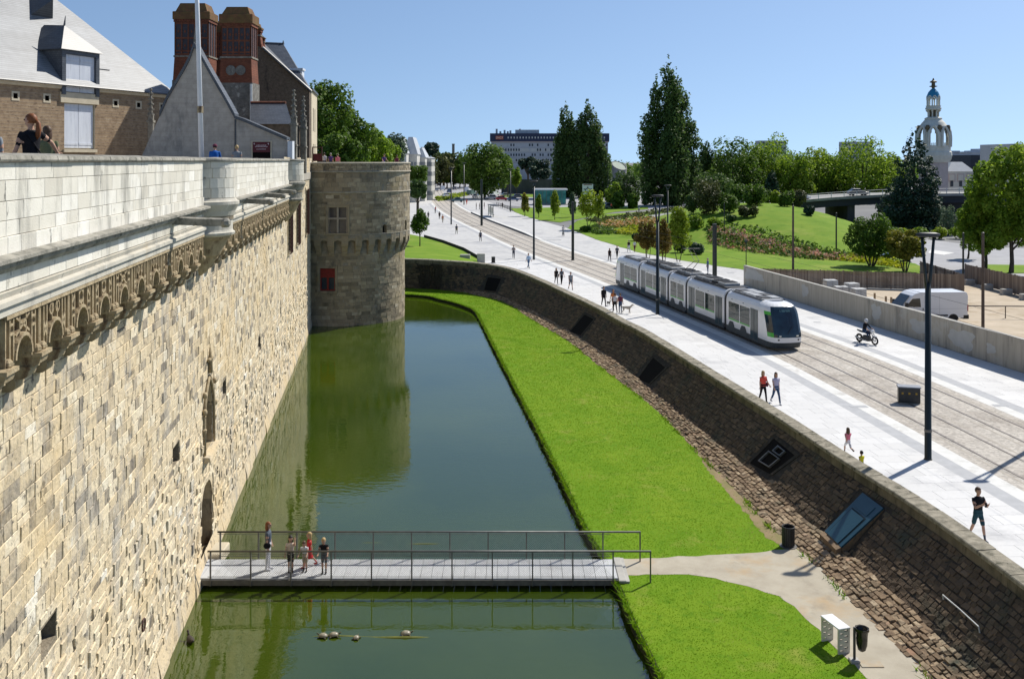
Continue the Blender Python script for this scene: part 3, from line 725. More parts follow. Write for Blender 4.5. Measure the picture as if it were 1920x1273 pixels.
def frieze_mesh(kind):
 mb = MB(); w = BAY-0.02; n = 10; r = 0.34; zc = 9.72
 arch = [(w/2+r, zc)]+[(w/2+r*math.cos(math.pi*i/n), zc+0.06+r*math.sin(math.pi*i/n)) for i in range(n+1)]+[(w/2-r, zc)]
 top = 10.54
 left_ = [(0, zc), (w/2-r, zc)]+[(w/2-r*math.cos(math.pi*i/n), zc+0.06+r*math.sin(math.pi*i/n)) for i in range(n//2+1)]+[(w/2, top), (0, top)]
 right_ = [(w-p[0], p[1]) for p in left_][::-1]
 for poly in (left_, right_):
  mb.rings([[(0.30, p[0], p[1]) for p in poly], [(0.47, p[0], p[1]) for p in poly]])
 mb.box(0.30, 0.60, 0, w, 10.49, 10.55)
 def bar(p, q, t=0.022, e0=0.46, e1=0.57):
  p = Vector((0, *p)); q = Vector((0, *q)); d = (q-p).normalized(); s = Vector((0, -d.z, d.y))*t
  v = [p-s, q-s, q+s, p+s]
  mb.rings([[(e0, k.y, k.z) for k in v], [(e1, k.y, k.z) for k in v]])
 def ring_(c, r_, k=8, t=0.02):
  for i in range(k):
   a0 = 2*math.pi*i/k; a1 = 2*math.pi*(i+1)/k
   bar((c[0]+r_*math.cos(a0), c[1]+r_*math.sin(a0)), (c[0]+r_*math.cos(a1), c[1]+r_*math.sin(a1)), t)
 for x in (0.02, 0.20, 0.36, w-0.36, w-0.20, w-0.02): bar((x, zc), (x, 10.5), 0.02)
 for x in (w/2-0.14, w/2+0.14): bar((x, zc+0.42), (x, 10.5), 0.018)
 for k in range(9):
  a0 = math.pi*k/9; a1 = math.pi*(k+1)/9
  bar((w/2+0.37*math.cos(a0), zc+0.06+0.37*math.sin(a0)), (w/2+0.37*math.cos(a1), zc+0.06+0.37*math.sin(a1)), 0.03, 0.44, 0.60)
 if kind == 0:
  bar((w/2-0.30, 10.46), (w/2+0.30, zc+0.44), 0.02); bar((w/2+0.30, 10.46), (w/2-0.30, zc+0.44), 0.02); ring_((0.28, 10.3), 0.085); ring_((w-0.28, 10.3), 0.085)
 elif kind == 1:
  ring_((w/2, 10.34), 0.13, 9, 0.024); ring_((0.28, 10.1), 0.08); ring_((w-0.28, 10.1), 0.08); bar((0.2, 10.25), (0.36, 10.45)); bar((w-0.36, 10.45), (w-0.2, 10.25))
 else:
  ring_((w/2-0.16, 10.36), 0.1); ring_((w/2+0.16, 10.36), 0.1); bar((0.2, 9.9), (0.36, 10.2)); bar((0.36, 9.9), (0.2, 10.2)); bar((w-0.2, 9.9), (w-0.36, 10.2)); bar((w-0.36, 9.9), (w-0.2, 10.2))
 for x in (0.12, w-0.12):
  mb.ell((0.55, x, zc+0.06), 0.10, 0.11, 0.09, 7, 5)
 mb.box(0.02, 0.30, 0, w, 10.3, 10.54)
 o = mb.build('frieze_panel', M_carv); me = o.data; bpy.data.objects.remove(o); return me
def corbel_mesh():
 mb = MB(); prof = [(0.0, 9.05)]
 for (e, z0, z1) in ((0.24, 9.05, 9.26), (0.45, 9.27, 9.48), (0.64, 9.49, 9.72)):
  prof += [(e-0.08, z0+0.0), (e-0.02, z0+0.04), (e, z0+0.10), (e, z1-0.05), (e-0.02, z1)]
 prof += [(0.0, 9.72)]
 hw = 0.2
 mb.rings([[(e, -hw, z) for e, z in prof], [(e, hw, z) for e, z in prof]])
 mb.box(0, 0.69, -0.26, 0.26, 9.655, 9.725); mb.box(0, 0.49, -0.23, 0.23, 9.425, 9.485)
 o = mb.build('corbel', M_carv); me = o.data; bpy.data.objects.remove(o); return me
FM = [frieze_mesh(k) for k in range(3)]; CMs = corbel_mesh()
for (a, b) in SECT:
 u0 = a if a > -20 else -30.0; k = 0
 u = u0
 if a < -20: u = b-BAY*int((b+20)/BAY)
 while u < b-0.4:
  o = link('frieze_panel', FM[(k*2+k//3) % 3], wall, (0, u, 0)); o = link('corbel', CMs, wall, (0, u, 0))
  u += BAY; k += 1
def spout(u, ln=1.5, z=11.2):
 mb = MB(); prof = [(-0.14, 0.0), (0.14, 0.0), (0.16, 0.2), (0.08, 0.24), (0.07, 0.15), (-0.07, 0.15), (-0.08, 0.24), (-0.16, 0.2)]
 mb.rings([[(0.5, u+p[0]*1.2, z+p[1]) for p in prof], [(0.5+ln*0.8, u+p[0], z-0.06+p[1]) for p in prof], [(0.5+ln, u+p[0]*0.8, z-0.05+p[1]*0.9) for p in prof]])
 mb.ell((0.5+ln, u, z+0.03), 0.16, 0.19, 0.16, 8, 5)
 mb.build('spout', M_ashd, wall, smooth=False)
for u, l in ((uY(27.2), 1.5), (uY(41), 1.2), (uY(48), 1.0), (uY(54), 1.0)): spout(u, l)
def turret(u, label_):
 c = (0.22, u); R0 = 1.19; mb = MB(); e0, e1 = -math.pi/2, math.pi/2
 tp = []
 for z0, z1 in ((12.75, 12.98), (12.42, 12.75), (12.08, 12.42), (11.74, 12.08)):
  n = 7; off = random.uniform(0, 0.2)
  for i in range(n):
   a0 = e0+(e1-e0)*(i+ (off if i else 0))/n; a1 = e0+(e1-e0)*(i+1+(off if i < n-1 else 0))/n; am = (a0+a1)/2
   def P(a, r, z): return (c[0]+r*math.cos(a), c[1]+r*math.sin(a), z)
   g = 0.004; b = MB(); b.tone = 0.5
   def ring(r, z0_, z1_, s): return [P(a0+s, r, z0_), P(am, r, z0_), P(a1-s, r, z0_), P(a1-s, r, z1_), P(am, r, z1_), P(a0+s, r, z1_)]
   b.rings([ring(R0-0.1, z0+g, z1-g, g), ring(R0-0.008, z0+g, z1-g, g), ring(R0, z0+2*g, z1-2*g, 2*g)])
   tp.append((1, b.v, b.f, min(1, max(0, random.gauss(0.4, 0.2)))))
 emit_pieces(tp, 'turret_block', 'x', M_ash, wall, 300, local=True)
 mb.lathe([(0.01, 11.0), (R0-0.06, 11.0), (R0-0.06, 13.0)], c, 20, e0, e1); mb.build('turret_core', M_wmor, wall)
 mb = MB(); mb.lathe([(R0-0.3, 12.985), (R0+0.05, 12.985), (R0+0.06, 13.04), (R0+0.03, 13.09), (R0-0.25, 13.12), (0.02, 13.12)], c, 20, e0, e1); mb.build('turret_coping', M_ashd, wall)
 mb = MB(); mb.lathe([(0.05, 9.05), (0.25, 9.2), (0.5, 9.55), (0.62, 9.72), (0.68, 9.76), (0.82, 10.05), (0.95, 10.3), (1.02, 10.36), (1.04, 10.42)], c, 20, e0, e1); mb.build('turret_corbel', M_carv, wall)
 mb = MB(); mb.lathe([(1.03, 10.42), (1.16, 10.48), (1.18, 10.56), (1.12, 10.6), (1.10, 10.66), (1.10, 11.1), (1.15, 11.14), (1.2, 11.3), (1.28, 11.45), (1.32, 11.52), (1.32, 11.62), (1.24, 11.66), (1.2, 11.73), (0.9, 11.74)], c, 20, e0, e1); mb.build('turret_moulding', M_ash if u < 5 else M_ashd, wall)
turret(T1U, ''); turret(T2U, '')
def arch_fill(u0, u1, zs_, z1, n=10, e=0.012, pointed=False, ogee=0):
 w = (u1-u0)/2; c = (u0+u1)/2; mb = MB(); h = z1-zs_
 cur = []
 for i in range(n+1):
  t = i/n
  if pointed:
   x = w*(1-t)**0.9; zz = zs_+h*math.sin(math.pi/2*t)**0.9
  else:
   x = w*math.cos(math.pi/2*t); zz = zs_+h*math.sin(math.pi/2*t)
  cur.append((x, zz))
 for sg in (-1, 1):
  for i in range(n):
   (x0, y0), (x1, y1) = cur[i], cur[i+1]
   q = [(c+sg*x0, y0), (c+sg*(w+0.001), y0), (c+sg*(w+0.001), y1), (c+sg*x1, y1)]
   if sg < 0: q = q[::-1]
   mb.rings([[(-0.35, p[0], p[1]) for p in q], [(e, p[0], p[1]) for p in q]])
 return mb, [(c-x, zz) for x, zz in cur]+[(c+x, zz) for x, zz in cur[::-1]]
mb, arc = arch_fill(-0.3, 2.05, 0.1, 1.15); mb.build('door_arch', M_wst, wall, tones=True)
vo = []
for i in range(len(arc)-1):
 if abs(arc[i][0]-arc[i+1][0])+abs(arc[i][1]-arc[i+1][1]) < 0.02: continue
 cc = (0.875, 0.0); p, q = arc[i], arc[i+1]
 def outw(k, d):
  v = Vector((k[0]-cc[0], k[1]-cc[1])).normalized(); return (k[0]+v.x*d, k[1]+v.y*d)
 m_ = MB(); poly = [p, q, outw(q, 0.3), outw(p, 0.3)]
 m_.rings([[(-0.05, k[0], k[1]) for k in poly], [(0.014, k[0], k[1]) for k in poly]]); vo.append((1, m_.v, [f[::-1] for f in m_.f], random.uniform(0.5, 0.85)))
emit_pieces(vo[::2], 'voussoir', 'x', M_wst, wall, 60, local=True)
mb = MB(); mb.box(-1.0, -0.9, -0.28, 2.03, -1.6, 1.12);
mb.build('door', M_oak, wall)
NZ0, NZ1, NU0, NU1 = 2.3, 4.85, 0.25, 2.0
mb, arc = arch_fill(NU0, NU1, 3.7, NZ1, 8, 0.012, True); mb.build('niche_arch', M_wst, wall, tones=True)
mb = MB(); c = (NU0+NU1)/2; w = (NU1-NU0)/2
for off, r in ((0.07, 0.045), (0.18, 0.035)):
 pts = []
 for i in range(17):
  t = i/16.0*2-1; a = abs(t); x = (w+off)*(a**0.85 if a > 0 else 0)*(1 if t > 0 else -1)
  zz = 3.7+(NZ1+off-3.7)*max(0, (1-a))**0.55+(0.35*max(0, 1-a*3.2) if off > 0.2 else 0)
  pts.append((0.07, c+x, zz))
 mb.tube([(0.07, c-w-off, NZ0)]+pts+[(0.07, c+w+off, NZ0)], r, 7)
mb.build('hood_mould', M_carv, wall, smooth=True)
mb = MB(); mb.tube([(0.09, c, 5.1), (0.10, c, 5.6), (0.09, c, 6.05)], [0.10, 0.085, 0.03], 7)
for dx in (-0.22, 0.22): mb.ell((0.1, c+dx, 5.62), 0.08, 0.17, 0.08, 7, 5)
mb.ell((0.1, c, 5.62), 0.1, 0.1, 0.1, 7, 5)
mb.build('finial', M_carv, wall, smooth=True)
for du, zz in ((-w-0.2, 3.9), (-w-0.16, 4.5), (w+0.22, 3.75), (w+0.1, 4.6)):
 mb = MB(); mb.ell((0.09, c+du, zz), 0.09, 0.11, 0.13, 8, 5); mb.build('crocket', M_carv, wall, smooth=True)
for du in (-w-0.16, w+0.16):
 mb = MB(); mb.lathe([(0.02, 3.0), (0.09, 3.12), (0.12, 3.25), (0.07, 3.3), (0.06, 3.7), (0.1, 3.74)], (0.04, c+du), 9); mb.build('bracket', M_carv, wall)
mb = MB(); mb.rings([[(0.0, NU0-0.3, 2.0), (0.0, NU1+0.3, 2.0), (0.0, NU1+0.3, 2.3), (0.0, NU0-0.3, 2.3)], [(0.3, NU0-0.25, 2.12), (0.3, NU1+0.25, 2.12), (0.26, NU1+0.25, 2.26), (0.26, NU0-0.25, 2.26)]]); mb.build('sill', M_wst, wall, tones=True)
mb = MB(); mb.box(-0.42, -0.36, NU0+0.02, NU1-0.02, NZ0, NZ1-0.05); mb.build('niche_panel', M_void, wall)
mb = MB()
for t in np.linspace(NU0+0.2, NU1-0.2, 4): mb.box(-0.34, -0.28, t-0.05, t+0.05, NZ0, NZ1-0.4)
for zz in np.arange(2.5, 4.6, 0.3): mb.ell((-0.3, c, zz), 0.07, 0.22, 0.1, 7, 4)
mb.build('niche_tracery', M_carv, wall)
for (a, b, c0, d) in WIN:
 mb = MB(); mb.box(-0.24, -0.2, a, b, c0, d); mb.build('window_glass', M_void, wall)
 mb = MB(); x = 0.26
 for u in np.linspace(a-0.05, b+0.05, 7): mb.box(x-0.03, x, u-0.02, u+0.02, c0-0.1, d+0.1)
 for zz in np.arange(c0-0.08, d+0.1, 0.26):
  mb.box(x-0.045, x-0.012, a-0.05, b+0.05, zz-0.018, zz+0.018); mb.box(0.02, x-0.03, a-0.06, a-0.03, zz-0.018, zz+0.018); mb.box(0.02, x-0.03, b+0.03, b+0.06, zz-0.018, zz+0.018)
 for e in (0.1, 0.19):
  for u in (a-0.045, b+0.045): mb.box(e-0.016, e+0.016, u-0.016, u+0.016, c0-0.1, d+0.1)
 mb.build('iron_grille', M_iron, wall)
 mb = MB(); mb.tone = 0.7
 mb.box(-0.02, 0.08, a-0.22, a-0.02, c0-0.2, d+0.2); mb.box(-0.02, 0.08, b+0.02, b+0.22, c0-0.2, d+0.2); mb.box(-0.02, 0.09, a-0.22, b+0.22, d+0.005, d+0.25); mb.box(-0.02, 0.1, a-0.25, b+0.25, c0-0.25, c0-0.005)
 mb.build('window_surround', M_wst, wall, tones=True)
mb = MB();
mb.tube([(0.1+0.0, -9.0+0.16*math.cos(t), 0.55+0.16*math.sin(t)) for t in np.linspace(0, 2*math.pi, 13)], 0.025, 5); mb.build('iron_ring', M_iron, wall)
M_walk = mat('rampart_paving', (0.34, 0.31, 0.26), (0.42, 0.39, 0.33), rough=0.9, nscale=1.5)
A_ = [CWp(0.1, -36, 0), CWp(0.1, UEND, 0), CWp(-45, UEND, 0), CWp(-45, -36, 0)]
mb = MB(); mb.prism([(p.x, p.y) for p in A_], 11.4, 12.0)
o = mb.build('rampart_walk', M_walk); o['kind'] = 'structure'
profile_run('parapet_inner_face', [(-0.02, 11.9), (0.02, 11.9), (0.02, 12.97), (-0.02, 12.97)], -32, T2U+1, M_ashd)
# ================================================================ round tower
TC = Vector((-16.35, 93.0, 0)); RL, RU = 5.9, 6.4
tower = thing('round_tower', 'round grey-brown stone castle tower with machicolations and a red window, standing in the moat', 'tower', TC)
TST_T = [(0, (0.15, 0.125, 0.085)), (0.3, (0.25, 0.21, 0.145)), (0.6, (0.36, 0.30, 0.205)), (0.85, (0.44, 0.375, 0.26)), (1, (0.54, 0.48, 0.36))]
M_tst = mat('tower_stone', wp=True, col=(0.3, 0.25, 0.2), col2=(0.26, 0.215, 0.15), tone=TST_T, rough=0.92, nscale=3, ramp=(0.4, 0.85), bump=0.7, bscale=10,
   stain=[((0.09, 0.085, 0.07), 0.7, 0.54, 0.70, (1, 1, 0.5)), ((0.44, 0.40, 0.31), 2.2, 0.60, 0.76, None), ((0.30, 0.24, 0.13), 0.45, 0.55, 0.7, None)])
M_tmor = mat('tower_mortar', (0.32, 0.29, 0.235), (0.20, 0.18, 0.14), rough=0.95, nscale=3, bump=0.5, bscale=15)
M_red = mat('red_shutter', (0.26, 0.022, 0.018), (0.17, 0.018, 0.015), rough=0.5, nscale=5)
M_wglass = mat('window_glass', (0.02, 0.03, 0.05), (0.04, 0.05, 0.06), rough=0.08, spec=0.6, nscale=1.2)
M_lstone = mat('pale_dressed_stone', (0.40, 0.365, 0.29), (0.28, 0.255, 0.20), rough=0.9, nscale=3)
def ang(dx, r): return -math.acos(max(-1, min(1, dx/r)))
def TP(r): return lambda a, z, e: ((r+e)*math.cos(a), (r+e)*math.sin(a), z)
aw = ang(0.62, RU); ar_ = ang(-0.40, RL); as_ = ang(4.6, RU); as2 = R(-14)
TH_U = [(aw-0.85/RU, aw+0.85/RU, 6.5, 8.8, 0.45), (as_-0.24/RU, as_+0.24/RU, 6.15, 7.15, 0.5), (as2-0.24/RU, as2+0.24/RU, 6.45, 7.4, 0.5), (ang(2.0, RU)-0.1, ang(2.0, RU)-0.06, 7.2, 7.3, 0.3)]
TH_L = [(ar_-0.70/RL, ar_+0.70/RL, 1.2, 3.25, 0.35)]
AS = list(np.linspace(-math.pi, math.pi, 73))
for holes, r_, z0, z1 in ((TH_L, RL, -2.6, 6.2), (TH_U, RU, 6.0, 12.8)):
 g, rc = surface_grid(AS, [z0, z1], holes, TP(r_)); g.build('mortar_bed', M_tmor, tower)
 for q in rc: q.build('recess', M_tst, tower, tones=True)
tp = []
def tower_courses(r_, z0, z1, hs, holes, ws, smooth_):
 z = z0
 while z < z1-0.05:
  h = min(random.choice(hs), z1-z); a = -math.pi*1.12+random.uniform(0, 0.1)
  if z1-z-h < 0.12: h = z1-z
  while a < 0.35:
   da = random.uniform(*ws)/r_; e = a+da
   hit = [q for q in holes if q[0] < e and a < q[1] and q[2] < z+h-0.02 and z+0.02 < q[3]]
   segs = [(a, e)]
   for q in hit:
    n = []
    for s0, s1 in segs:
     if q[0]-s0 > 0.01: n.append((s0, q[0]))
     if s1-q[1] > 0.01: n.append((q[1], s1))
    segs = n
   for s0, s1 in segs:
    f = TP(r_); p = [f(s0, z, 0), f(s1, z, 0), f(s1, z+h, 0), f(s0, z+h, 0)]
    vv, ff = patch(*p, random.uniform(0.012, 0.03) if smooth_ else random.uniform(0.01, 0.045), 0.008, 0.012, 0.005, 0.004)
    wp = [Vector(k)+TC for k in p]; vis = wp[0].y < 92.5 or p[0][0] > 4
    tp.append((area_px(wp) if vis else 0, vv, ff, min(1, max(0, random.gauss(0.5, 0.22)))))
   a = e
  z += h
tower_courses(RL, -2.3, 4.6, (0.26, 0.3, 0.34), TH_L, (0.45, 0.95), False)
tower_courses(RU, 6.35, 10.05, (0.24, 0.28, 0.32), TH_U, (0.4, 0.9), True)
tower_courses(RU, 10.2, 11.9, (0.36, 0.42), [], (0.6, 1.1), True)
tower_courses(RU+0.03, 12.1, 12.72, (0.2, 0.22), [], (0.3, 0.6), False)
emit_pieces(tp, 'tower_stone', 'small_tower_stones', M_tst, tower, 300, local=True)
for r0, prof in ((RU, [(0, 11.92), (0.16, 11.98), (0.16, 12.05), (0.03, 12.12)]), (RU, [(0, 10.02), (0.10, 10.1), (0.11, 10.17), (0.02, 10.22)]), (RU, [(0, 6.26), (0.06, 6.29), (0.06, 6.34), (0.0, 6.36)])):
 mb = MB(); mb.lathe([(r0+e-0.02, z) for e, z in prof], (0, 0), 72); mb.build('string_course', M_lstone, tower)
mb = MB(); mb.lathe([(RU-0.55, 12.70), (RU+0.1, 12.72), (RU+0.12, 12.80), (RU+0.06, 12.86), (RU-0.5, 12.88), (RU-0.55, 11.9)], (0, 0), 72); mb.build('coping', M_lstone, tower)
mb = MB(); mb.lathe([(0.01, 11.92), (RU-0.5, 11.92)], (0, 0), 48); mb.build('platform', M_walk, tower)
NC = 32
mc = MB(); hw = 0.30
prof = [(-0.1, 4.35), (0.06, 4.42), (0.16, 4.62), (0.18, 4.78), (0.26, 4.82), (0.36, 5.05), (0.37, 5.2), (0.46, 5.25), (0.52, 5.5), (0.52, 6.26), (-0.1, 6.26)]
mc.rings([[(RL+e, -hw*0.8 if z < 5.2 else -hw, z) for e, z in prof], [(RL+e, hw*0.8 if z < 5.2 else hw, z) for e, z in prof]])
ob = mc.build('corbel', M_tst, tower, tones=True); cme = ob.data; bpy.data.objects.remove(ob)
ml = MB(); n = 6; hwl = 0.335
poly = [(-hwl, 5.62)]+[(-hwl*math.cos(math.pi*i/n), 5.62+0.2*math.sin(math.pi*i/n)) for i in range(1, n)]+[(hwl, 5.62), (hwl, 6.26), (-hwl, 6.26)]
ml.rings([[(RU-0.28, p[0], p[1]) for p in poly], [(RU-0.02, p[0], p[1]) for p in poly]])
ob = ml.build('arch_lintel', M_tst, tower, tones=True); lme = ob.data; bpy.data.objects.remove(ob)
for k in range(NC):
 a = 2*math.pi*k/NC
 o = link('corbel', cme, tower); o.rotation_euler = (0, 0, a)
 o = link('arch_lintel', lme, tower); o.rotation_euler = (0, 0, a+math.pi/NC)
def tower_panel(name, a, r, e0, e1, u0, u1, z0, z1, m):
 mb = MB(); mb.box(r+e0, r+e1, u0, u1, z0, z1); o = mb.build(name, m, tower); o.rotation_euler = (0, 0, a); return o
w_ = tower_panel('window', aw, RU, -0.36, -0.32, -0.84, 0.84, 6.5, 8.8, M_wglass)
mb = MB(); mb.box(RU-0.32, RU+0.02, -0.08, 0.08, 6.5, 8.8); mb.box(RU-0.32, RU+0.015, -0.84, 0.84, 7.72, 7.88)
for s in (-1, 1): mb.box(RU-0.3, RU-0.02, s*0.82-0.06*(s > 0), s*0.82+0.06*(s < 0), 6.5, 8.8)
q = mb.build('mullion', mat('window_frame_stone', (0.38, 0.33, 0.27), (0.3, 0.26, 0.21), rough=0.9, nscale=4), w_)
mb = MB(); mb.box(RU-0.1, RU+0.05, -1.06, -0.85, 6.4, 9.0); mb.box(RU-0.1, RU+0.05, 0.85, 1.06, 6.4, 9.0); mb.box(RU-0.1, RU+0.07, -1.06, 1.06, 8.81, 9.08); mb.box(RU-0.1, RU+0.16, -1.06, 1.06, 6.36, 6.49)
q = mb.build('window_surround', M_tst, w_, tones=True)
r_ = tower_panel('red_window', ar_, RL, -0.30, -0.27, -0.70, 0.70, 1.2, 3.25, M_wglass)
mb = MB()
for u0, u1 in ((-0.70, -0.60), (-0.08, 0.08), (0.60, 0.70)): mb.box(RL-0.27, RL-0.12, u0, u1, 1.2, 3.25)
mb.box(RL-0.27, RL-0.14, -0.6, 0.6, 2.4, 3.25); mb.box(RL-0.27, RL-0.14, -0.6, 0.6, 1.2, 1.32); mb.build('red_frame', M_red, r_)
mb = MB(); mb.box(RL-0.1, RL+0.05, -0.92, -0.71, 1.1, 3.4); mb.box(RL-0.1, RL+0.05, 0.71, 0.92, 1.1, 3.4); mb.box(RL-0.1, RL+0.06, -0.92, 0.92, 3.26, 3.5); mb.box(RL-0.1, RL+0.12, -0.95, 0.95, 1.02, 1.19)
mb.build('window_surround', M_tst, r_, tones=True)
for a, z0, z1 in ((as_, 6.15, 7.15), (as2, 6.45, 7.4)):
 tower_panel('loophole', a, RU, -0.45, -0.4, -0.24, 0.24, z0, z1, M_void)
 mb = MB(); n = 6; cur = [(-0.24*math.cos(math.pi*i/n), z1-0.24+0.24*math.sin(math.pi*i/n)) for i in range(n+1)]
 for i in range(n):
  mb.rings([[(RU-0.1, p[0], p[1]) for p in (cur[i], cur[i+1], (cur[i+1][0], z1+0.01), (cur[i][0], z1+0.01))], [(RU+0.012, p[0], p[1]) for p in (cur[i], cur[i+1], (cur[i+1][0], z1+0.01), (cur[i][0], z1+0.01))]])
 o = mb.build('loophole_arch', M_tst, tower, tones=True); o.rotation_euler = (0, 0, a)
mb = MB(); mb.tube([(RU-0.1, 0, 11.3), (RU+0.5, 0, 11.35), (RU+0.8, 0, 11.2), (RU+1.0, 0, 11.25)], [0.16, 0.14, 0.2, 0.08], 7); o = mb.build('gargoyle', M_tst, tower, tones=True); o.rotation_euler = (0, 0, R(-118))
# ================================================================ buildings behind the rampart
def slate_material(name, c1, c2, rough=0.42):
 m = mat(name, c1, c2, rough=rough, spec=0.5, nscale=1.4, stain=[((c1[0]*0.55, c1[1]*0.55, c1[2]*0.55), 5, 0.6, 0.72, (1, 1, 2))])
 N = m.node_tree.nodes; L = m.node_tree.links; b = N['Principled BSDF']
 tc = N.new('ShaderNodeTexCoord'); br = N.new('ShaderNodeTexBrick'); br.inputs['Scale'].default_value = 1.0
 br.inputs['Brick Width'].default_value = 0.24; br.inputs['Row Height'].default_value = 0.15; br.inputs['Mortar Size'].default_value = 0.012
 br.inputs['Color1'].default_value = (1, 1, 1, 1); br.inputs['Color2'].default_value = (0.72, 0.72, 0.72, 1); br.inputs['Mortar'].default_value = (0.3, 0.3, 0.3, 1)
 mp = N.new('ShaderNodeMapping'); mp.inputs['Rotation'].default_value = (R(90), 0, 0); L.new(tc.outputs['Object'], mp.inputs[0]); L.new(mp.outputs[0], br.inputs['Vector'])
 src = b.inputs['Base Color'].links[0].from_socket
 mx = N.new('ShaderNodeMix'); mx.data_type = 'RGBA'; mx.blend_type = 'MULTIPLY'; mx.inputs[0].default_value = 0.8
 L.new(src, mx.inputs[6]); L.new(br.outputs['Color'], mx.inputs[7]); L.new(mx.outputs[2], b.inputs['Base Color'])
 return m
def brick_material(name, c1, c2, cm, bw, rh, ms=0.012, rough=0.9, rot=(R(90), 0, 0), stain=None, bump=0.6):
 m = mat(name, c1, c2, rough=rough, nscale=2.0, stain=stain)
 N = m.node_tree.nodes; L = m.node_tree.links; b = N['Principled BSDF']
 tc = N.new('ShaderNodeTexCoord'); br = N.new('ShaderNodeTexBrick'); br.inputs['Scale'].default_value = 1.0
 br.inputs['Brick Width'].default_value = bw; br.inputs['Row Height'].default_value = rh; br.inputs['Mortar Size'].default_value = ms
 br.inputs['Color1'].default_value = (1, 1, 1, 1); br.inputs['Color2'].default_value = (*(0.62, 0.6, 0.6), 1) if name != 'grey_block_render' else (0.86, 0.86, 0.86, 1); br.inputs['Mortar'].default_value = (*cm, 1)
 mp = N.new('ShaderNodeMapping'); mp.inputs['Rotation'].default_value = rot; L.new(tc.outputs['Object'], mp.inputs[0]); L.new(mp.outputs[0], br.inputs['Vector'])
 src = b.inputs['Base Color'].links[0].from_socket
 mx = N.new('ShaderNodeMix'); mx.data_type = 'RGBA'; mx.blend_type = 'MULTIPLY'; mx.inputs[0].default_value = 0.85
 L.new(src, mx.inputs[6]); L.new(br.outputs['Color'], mx.inputs[7]); L.new(mx.outputs[2], b.inputs['Base Color'])
 bp = N.new('ShaderNodeBump'); bp.inputs['Strength'].default_value = bump; bp.inputs['Distance'].default_value = 0.02; L.new(br.outputs['Fac'], bp.inputs['Height']); bp.invert = True
 L.new(bp.outputs[0], b.inputs['Normal'])
 return m
M_slate = slate_material('silver_slate', (0.25, 0.262, 0.275), (0.19, 0.20, 0.212), 0.5)
M_slated = slate_material('dark_slate', (0.10, 0.11, 0.125), (0.07, 0.078, 0.09), 0.45)
M_schist = brick_material('schist_rubble', (0.38, 0.29, 0.20), (0.26, 0.19, 0.13), (0.9, 0.85, 0.75), 0.42, 0.11, 0.02, rot=(R(90), 0, 0), stain=[((0.15, 0.105, 0.075), 4.5, 0.54, 0.66, (0.6, 0.6, 2.4)), ((0.46, 0.38, 0.28), 2, 0.6, 0.75, None)])
M_grender = brick_material('grey_block_render', (0.47, 0.43, 0.375), (0.38, 0.345, 0.30), (0.78, 0.78, 0.78), 0.75, 0.34, 0.012, stain=[((0.19, 0.185, 0.175), 0.5, 0.52, 0.7, (1, 1, 0.35)), ((0.44, 0.435, 0.42), 3, 0.6, 0.75, None)], bump=0.2)
M_brick = brick_material('chimney_brick', (0.22, 0.078, 0.045), (0.145, 0.055, 0.036), (1.1, 1.1, 1.0), 0.24, 0.075, 0.014, stain=[((0.14, 0.06, 0.035), 2, 0.55, 0.7, None), ((0.40, 0.27, 0.14), 4, 0.64, 0.76, None)])
M_lich = mat('lichened_cap', (0.12, 0.065, 0.034), (0.16, 0.105, 0.04), rough=0.95, nscale=1.8, bump=0.5, bscale=12, stain=[((0.22, 0.09, 0.05), 3, 0.52, 0.66, None)])
M_pane = mat('slate_inlay', (0.035, 0.033, 0.042), (0.055, 0.05, 0.06), rough=0.6, nscale=5)
M_darkwall = mat('dark_stone_wall', (0.16, 0.125, 0.095), (0.10, 0.08, 0.062), rough=0.95, nscale=4, bump=0.7, bscale=10, stain=[((0.22, 0.18, 0.14), 6, 0.56, 0.7, (1, 1, 2)), ((0.05, 0.042, 0.035), 1.1, 0.55, 0.7, (1, 1, 0.3))])  # dark brown stone with lighter flecks and darker upright streaks
M_speck = mat('lichen_stone_base', (0.20, 0.19, 0.17), (0.11, 0.105, 0.095), rough=0.95, nscale=3, bump=0.6, bscale=10, stain=[((0.34, 0.33, 0.30), 2.2, 0.57, 0.68, None)])
M_wdoor = mat('white_painted_boards', (0.66, 0.69, 0.74), (0.56, 0.59, 0.65), rough=0.6, nscale=1.2, stretch=(3, 3, 0.3), stain=[((0.42, 0.44, 0.48), 1.2, 0.58, 0.74, (2, 2, 0.3))])
M_cream = mat('cream_stone', (0.58, 0.51, 0.38), (0.48, 0.42, 0.31), rough=0.9, nscale=1.5)
M_goth = mat('gothic_stone', (0.27, 0.25, 0.21), (0.14, 0.13, 0.11), rough=0.93, nscale=3, bump=0.6, bscale=15, stain=[((0.42, 0.40, 0.34), 2, 0.58, 0.74, (1, 1, 0.4))])
M_zinc = mat('white_pipe', (0.62, 0.63, 0.62), (0.52, 0.53, 0.52), rough=0.5, nscale=3)
PA = Vector((-33.9, 63.6, 0)); fd = Vector((0.366, 0.931, 0)); fnrm = Vector((0.931, -0.366, 0)); LU = 16.1; U0 = -6.0; ZE = 18.55
bar = thing('barracks_building', 'brown stone building with tall silver slate roof and white shuttered dormer behind the rampart', 'building', (PA.x, PA.y, 12.0), math.atan2(fd.y, fd.x)-math.pi/2)
def wl(mb): return mb
wz = lambda z: z-12.0
D0, D1 = 5.05, 8.27
holes = [(D0+0.25, D1-0.15, wz(13.85), wz(17.15), 0.18)]+[(u, u+0.35, wz(17.2), wz(17.55), 0.3) for u in (1.0, 3.6, 10.0, 12.4, 15.0)]
g, rc = surface_grid([U0, 0, 4, 8, 12, LU], [0, 3, wz(ZE)], holes, lambda u, v, e: (e, u, v))
g.build('front_wall', M_schist, bar)
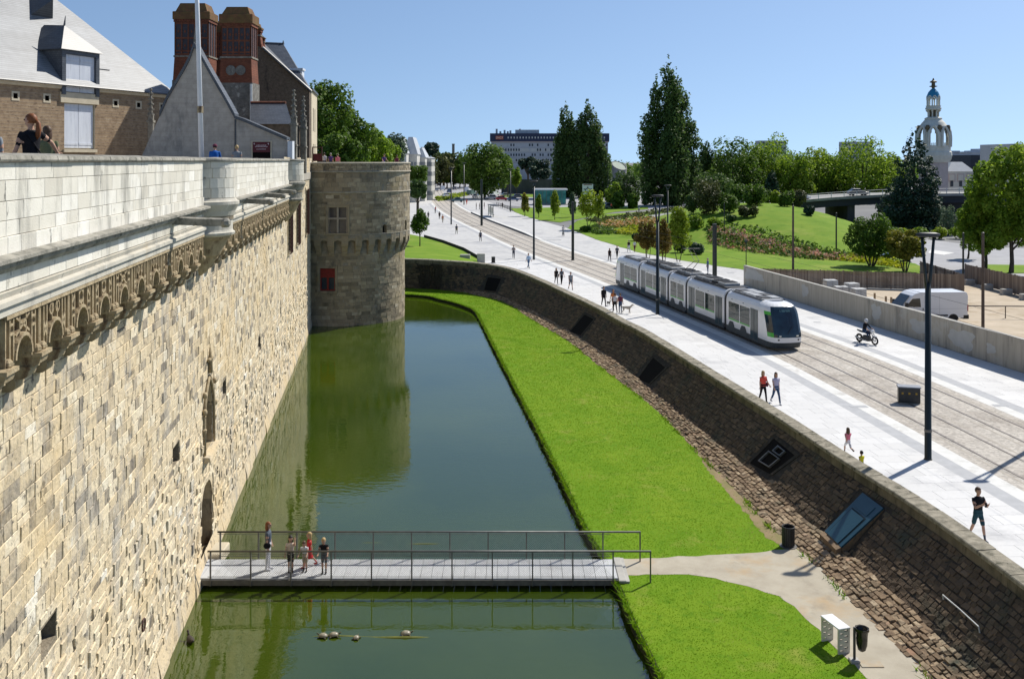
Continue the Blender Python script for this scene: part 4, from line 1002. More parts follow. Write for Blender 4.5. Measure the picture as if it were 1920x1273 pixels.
for r in rc[1:]: r.build('wall_hole', M_void, bar)
rc[0].build('window_reveal', M_cream, bar)
for (u0, u1, z0, z1, d) in holes[1:]:
 mb = MB(); mb.box(-0.02, 0.03, u0-0.14, u0-0.005, z0-0.14, z1+0.14); mb.box(-0.02, 0.03, u1+0.005, u1+0.14, z0-0.14, z1+0.14); mb.box(-0.02, 0.028, u0-0.005, u1+0.005, z1+0.004, z1+0.14); mb.box(-0.02, 0.028, u0-0.005, u1+0.005, z0-0.14, z0-0.004); mb.build('vent_surround', M_cream, bar)
mb = MB(); mb.quad((0, LU, 0), (-20, LU, 0), (-20, LU, wz(ZE)), (0, LU, wz(ZE))); mb.build('end_wall', M_schist, bar)
mb = MB()
for a, b in ((U0, D0-0.1), (D1+0.1, LU+0.25)):
 mb.rings([[(0, a, wz(ZE)-0.45), (0.12, a, wz(ZE)-0.42), (0.2, a, wz(ZE)-0.2), (0.28, a, wz(ZE)-0.02), (0, a, wz(ZE)-0.02)], [(0, b, wz(ZE)-0.45), (0.12, b, wz(ZE)-0.42), (0.2, b, wz(ZE)-0.2), (0.28, b, wz(ZE)-0.02), (0, b, wz(ZE)-0.02)]])
mb.build('eaves_cornice', M_cream, bar)
rw = 10.0; sl_ = 1.135; ov = 0.42
mb = MB(); zr = wz(ZE)+sl_*rw
mb.quad((ov, U0, wz(ZE)-sl_*ov+0.35), (ov, LU+ov, wz(ZE)-sl_*ov+0.35), (-rw, LU-rw, zr+0.35), (-rw, U0, zr+0.35))
mb.quad((ov, LU+ov, wz(ZE)-sl_*ov+0.35), (-20-ov, LU+ov, wz(ZE)-sl_*ov+0.35), (-rw, LU-rw, zr+0.35), (-rw, LU-rw, zr+0.35))
mb.build('roof', M_slate, bar)
mb = MB(); e0 = wz(ZE)-sl_*ov+0.35
mb.rings([[(ov, U0, e0-0.1), (ov+0.05, U0, e0-0.04), (ov, U0, e0+0.03), (ov-0.3, U0, e0-0.02)], [(ov, LU+ov, e0-0.1), (ov+0.05, LU+ov, e0-0.04), (ov, LU+ov, e0+0.03), (ov-0.3, LU+ov, e0-0.02)]]); mb.build('gutter', M_slated, bar)
zd0, zd1 = wz(17.93), wz(20.95)
mb = MB()
for (a, b) in ((D0-0.12, D0+0.22), (D1-0.2, D1+0.12)): mb.box(-3.2, 0.2, a, b, zd0-0.2, zd1)
mb.box(-3.2, 0.2, D0+0.22, D1-0.2, zd1-0.3, zd1)
dm = mb.build('dormer', M_slated, bar)
mb = MB(); ap = (-1.0, (D0+D1)/2-0.4, zd1+1.9); a_, b_ = D0-0.4, D1+0.3
mb.add([(0.42, a_, zd1-0.02), (0.42, b_, zd1-0.02), (-3.4, b_, zd1-0.02), (-3.4, a_, zd1-0.02), ap, (-3.4, (D0+D1)/2, zd1+2.1)], [(0, 1, 4), (1, 2, 5, 4), (3, 0, 4, 5), (3, 2, 1, 0)])
mb.tube([ap, (ap[0], ap[1]+0.1, ap[2]+0.7)], [0.08, 0.02], 5); mb.build('dormer_roof', M_slated, dm)
for (z0, z1, x) in ((zd0, zd1-0.32, 0.02), (wz(13.9), wz(17.1), -0.12)):
 m_ = (D0+D1)/2+0.03
 for (a, b) in ((D0+0.27, m_-0.02), (m_+0.02, D1-0.22)):
  mb = MB(); mb.box(x-0.05, x, a, b, z0+0.03, z1)
  mb.box(x, x+0.03, a+0.03, b-0.03, z0+0.25, z0+0.42); mb.box(x, x+0.03, a+0.03, b-0.03, z1-0.45, z1-0.28); mb.build('shutter', M_wdoor, bar)
mb = MB(); mb.box(0.0, 0.16, D0+0.1, D1-0.05, wz(13.62), wz(13.84)); mb.build('sill', M_cream, bar); mb = MB(); mb.box(0.0, 0.12, D0-0.15, D1+0.15, wz(17.16), wz(17.90)); mb.build('lintel', M_cream, bar)
mb = MB(); nrm = Vector((sl_, 0, 1)).normalized(); up = Vector((-1, 0, sl_)).normalized()
def onroof(u, w, h): return Vector((-w, u, wz(ZE)+sl_*w+0.35))+nrm*h
mb.add([onroof(9.0, 0.9, 0.08), onroof(10.5, 0.9, 0.08), onroof(10.5, 2.0, 0.08), onroof(9.0, 2.0, 0.08), onroof(9.0, 0.9, -0.1), onroof(10.5, 0.9, -0.1), onroof(10.5, 2.0, -0.1), onroof(9.0, 2.0, -0.1)], [(0, 1, 2, 3), (0, 4, 5, 1), (1, 5, 6, 2), (2, 6, 7, 3), (3, 7, 4, 0)])
mb.build('skylight', M_slate, bar)
mb = MB(); mb.add([onroof(6.3, 4.3, 0), onroof(8.3, 4.3, 0), (-3.2, 7.3, wz(ZE)+sl_*4.3+1.6), onroof(7.3, 5.6, 0)], [(0, 1, 2), (1, 3, 2), (3, 0, 2)]); mb.build('roof_vent', M_slated, bar)
YB = 68.0
gab = thing('grey_gable_house', 'grey rendered house with a concave swept gable above the rampart walk', 'house', (WY(400, 302, YB).x, YB, 12.0))
def gl(px, py, Y=YB): p = WY(px, py, Y); return (p.x-gab.location.x, p.z-12.0)
out = [(250, 328), (300, 217), (314.6, 185), (331.7, 156), (346, 131.5), (357, 110), (362, 94), (364.5, 88), (369.4, 94), (378, 110), (397, 144), (412, 170), (426.6, 195), (441, 221.6), (456, 226.5), (538.7, 262), (538.7, 328)]
gp_ = [gl(*p) for p in out]
DH = (gl(474, 302)[0], gl(507.5, 302)[0], 0.0, gl(480, 286)[1])
mb = MB(); mb.prismY(gp_[::-1], 0, 0.6); mb.build('gable_wall', M_grender, gab)
mb = MB()
for i in range(1, len(gp_)-2):
 (x0, z0), (x1, z1) = gp_[i], gp_[i+1]
 t = 0.30 if i < 13 else 0.16
 mb.rings([[(x0, -0.14, z0-0.06), (x0, -0.14, z0+t), (x0, 0.9, z0+t), (x0, 0.9, z0-0.06)], [(x1, -0.14, z1-0.06), (x1, -0.14, z1+t), (x1, 0.9, z1+t), (x1, 0.9, z1-0.06)]])
mb.build('roof', M_slated, gab)
x, z = gl(365.5, 92); mb = MB(); mb.tube([(x, 0.2, z), (x, 0.2, z+0.9), (x, 0.2, z+1.75)], [0.22, 0.13, 0.04], 6); mb.build('finial', M_goth, gab)
mb = MB(); a = gl(540, 265); b = gl(549, 302); mb.box(a[0], b[0], -0.15, 0.5, 0, a[1]); mb.build('white_pilaster', M_wdoor, gab)
mb = MB(); a = gl(441.5, 222); mb.tube([(a[0], -0.06, 0), (a[0], -0.06, a[1]-0.1)], 0.05, 6); mb.build('drainpipe', M_slated, gab)
mb = MB(); mb.box(DH[0], DH[1], -0.03, 0.02, 0, DH[3]); mb.build('doorway', M_void, gab)
mb = MB(); w_ = 0.09; t_ = gl(480, 266.5)[1]
mb.box(DH[0]-w_, DH[0], -0.07, 0.02, 0, t_+w_); mb.box(DH[1], DH[1]+w_, -0.07, 0.02, 0, t_+w_); mb.box(DH[0], DH[1], -0.07, 0.02, t_, t_+w_); mb.build('door_frame', M_cream, gab)
M_maroon = mat('maroon_sign', (0.10, 0.014, 0.02), (0.085, 0.012, 0.018), rough=0.5, nscale=2)
M_print = mat('pale_print', (0.55, 0.45, 0.45), rough=0.6)
sg = thing('entrance_sign', 'maroon sign with pale lettering over the dark doorway of the grey gabled house', 'sign', (gab.location.x+(DH[0]+DH[1])/2, YB-0.09, 12+DH[3]))
hw_ = (DH[1]-DH[0])/2-0.02; hh_ = t_-DH[3]
mb = MB(); mb.box(-hw_, hw_, -0.03, 0.03, 0, hh_); mb.build('board', M_maroon, sg)
mb = MB(); random.seed(3)
def letters(zc, h, x0, x1):
 x = x0
 while x < x1:
  w = random.uniform(0.028, 0.055); mb.box(x, min(x+w*0.7, x1), -0.036, -0.031, zc, zc+h*random.choice([1, 1, 0.75])); x += w*1.15
letters(hh_*0.62, 0.075, -0.36, 0.36); letters(hh_*0.49, 0.07, -0.44, 0.44); letters(hh_*0.26, 0.06, -0.34, 0.34)
for sx in (-1, 1): mb.add([(sx*0.5-0.05, -0.035, hh_*0.86), (sx*0.5-0.01, -0.035, hh_*0.72), (sx*0.5+0.05, -0.035, hh_*0.78), (sx*0.5+0.01, -0.035, hh_*0.9)], [(0, 1, 2, 3)])
mb.build('lettering', M_print, sg)
def chimney(name, label, pxl, pxr, ycap0, ycap1, yblk, ysh, yband, ybr, ybase, Y, base_m=None, roundels=False, capin=10):
 c = WY((pxl+pxr)/2, 302, Y); t = thing(name, label, 'chimney', (c.x, Y, 12.0), 0, 'brick chimney stacks behind the gable')
 s = Y/F; w = (pxr-pxl)*s; z = lambda y: (HY-y)*s+1.0; d = w*0.75
 k = capin*s
 mb = MB(); h0, h1 = z(ycap1), z(ycap0)
 mb.rings([[(-w/2-0.02+0.25*k, -0.02, h0), (w/2-0.25*k, -0.02, h0), (w/2-0.25*k, d, h0), (-w/2+0.25*k, d, h0)], [(-w/2+k, 0.35*k, h1), (w/2-k*0.8, 0.35*k, h1), (w/2-k*0.8, d-k*0.4, h1), (-w/2+k, d-0.4*k, h1)]]); mb.build('cap', M_lich, t)
 mb = MB(); mb.bbox(-w/2-0.14, w/2+0.14, -0.14, d+0.14, z(yblk), z(ycap1), 0.05); mb.build('crown', M_lich, t)
 mb = MB(); mb.box(-w/2-0.06, w/2+0.06, -0.06, d+0.06, z(yblk)-0.24, z(yblk)-0.002)
 for i in range(int(w/0.22)): mb.box(-w/2+0.05+i*0.22, -w/2+0.15+i*0.22, -0.11, -0.05, z(yblk)-0.2, z(yblk)-0.004)
 mb.build('corbel_course', M_brick, t)
 mb = MB(); mb.box(-w/2+0.05, w/2-0.05, 0.05, d-0.05, z(yband), z(yblk)-0.24); sh = mb.build('shaft', M_pane, t)
 mb = MB(); n = 5; zb0, zb1 = z(yband), z(yblk)-0.242
 for i in range(n+1):
  x = -w/2+(w-0.12)*i/n; mb.box(x, x+0.12, 0, 0.06, zb0, zb1)
 for q in (0.0, 0.12, 0.5, 0.94): mb.box(-w/2+0.001, w/2-0.001, 0.004, 0.055, zb0+(zb1-zb0)*q, zb0+(zb1-zb0)*q+(0.14 if q else 0.2))
 for sx in (-1, 1):
  for i in range(4): y = (d-0.12)*i/3; mb.box(sx*w/2-0.06*(sx > 0), sx*w/2+0.06*(sx < 0), y, y+0.12, zb0, zb1)
 for i in range(n):
  for q in (0.3, 0.72):
   xc = -w/2+(w-0.12)*(i+0.5)/n+0.06; zc = zb0+(zb1-zb0)*q
   mb.add([(xc-0.09, 0.02, zc), (xc, 0.02, zc-0.16), (xc+0.09, 0.02, zc), (xc, 0.02, zc+0.16)], [(0, 1, 2, 3)])
 mb.build('brick_ribs', M_brick, sh)
 mb = MB(); mb.box(-w/2-0.07, w/2+0.07, -0.07, d+0.07, z(yband)-0.12, z(yband)+0.02); mb.build('string_course', M_goth, t)
 mb = MB(); mb.rings([[(-w/2-0.1, -0.1, z(ybr)), (w/2+0.1, -0.1, z(ybr)), (w/2+0.1, d+0.1, z(ybr)), (-w/2-0.1, d+0.1, z(ybr))], [(-w/2, 0, z(yband)-0.12), (w/2, 0, z(yband)-0.12), (w/2, d, z(yband)-0.12), (-w/2, d, z(yband)-0.12)]]); mb.build('brick_plinth', M_brick, t)
 if roundels:
  for xc in (-w*0.16, w*0.16):
   mb = MB(); zc = (z(ybr)+z(yband))/2-0.05; mb.rings([[(xc+0.42*math.cos(2*math.pi*i/14), -0.12, zc+0.42*math.sin(2*math.pi*i/14)) for i in range(14)], [(xc+0.42*math.cos(2*math.pi*i/14), 0.0, zc+0.42*math.sin(2*math.pi*i/14)) for i in range(14)]]); mb.build('roundel', M_speck, t)
 mb = MB(); mb.box(-w/2-0.16, w/2+0.16, -0.14, d+0.1, z(ybase), z(ybr)); mb.build('base', base_m or M_brick, t)
 return t
chimney('chimney_stack', 'left brick chimney with dark slate inlay, partly behind the flagpole', 327, 391, 6, 22, 36.5, 50, 105, 151, 330, 84, M_speck)
chimney('chimney_stack', 'right brick chimney with two grey roundels on a speckled stone base', 414, 471, 13, 27, 44, 50, 107, 156, 330, 80, M_speck, True)
chimney('chimney_stack', 'narrow low brick chimney between the two big brick stacks', 394, 419, 40, 58, 62, 70, 110, 144, 330, 88, M_speck, False, 4)
chimney('chimney_stack', 'plain brick chimney at the top of the dark gable wall', 470, 488, 45, 52, 56, 60, 66, 84, 200, 90, None, False, 3)
chimney('chimney_stack', 'thin brick flue beside the slate ridge', 489, 495, 69, 71, 73, 75, 78, 92, 200, 91, None, False, 1)
mb = MB(); p = WY(471.5, 302, 79.8); mb.tube([(p.x, 79.7, 12), (p.x, 79.7, WY(471, 158, 79.7).z)], 0.11, 8); o = mb.build('downpipe', M_zinc); tag(o, 'white downpipe beside the speckled chimney base', 'pipe')
YD = 88.0
dk = thing('dark_gable_building', 'dark stone gable building with slate roof and cream side wall next to the round tower', 'building', (WY(530, 302, YD).x, YD, 12.0))
def dl(px, py, Y=YD): p = WY(px, py, Y); return (p.x-dk.location.x, p.z-12.0)
poly = [dl(440, 330), dl(440, 60), dl(473, 84), dl(495, 91), dl(580, 168), dl(580, 330)]
mb = MB(); mb.prismY(poly[::-1][::-1] if False else poly[::-1], 0, 0.8); mb.build('gable_wall', M_darkwall, dk)
mb = MB()
A, B = dl(494, 91), dl(583, 170)
def P3(px, py, Y): p = WY(px, py, Y); return (p.x-dk.location.x, Y-YD, p.z-12.0)
mb.add([P3(492, 90, 88.0-0.15), P3(583, 172, 88.0-0.15), P3(584, 169, 88.6), P3(531, 83, 96), P3(495, 81.5, 96), P3(583, 168, 97)], [(0, 1, 2, 3, 4), (2, 5, 3)])
mb.tube([P3(495, 81.5, 96), P3(531, 83, 96)], 0.12, 6); mb.tube([P3(531, 84, 96), P3(531, 76.5, 96)], [0.14, 0.03], 5)
mb.build('roof', M_slated, dk)
mb = MB(); mb.tube([P3(493, 90, 87.7), P3(584, 172, 87.7)], 0.13, 6); mb.build('verge', M_slated, dk)
X0 = WY(580.5, 302, YD).x-dk.location.x
fnS = lambda u, v, e: (X0-0.134*u+e, 0.8+u, v)
hs_ = [(2.0, 2.7, 3.8, 6.0, 0.2), (4.2, 4.9, 3.8, 6.0, 0.2), (2.0, 2.7, 0.9, 2.6, 0.2), (4.2, 4.9, 0.9, 2.6, 0.2)]
g, rc = surface_grid([0, 3, 7.5], [-3, 0, 7.5], hs_, fnS); g.build('side_wall', M_cream, dk)
for r in rc:
 w_ = r.build('window', M_wglass, dk)
mb = MB(); mb.rings([[(X0-0.6, 0.6, 7.5), (X0+0.2, 0.6, 7.5), (X0+0.2, 0.6, 7.7), (X0-0.6, 0.6, 7.7)], [(X0-1.6, 8.2, 7.5), (X0-0.85, 8.2, 7.5), (X0-0.85, 8.2, 7.7), (X0-1.6, 8.2, 7.7)]]); mb.build('eaves', M_slated, dk)
mb = MB(); mb.box(X0-3, X0-1.4, 3.2, 4.2, 7.7, 9.6); mb.box(X0-3.1, X0-1.3, 3.1, 4.3, 9.6, 9.8); mb.build('dormer', M_wdoor, dk)
fl = thing('low_slate_building', 'low building with dark slate roof and red ridge tiles behind the grey gable', 'building', (WY(509, 302, 74).x, 74, 12.0))
def f3(px, py, Y): p = WY(px, py, Y); return (p.x-fl.location.x, Y-74, p.z-12.0)
mb = MB(); mb.add([f3(470, 233, 74), f3(548, 233, 74), f3(536, 194, 78), f3(470, 194, 78)], [(0, 1, 2, 3)]); mb.build('roof', M_slated, fl)
mb = MB(); mb.tube([f3(470, 193, 78), f3(536, 193, 78)], 0.12, 6); mb.build('ridge_tiles', M_brick, fl)
mb = MB(); a = f3(470, 233, 74.2); b = f3(546, 233, 74.2); mb.box(a[0], b[0], 0.2, 4, -1, a[2]); mb.build('wall', M_darkwall, fl)
def pinnacle(px, ytop, yshaft, Y, label, wpx=11, zb=12.0):
 c = WY(px, 302, Y); s = Y/F; w = wpx*s; t = thing('gothic_pinnacle', label, 'pinnacle', (c.x, Y, zb), 0, 'gothic pinnacles behind the rampart')
 z = lambda y: CZ+(HY-y)*s-zb
 mb = MB(); mb.bbox(-w/2, w/2, -w/2, w/2, 0, z(yshaft), 0.06); mb.box(-w*0.62, w*0.62, -w*0.62, w*0.62, z(yshaft)-0.18, z(yshaft)); mb.box(-w*0.6, w*0.6, -w*0.6, w*0.6, z(yshaft)*0.55, z(yshaft)*0.55+0.12); mb.build('shaft', M_goth, t)
 h0 = z(yshaft); h1 = z(ytop)
 mb = MB()
 for a in range(4):
  i0 = len(mb.v); mb.add([(-w*0.42, -w*0.45, h0), (w*0.42, -w*0.45, h0), (0, -w*0.5, h0+w*1.5), (-w*0.42, -w*0.2, h0), (w*0.42, -w*0.2, h0), (0, -w*0.1, h0+w*1.5)], [(0, 1, 2), (0, 2, 5, 3), (1, 4, 5, 2)])
  mb.map(lambda v, a=a: Matrix.Rotation(a*math.pi/2, 3, 'Z') @ v, i0)
 mb.build('gablet', M_goth, t)
 mb = MB(); mb.rings([[(-w*0.34, -w*0.34, h0), (w*0.34, -w*0.34, h0), (w*0.34, w*0.34, h0), (-w*0.34, w*0.34, h0)], [(-0.03, -0.03, h1), (0.03, -0.03, h1), (0.03, 0.03, h1), (-0.03, 0.03, h1)]])
 n = 6
 for k in range(1, n):
  r_ = w*0.34*(1-k/n)+0.05; zz = h0+(h1-h0)*k/n
  for a in range(4): mb.ell((r_*math.cos(a*math.pi/2+math.pi/4)*1.4, r_*math.sin(a*math.pi/2+math.pi/4)*1.4, zz), 0.09, 0.09, 0.11, 5, 4)
 mb.ell((0, 0, h1-0.1), 0.13, 0.13, 0.1, 6, 4); mb.build('spire', M_goth, t)
pinnacle(551, 168, 231, 71, 'nearer of the two gothic pinnacles beside the dark gable')
pinnacle(569, 180, 238, 77, 'farther gothic pinnacle beside the round tower')
pinnacle(283, 166, 226, 73, 'dark gothic pinnacle in front of the barracks wall', 10)
fp = CWp(-0.5, uY(37.5), 12.0); s = fp.y/F
flagp = thing('flagpole', 'tall white flagpole standing behind the parapet', 'flagpole', fp)
mb = MB(); dx = -9*s; mb.tube([(0, 0, 0), (dx, 0, 6.6), (dx*1.5, 0, 9.5)], [0.10, 0.085, 0.07], 10); mb.build('pole', mat('white_pole', (0.72, 0.74, 0.78), (0.64, 0.66, 0.7), rough=0.5, nscale=2), flagp, smooth=True)
zc = CZ+(HY-206)*s-12; mb = MB(); mb.tube([(dx*zc/6.6, 0, zc-0.13), (dx*zc/6.6, 0, zc+0.13)], 0.115, 10); mb.build('band', M_carv, flagp)
mb = MB(); mb.bbox(-0.2, 0.2, -0.2, 0.2, 0, 0.12); mb.build('base', M_zinc, flagp)
sp = WY(595, 302, 89.5)
sgn = thing('tower_gate_board', 'dark red notice board frame at the head of the round tower', 'notice board', (sp.x, 89.5, 11.92)); s = 89.5/F
mb = MB()
for x in (-0.42, 0.42): mb.box(x-0.05, x+0.05, -0.05, 0.05, 0, 2.4)
mb.box(-0.37, 0.37, -0.04, 0.04, 2.3, 2.39); mb.build('frame', M_iron, sgn)
mb = MB(); mb.box(-0.365, 0.365, -0.025, 0.025, 1.05, 1.75); mb.build('board', M_maroon, sgn)
# ================================================================ footbridge and things on the moat bank
M_deck = mat('pale_deck_board', (0.50, 0.51, 0.52), (0.42, 0.43, 0.44), rough=0.8, nscale=3, stretch=(6, 0.6, 1), stain=[((0.35, 0.35, 0.35), 1.1, 0.56, 0.72, None)])
M_steel = mat('grey_steel', (0.17, 0.165, 0.155), (0.12, 0.115, 0.11), rough=0.5, metal=0.5, nscale=5)
M_dark = mat('dark_steel', (0.028, 0.030, 0.032), (0.045, 0.046, 0.048), rough=0.5, spec=0.4, nscale=3)
M_conc = mat('concrete', (0.44, 0.425, 0.39), (0.35, 0.34, 0.31), rough=0.9, nscale=1.5, bump=0.3, bscale=25)
M_black = mat('black_plastic', (0.012, 0.012, 0.013), (0.02, 0.02, 0.02), rough=0.45, nscale=4)
DX0, DX1, DY0, DY1, DZ = -11.35, 3.72, 33.7, 35.3, -1.63
fb = thing('footbridge', 'pale boarded footbridge with grey mesh railings crossing the moat to the castle door', 'footbridge', (-4, 34.5, ZW))
def fbk(mb, n, m, p=None, **k): return mb.build(n, m, p or fb, world=True, **k)
n = 39; pw = (DX1-DX0)/n
for i in range(n):
 mb = MB(); x = DX0+i*pw; mb.bbox(x+0.006, x+pw-0.006, DY0+random.uniform(-.004, .004), DY1, DZ-0.05, DZ+random.uniform(-0.002, 0.002), 0.006)
 c = Vector((x+pw/2, 34.5, DZ)); me = fbk(mb, 'deck_board', M_deck)
for y0, y1 in ((DY0-0.06, DY0+0.02), (DY1-0.02, DY1+0.06)):
 mb = MB(); mb.box(DX0-0.1, DX1+0.02, y0, y1, DZ-0.24, DZ-0.052); fbk(mb, 'edge_beam', M_steel)
for x in np.arange(DX0+1.5, DX1, 3.0):
 mb = MB(); mb.box(x-0.06, x+0.06, DY0+0.02, DY1-0.02, DZ-0.26, DZ-0.055); fbk(mb, 'cross_beam', M_dark)
for x in (-6.6, -1.0):
 mb = MB(); mb.tube([(x, 34.1, -3.0), (x, 34.1, DZ-0.2)], 0.11, 8); mb.tube([(x, 34.9, -3.0), (x, 34.9, DZ-0.2)], 0.11, 8); fbk(mb, 'pile', M_dark)
for (y, x0, xe, nm) in ((DY0-0.08, -10.56, 4.85, 'front'), (DY1+0.08, -10.75, 4.72, 'back')):
 xs = [x0+1.41*k for k in range(11)]+[xe]
 for x in xs:
  zb = DZ-0.24 if x < 3.7 else ZB
  mb = MB(); mb.box(x-0.022, x+0.022, y-0.035, y+0.035, zb, -0.68); fbk(mb, 'rail_post', M_steel)
 mb = MB(); mb.tube([(x0-0.1, y, -0.66), (xe+0.02, y, -0.66)], 0.036, 8); fbk(mb, 'handrail', M_steel, smooth=True)
 mb = MB(); mb.tube([(x0-0.1, y, DZ+0.08), (3.6, y, DZ+0.08)], 0.012, 5); mb.tube([(x0-0.1, y, -0.74), (3.6, y, -0.74)], 0.010, 5); fbk(mb, 'mesh_wire', M_steel)
 V = []; Fq = []; zt, zb = -0.74, DZ+0.08; hh = zt-zb; w = 0.005; st = 0.08
 for sg in (-1, 1):
  for xx in np.arange(x0, 3.6+hh, st):
   a, b = (xx-hh, xx) if sg > 0 else (xx, xx-hh)
   t0 = 0.0; t1 = 1.0
   pa = (a, zb); pb = (b, zt)
   if min(a, b) < x0 or max(a, b) > 3.6: continue
   k = len(V); V += [(pa[0]-w, y, pa[1]), (pa[0]+w, y, pa[1]), (pb[0]+w, y, pb[1]), (pb[0]-w, y, pb[1])]; Fq.append((k, k+1, k+2, k+3))
 me = np_mesh('mesh_infill', [(p[0]-fb.location.x, p[1]-fb.location.y, p[2]-fb.location.z) for p in V], Fq, M_steel); link('mesh_infill', me, fb)
mb = MB(); mb.box(3.74, 4.12, 33.55, 35.55, -2.3, -1.68); mb.bbox(3.735, 4.0, 33.5, 35.5, -1.68, -1.635, 0.02); fbk(mb, 'abutment', M_conc)
mb = MB(); mb.bbox(-11.35, -10.9, 33.4, 36.2, -2.4, -1.66, 0.03); mb.bbox(-11.3, -10.75, 35.36, 36.6, -1.9, -1.5, 0.04); fbk(mb, 'threshold_stone', M_cream)
M_log = mat('algae_log', (0.16, 0.155, 0.018), (0.07, 0.085, 0.01), rough=0.6, nscale=2)
def log(x0, x1, y, label, z=ZW-0.03, r=0.1):
 mb = MB(); pts = [(x0+(x1-x0)*t, y+0.06*math.sin(t*7), z+0.025*math.sin(t*11)) for t in np.linspace(0, 1, 14)]
 mb.tube(pts, [r*(0.35+0.65*math.sin(math.pi*min(0.97, max(0.03, t)))) for t in np.linspace(0, 1, 14)], 8)
 o = mb.build('sunken_log', M_log, smooth=True); tag(o, label, 'log'); return o
log(-6.6, -1.9, 30.3, 'half sunken green log carrying the turtles', ZW-0.055, 0.085)
log(-6.4, -2.0, 37.7, 'half sunken pale log beyond the footbridge', ZW-0.065, 0.08)
M_shell = mat('turtle_shell', (0.30, 0.27, 0.20), (0.17, 0.15, 0.10), rough=0.35, nscale=9)
M_tskin = mat('turtle_skin', (0.055, 0.055, 0.03), (0.09, 0.08, 0.03), rough=0.6, nscale=12)
def turtle(px, py, rot, label, sc=1.0):
 p = W(px, py, ZW); t = thing('turtle', label, 'turtle', (p.x, p.y, ZW-0.0), rot, 'turtles on the sunken log'); t.scale = (sc*0.8,)*3
 mb = MB(); mb.lathe([(0.155, 0.045), (0.16, 0.06), (0.14, 0.1), (0.1, 0.135), (0.05, 0.152), (0.005, 0.155)], (0, 0), 14); mb.map(lambda v: Vector((v.x*1.15, v.y*0.92, v.z))); mb.build('shell', M_shell, t, smooth=True)
 mb = MB()   # body: plastron, neck and head, four legs, tail
 mb.ell((0, 0, 0.045), 0.15, 0.115, 0.04, 12, 6); mb.tube([(0.12, 0, 0.05), (0.19, 0, 0.085), (0.225, 0, 0.11)], [0.035, 0.028, 0.026], 7); mb.ell((0.245, 0, 0.118), 0.038, 0.026, 0.024, 8, 6)
 for sx, sy in ((0.1, 0.1), (0.1, -0.1), (-0.1, 0.1), (-0.1, -0.1)): mb.tube([(sx*0.9, sy*0.8, 0.045), (sx*1.4, sy*1.5, 0.03), (sx*1.75, sy*1.75, 0.01)], [0.034, 0.03, 0.018], 6)
 mb.tube([(-0.14, 0, 0.04), (-0.22, 0, 0.02)], [0.018, 0.005], 5); mb.build('body', M_tskin, t, smooth=True)
turtle(606, 1194, 2.9, 'leftmost turtle basking on the green log'); turtle(626, 1192.5, 0.2, 'turtle right behind the leftmost one on the log', 1.05)
turtle(668, 1197, 1.3, 'turtle alone in the middle of the log', 0.8); turtle(761, 1190, 0.15, 'rightmost turtle with limbs stretched out on the log', 1.1)
p = W(357, 1203, ZW); dk_ = thing('duck', 'dark duck floating at the foot of the castle wall', 'duck', p, 2.2)
mb = MB(); mb.rings([[(x, w*math.cos(2*math.pi*j/10), 0.05+zc+h*math.sin(2*math.pi*j/10)) for j in range(10)] for x, w, h, zc in ((-0.26, 0.01, 0.01, 0.09), (-0.2, 0.06, 0.05, 0.05), (-0.05, 0.11, 0.09, 0.02), (0.1, 0.1, 0.09, 0.02), (0.18, 0.05, 0.06, 0.05))])
mb.tube([(0.15, 0, 0.09), (0.2, 0, 0.18), (0.22, 0, 0.24)], [0.05, 0.032, 0.035], 8); mb.ell((0.24, 0, 0.25), 0.055, 0.04, 0.04, 8, 6); mb.build('body', mat('duck_feathers', (0.06, 0.045, 0.03), (0.03, 0.025, 0.02), rough=0.7, nscale=14), dk_, smooth=True)
mb = MB(); mb.tube([(0.28, 0, 0.245), (0.35, 0, 0.235)], [0.02, 0.012], 6); mb.build('beak', mat('duck_beak', (0.3, 0.2, 0.03), rough=0.5), dk_)
def slat_bin(p, label):
 t = thing('litter_bin', label, 'litter bin', p); n = 22
 mb = MB(); mb.lathe([(0.30, 0.0), (0.33, 0.01), (0.33, 0.03), (0.02, 0.035)], (0, 0), 20); mb.build('base_plate', M_steel, t)
 mb = MB(); mb.lathe([(0.02, 0.05), (0.2, 0.05), (0.215, 0.74), (0.2, 0.74), (0.18, 0.1)], (0, 0), 20); mb.build('liner', M_black, t)
 mb = MB()
 for k in range(n):
  a = 2*math.pi*k/n; i0 = len(mb.v); mb.box(0.222, 0.24, -0.018, 0.018, 0.04, 0.78); mb.map(lambda v, a=a: Matrix.Rotation(a, 3, 'Z') @ v, i0)
 mb.build('slats', M_dark, t)
 for z in (0.06, 0.76):
  mb = MB(); mb.tube([(0.232*math.cos(a), 0.232*math.sin(a), z) for a in np.linspace(0, 2*math.pi, 25)], 0.018, 5); mb.build('ring', M_dark, t)
slat_bin(W(1478, 1024, ZB), 'round black slatted litter bin at the corner of the lawn by the quay wall')
a = W(1551, 1200, ZB); b = W(1582, 1224.5, ZB); ctr = (a+b)/2; dr = (b-a); rot = math.atan2(dr.y, dr.x); L_ = dr.length
M_alu = mat('pale_perforated_metal', (0.62, 0.615, 0.58), (0.5, 0.49, 0.45), rough=0.5, nscale=4)
bt = thing('perforated_bench', 'small pale metal stand with perforated legs on the lawn edge beside the bag bin', 'stand', ctr, rot)
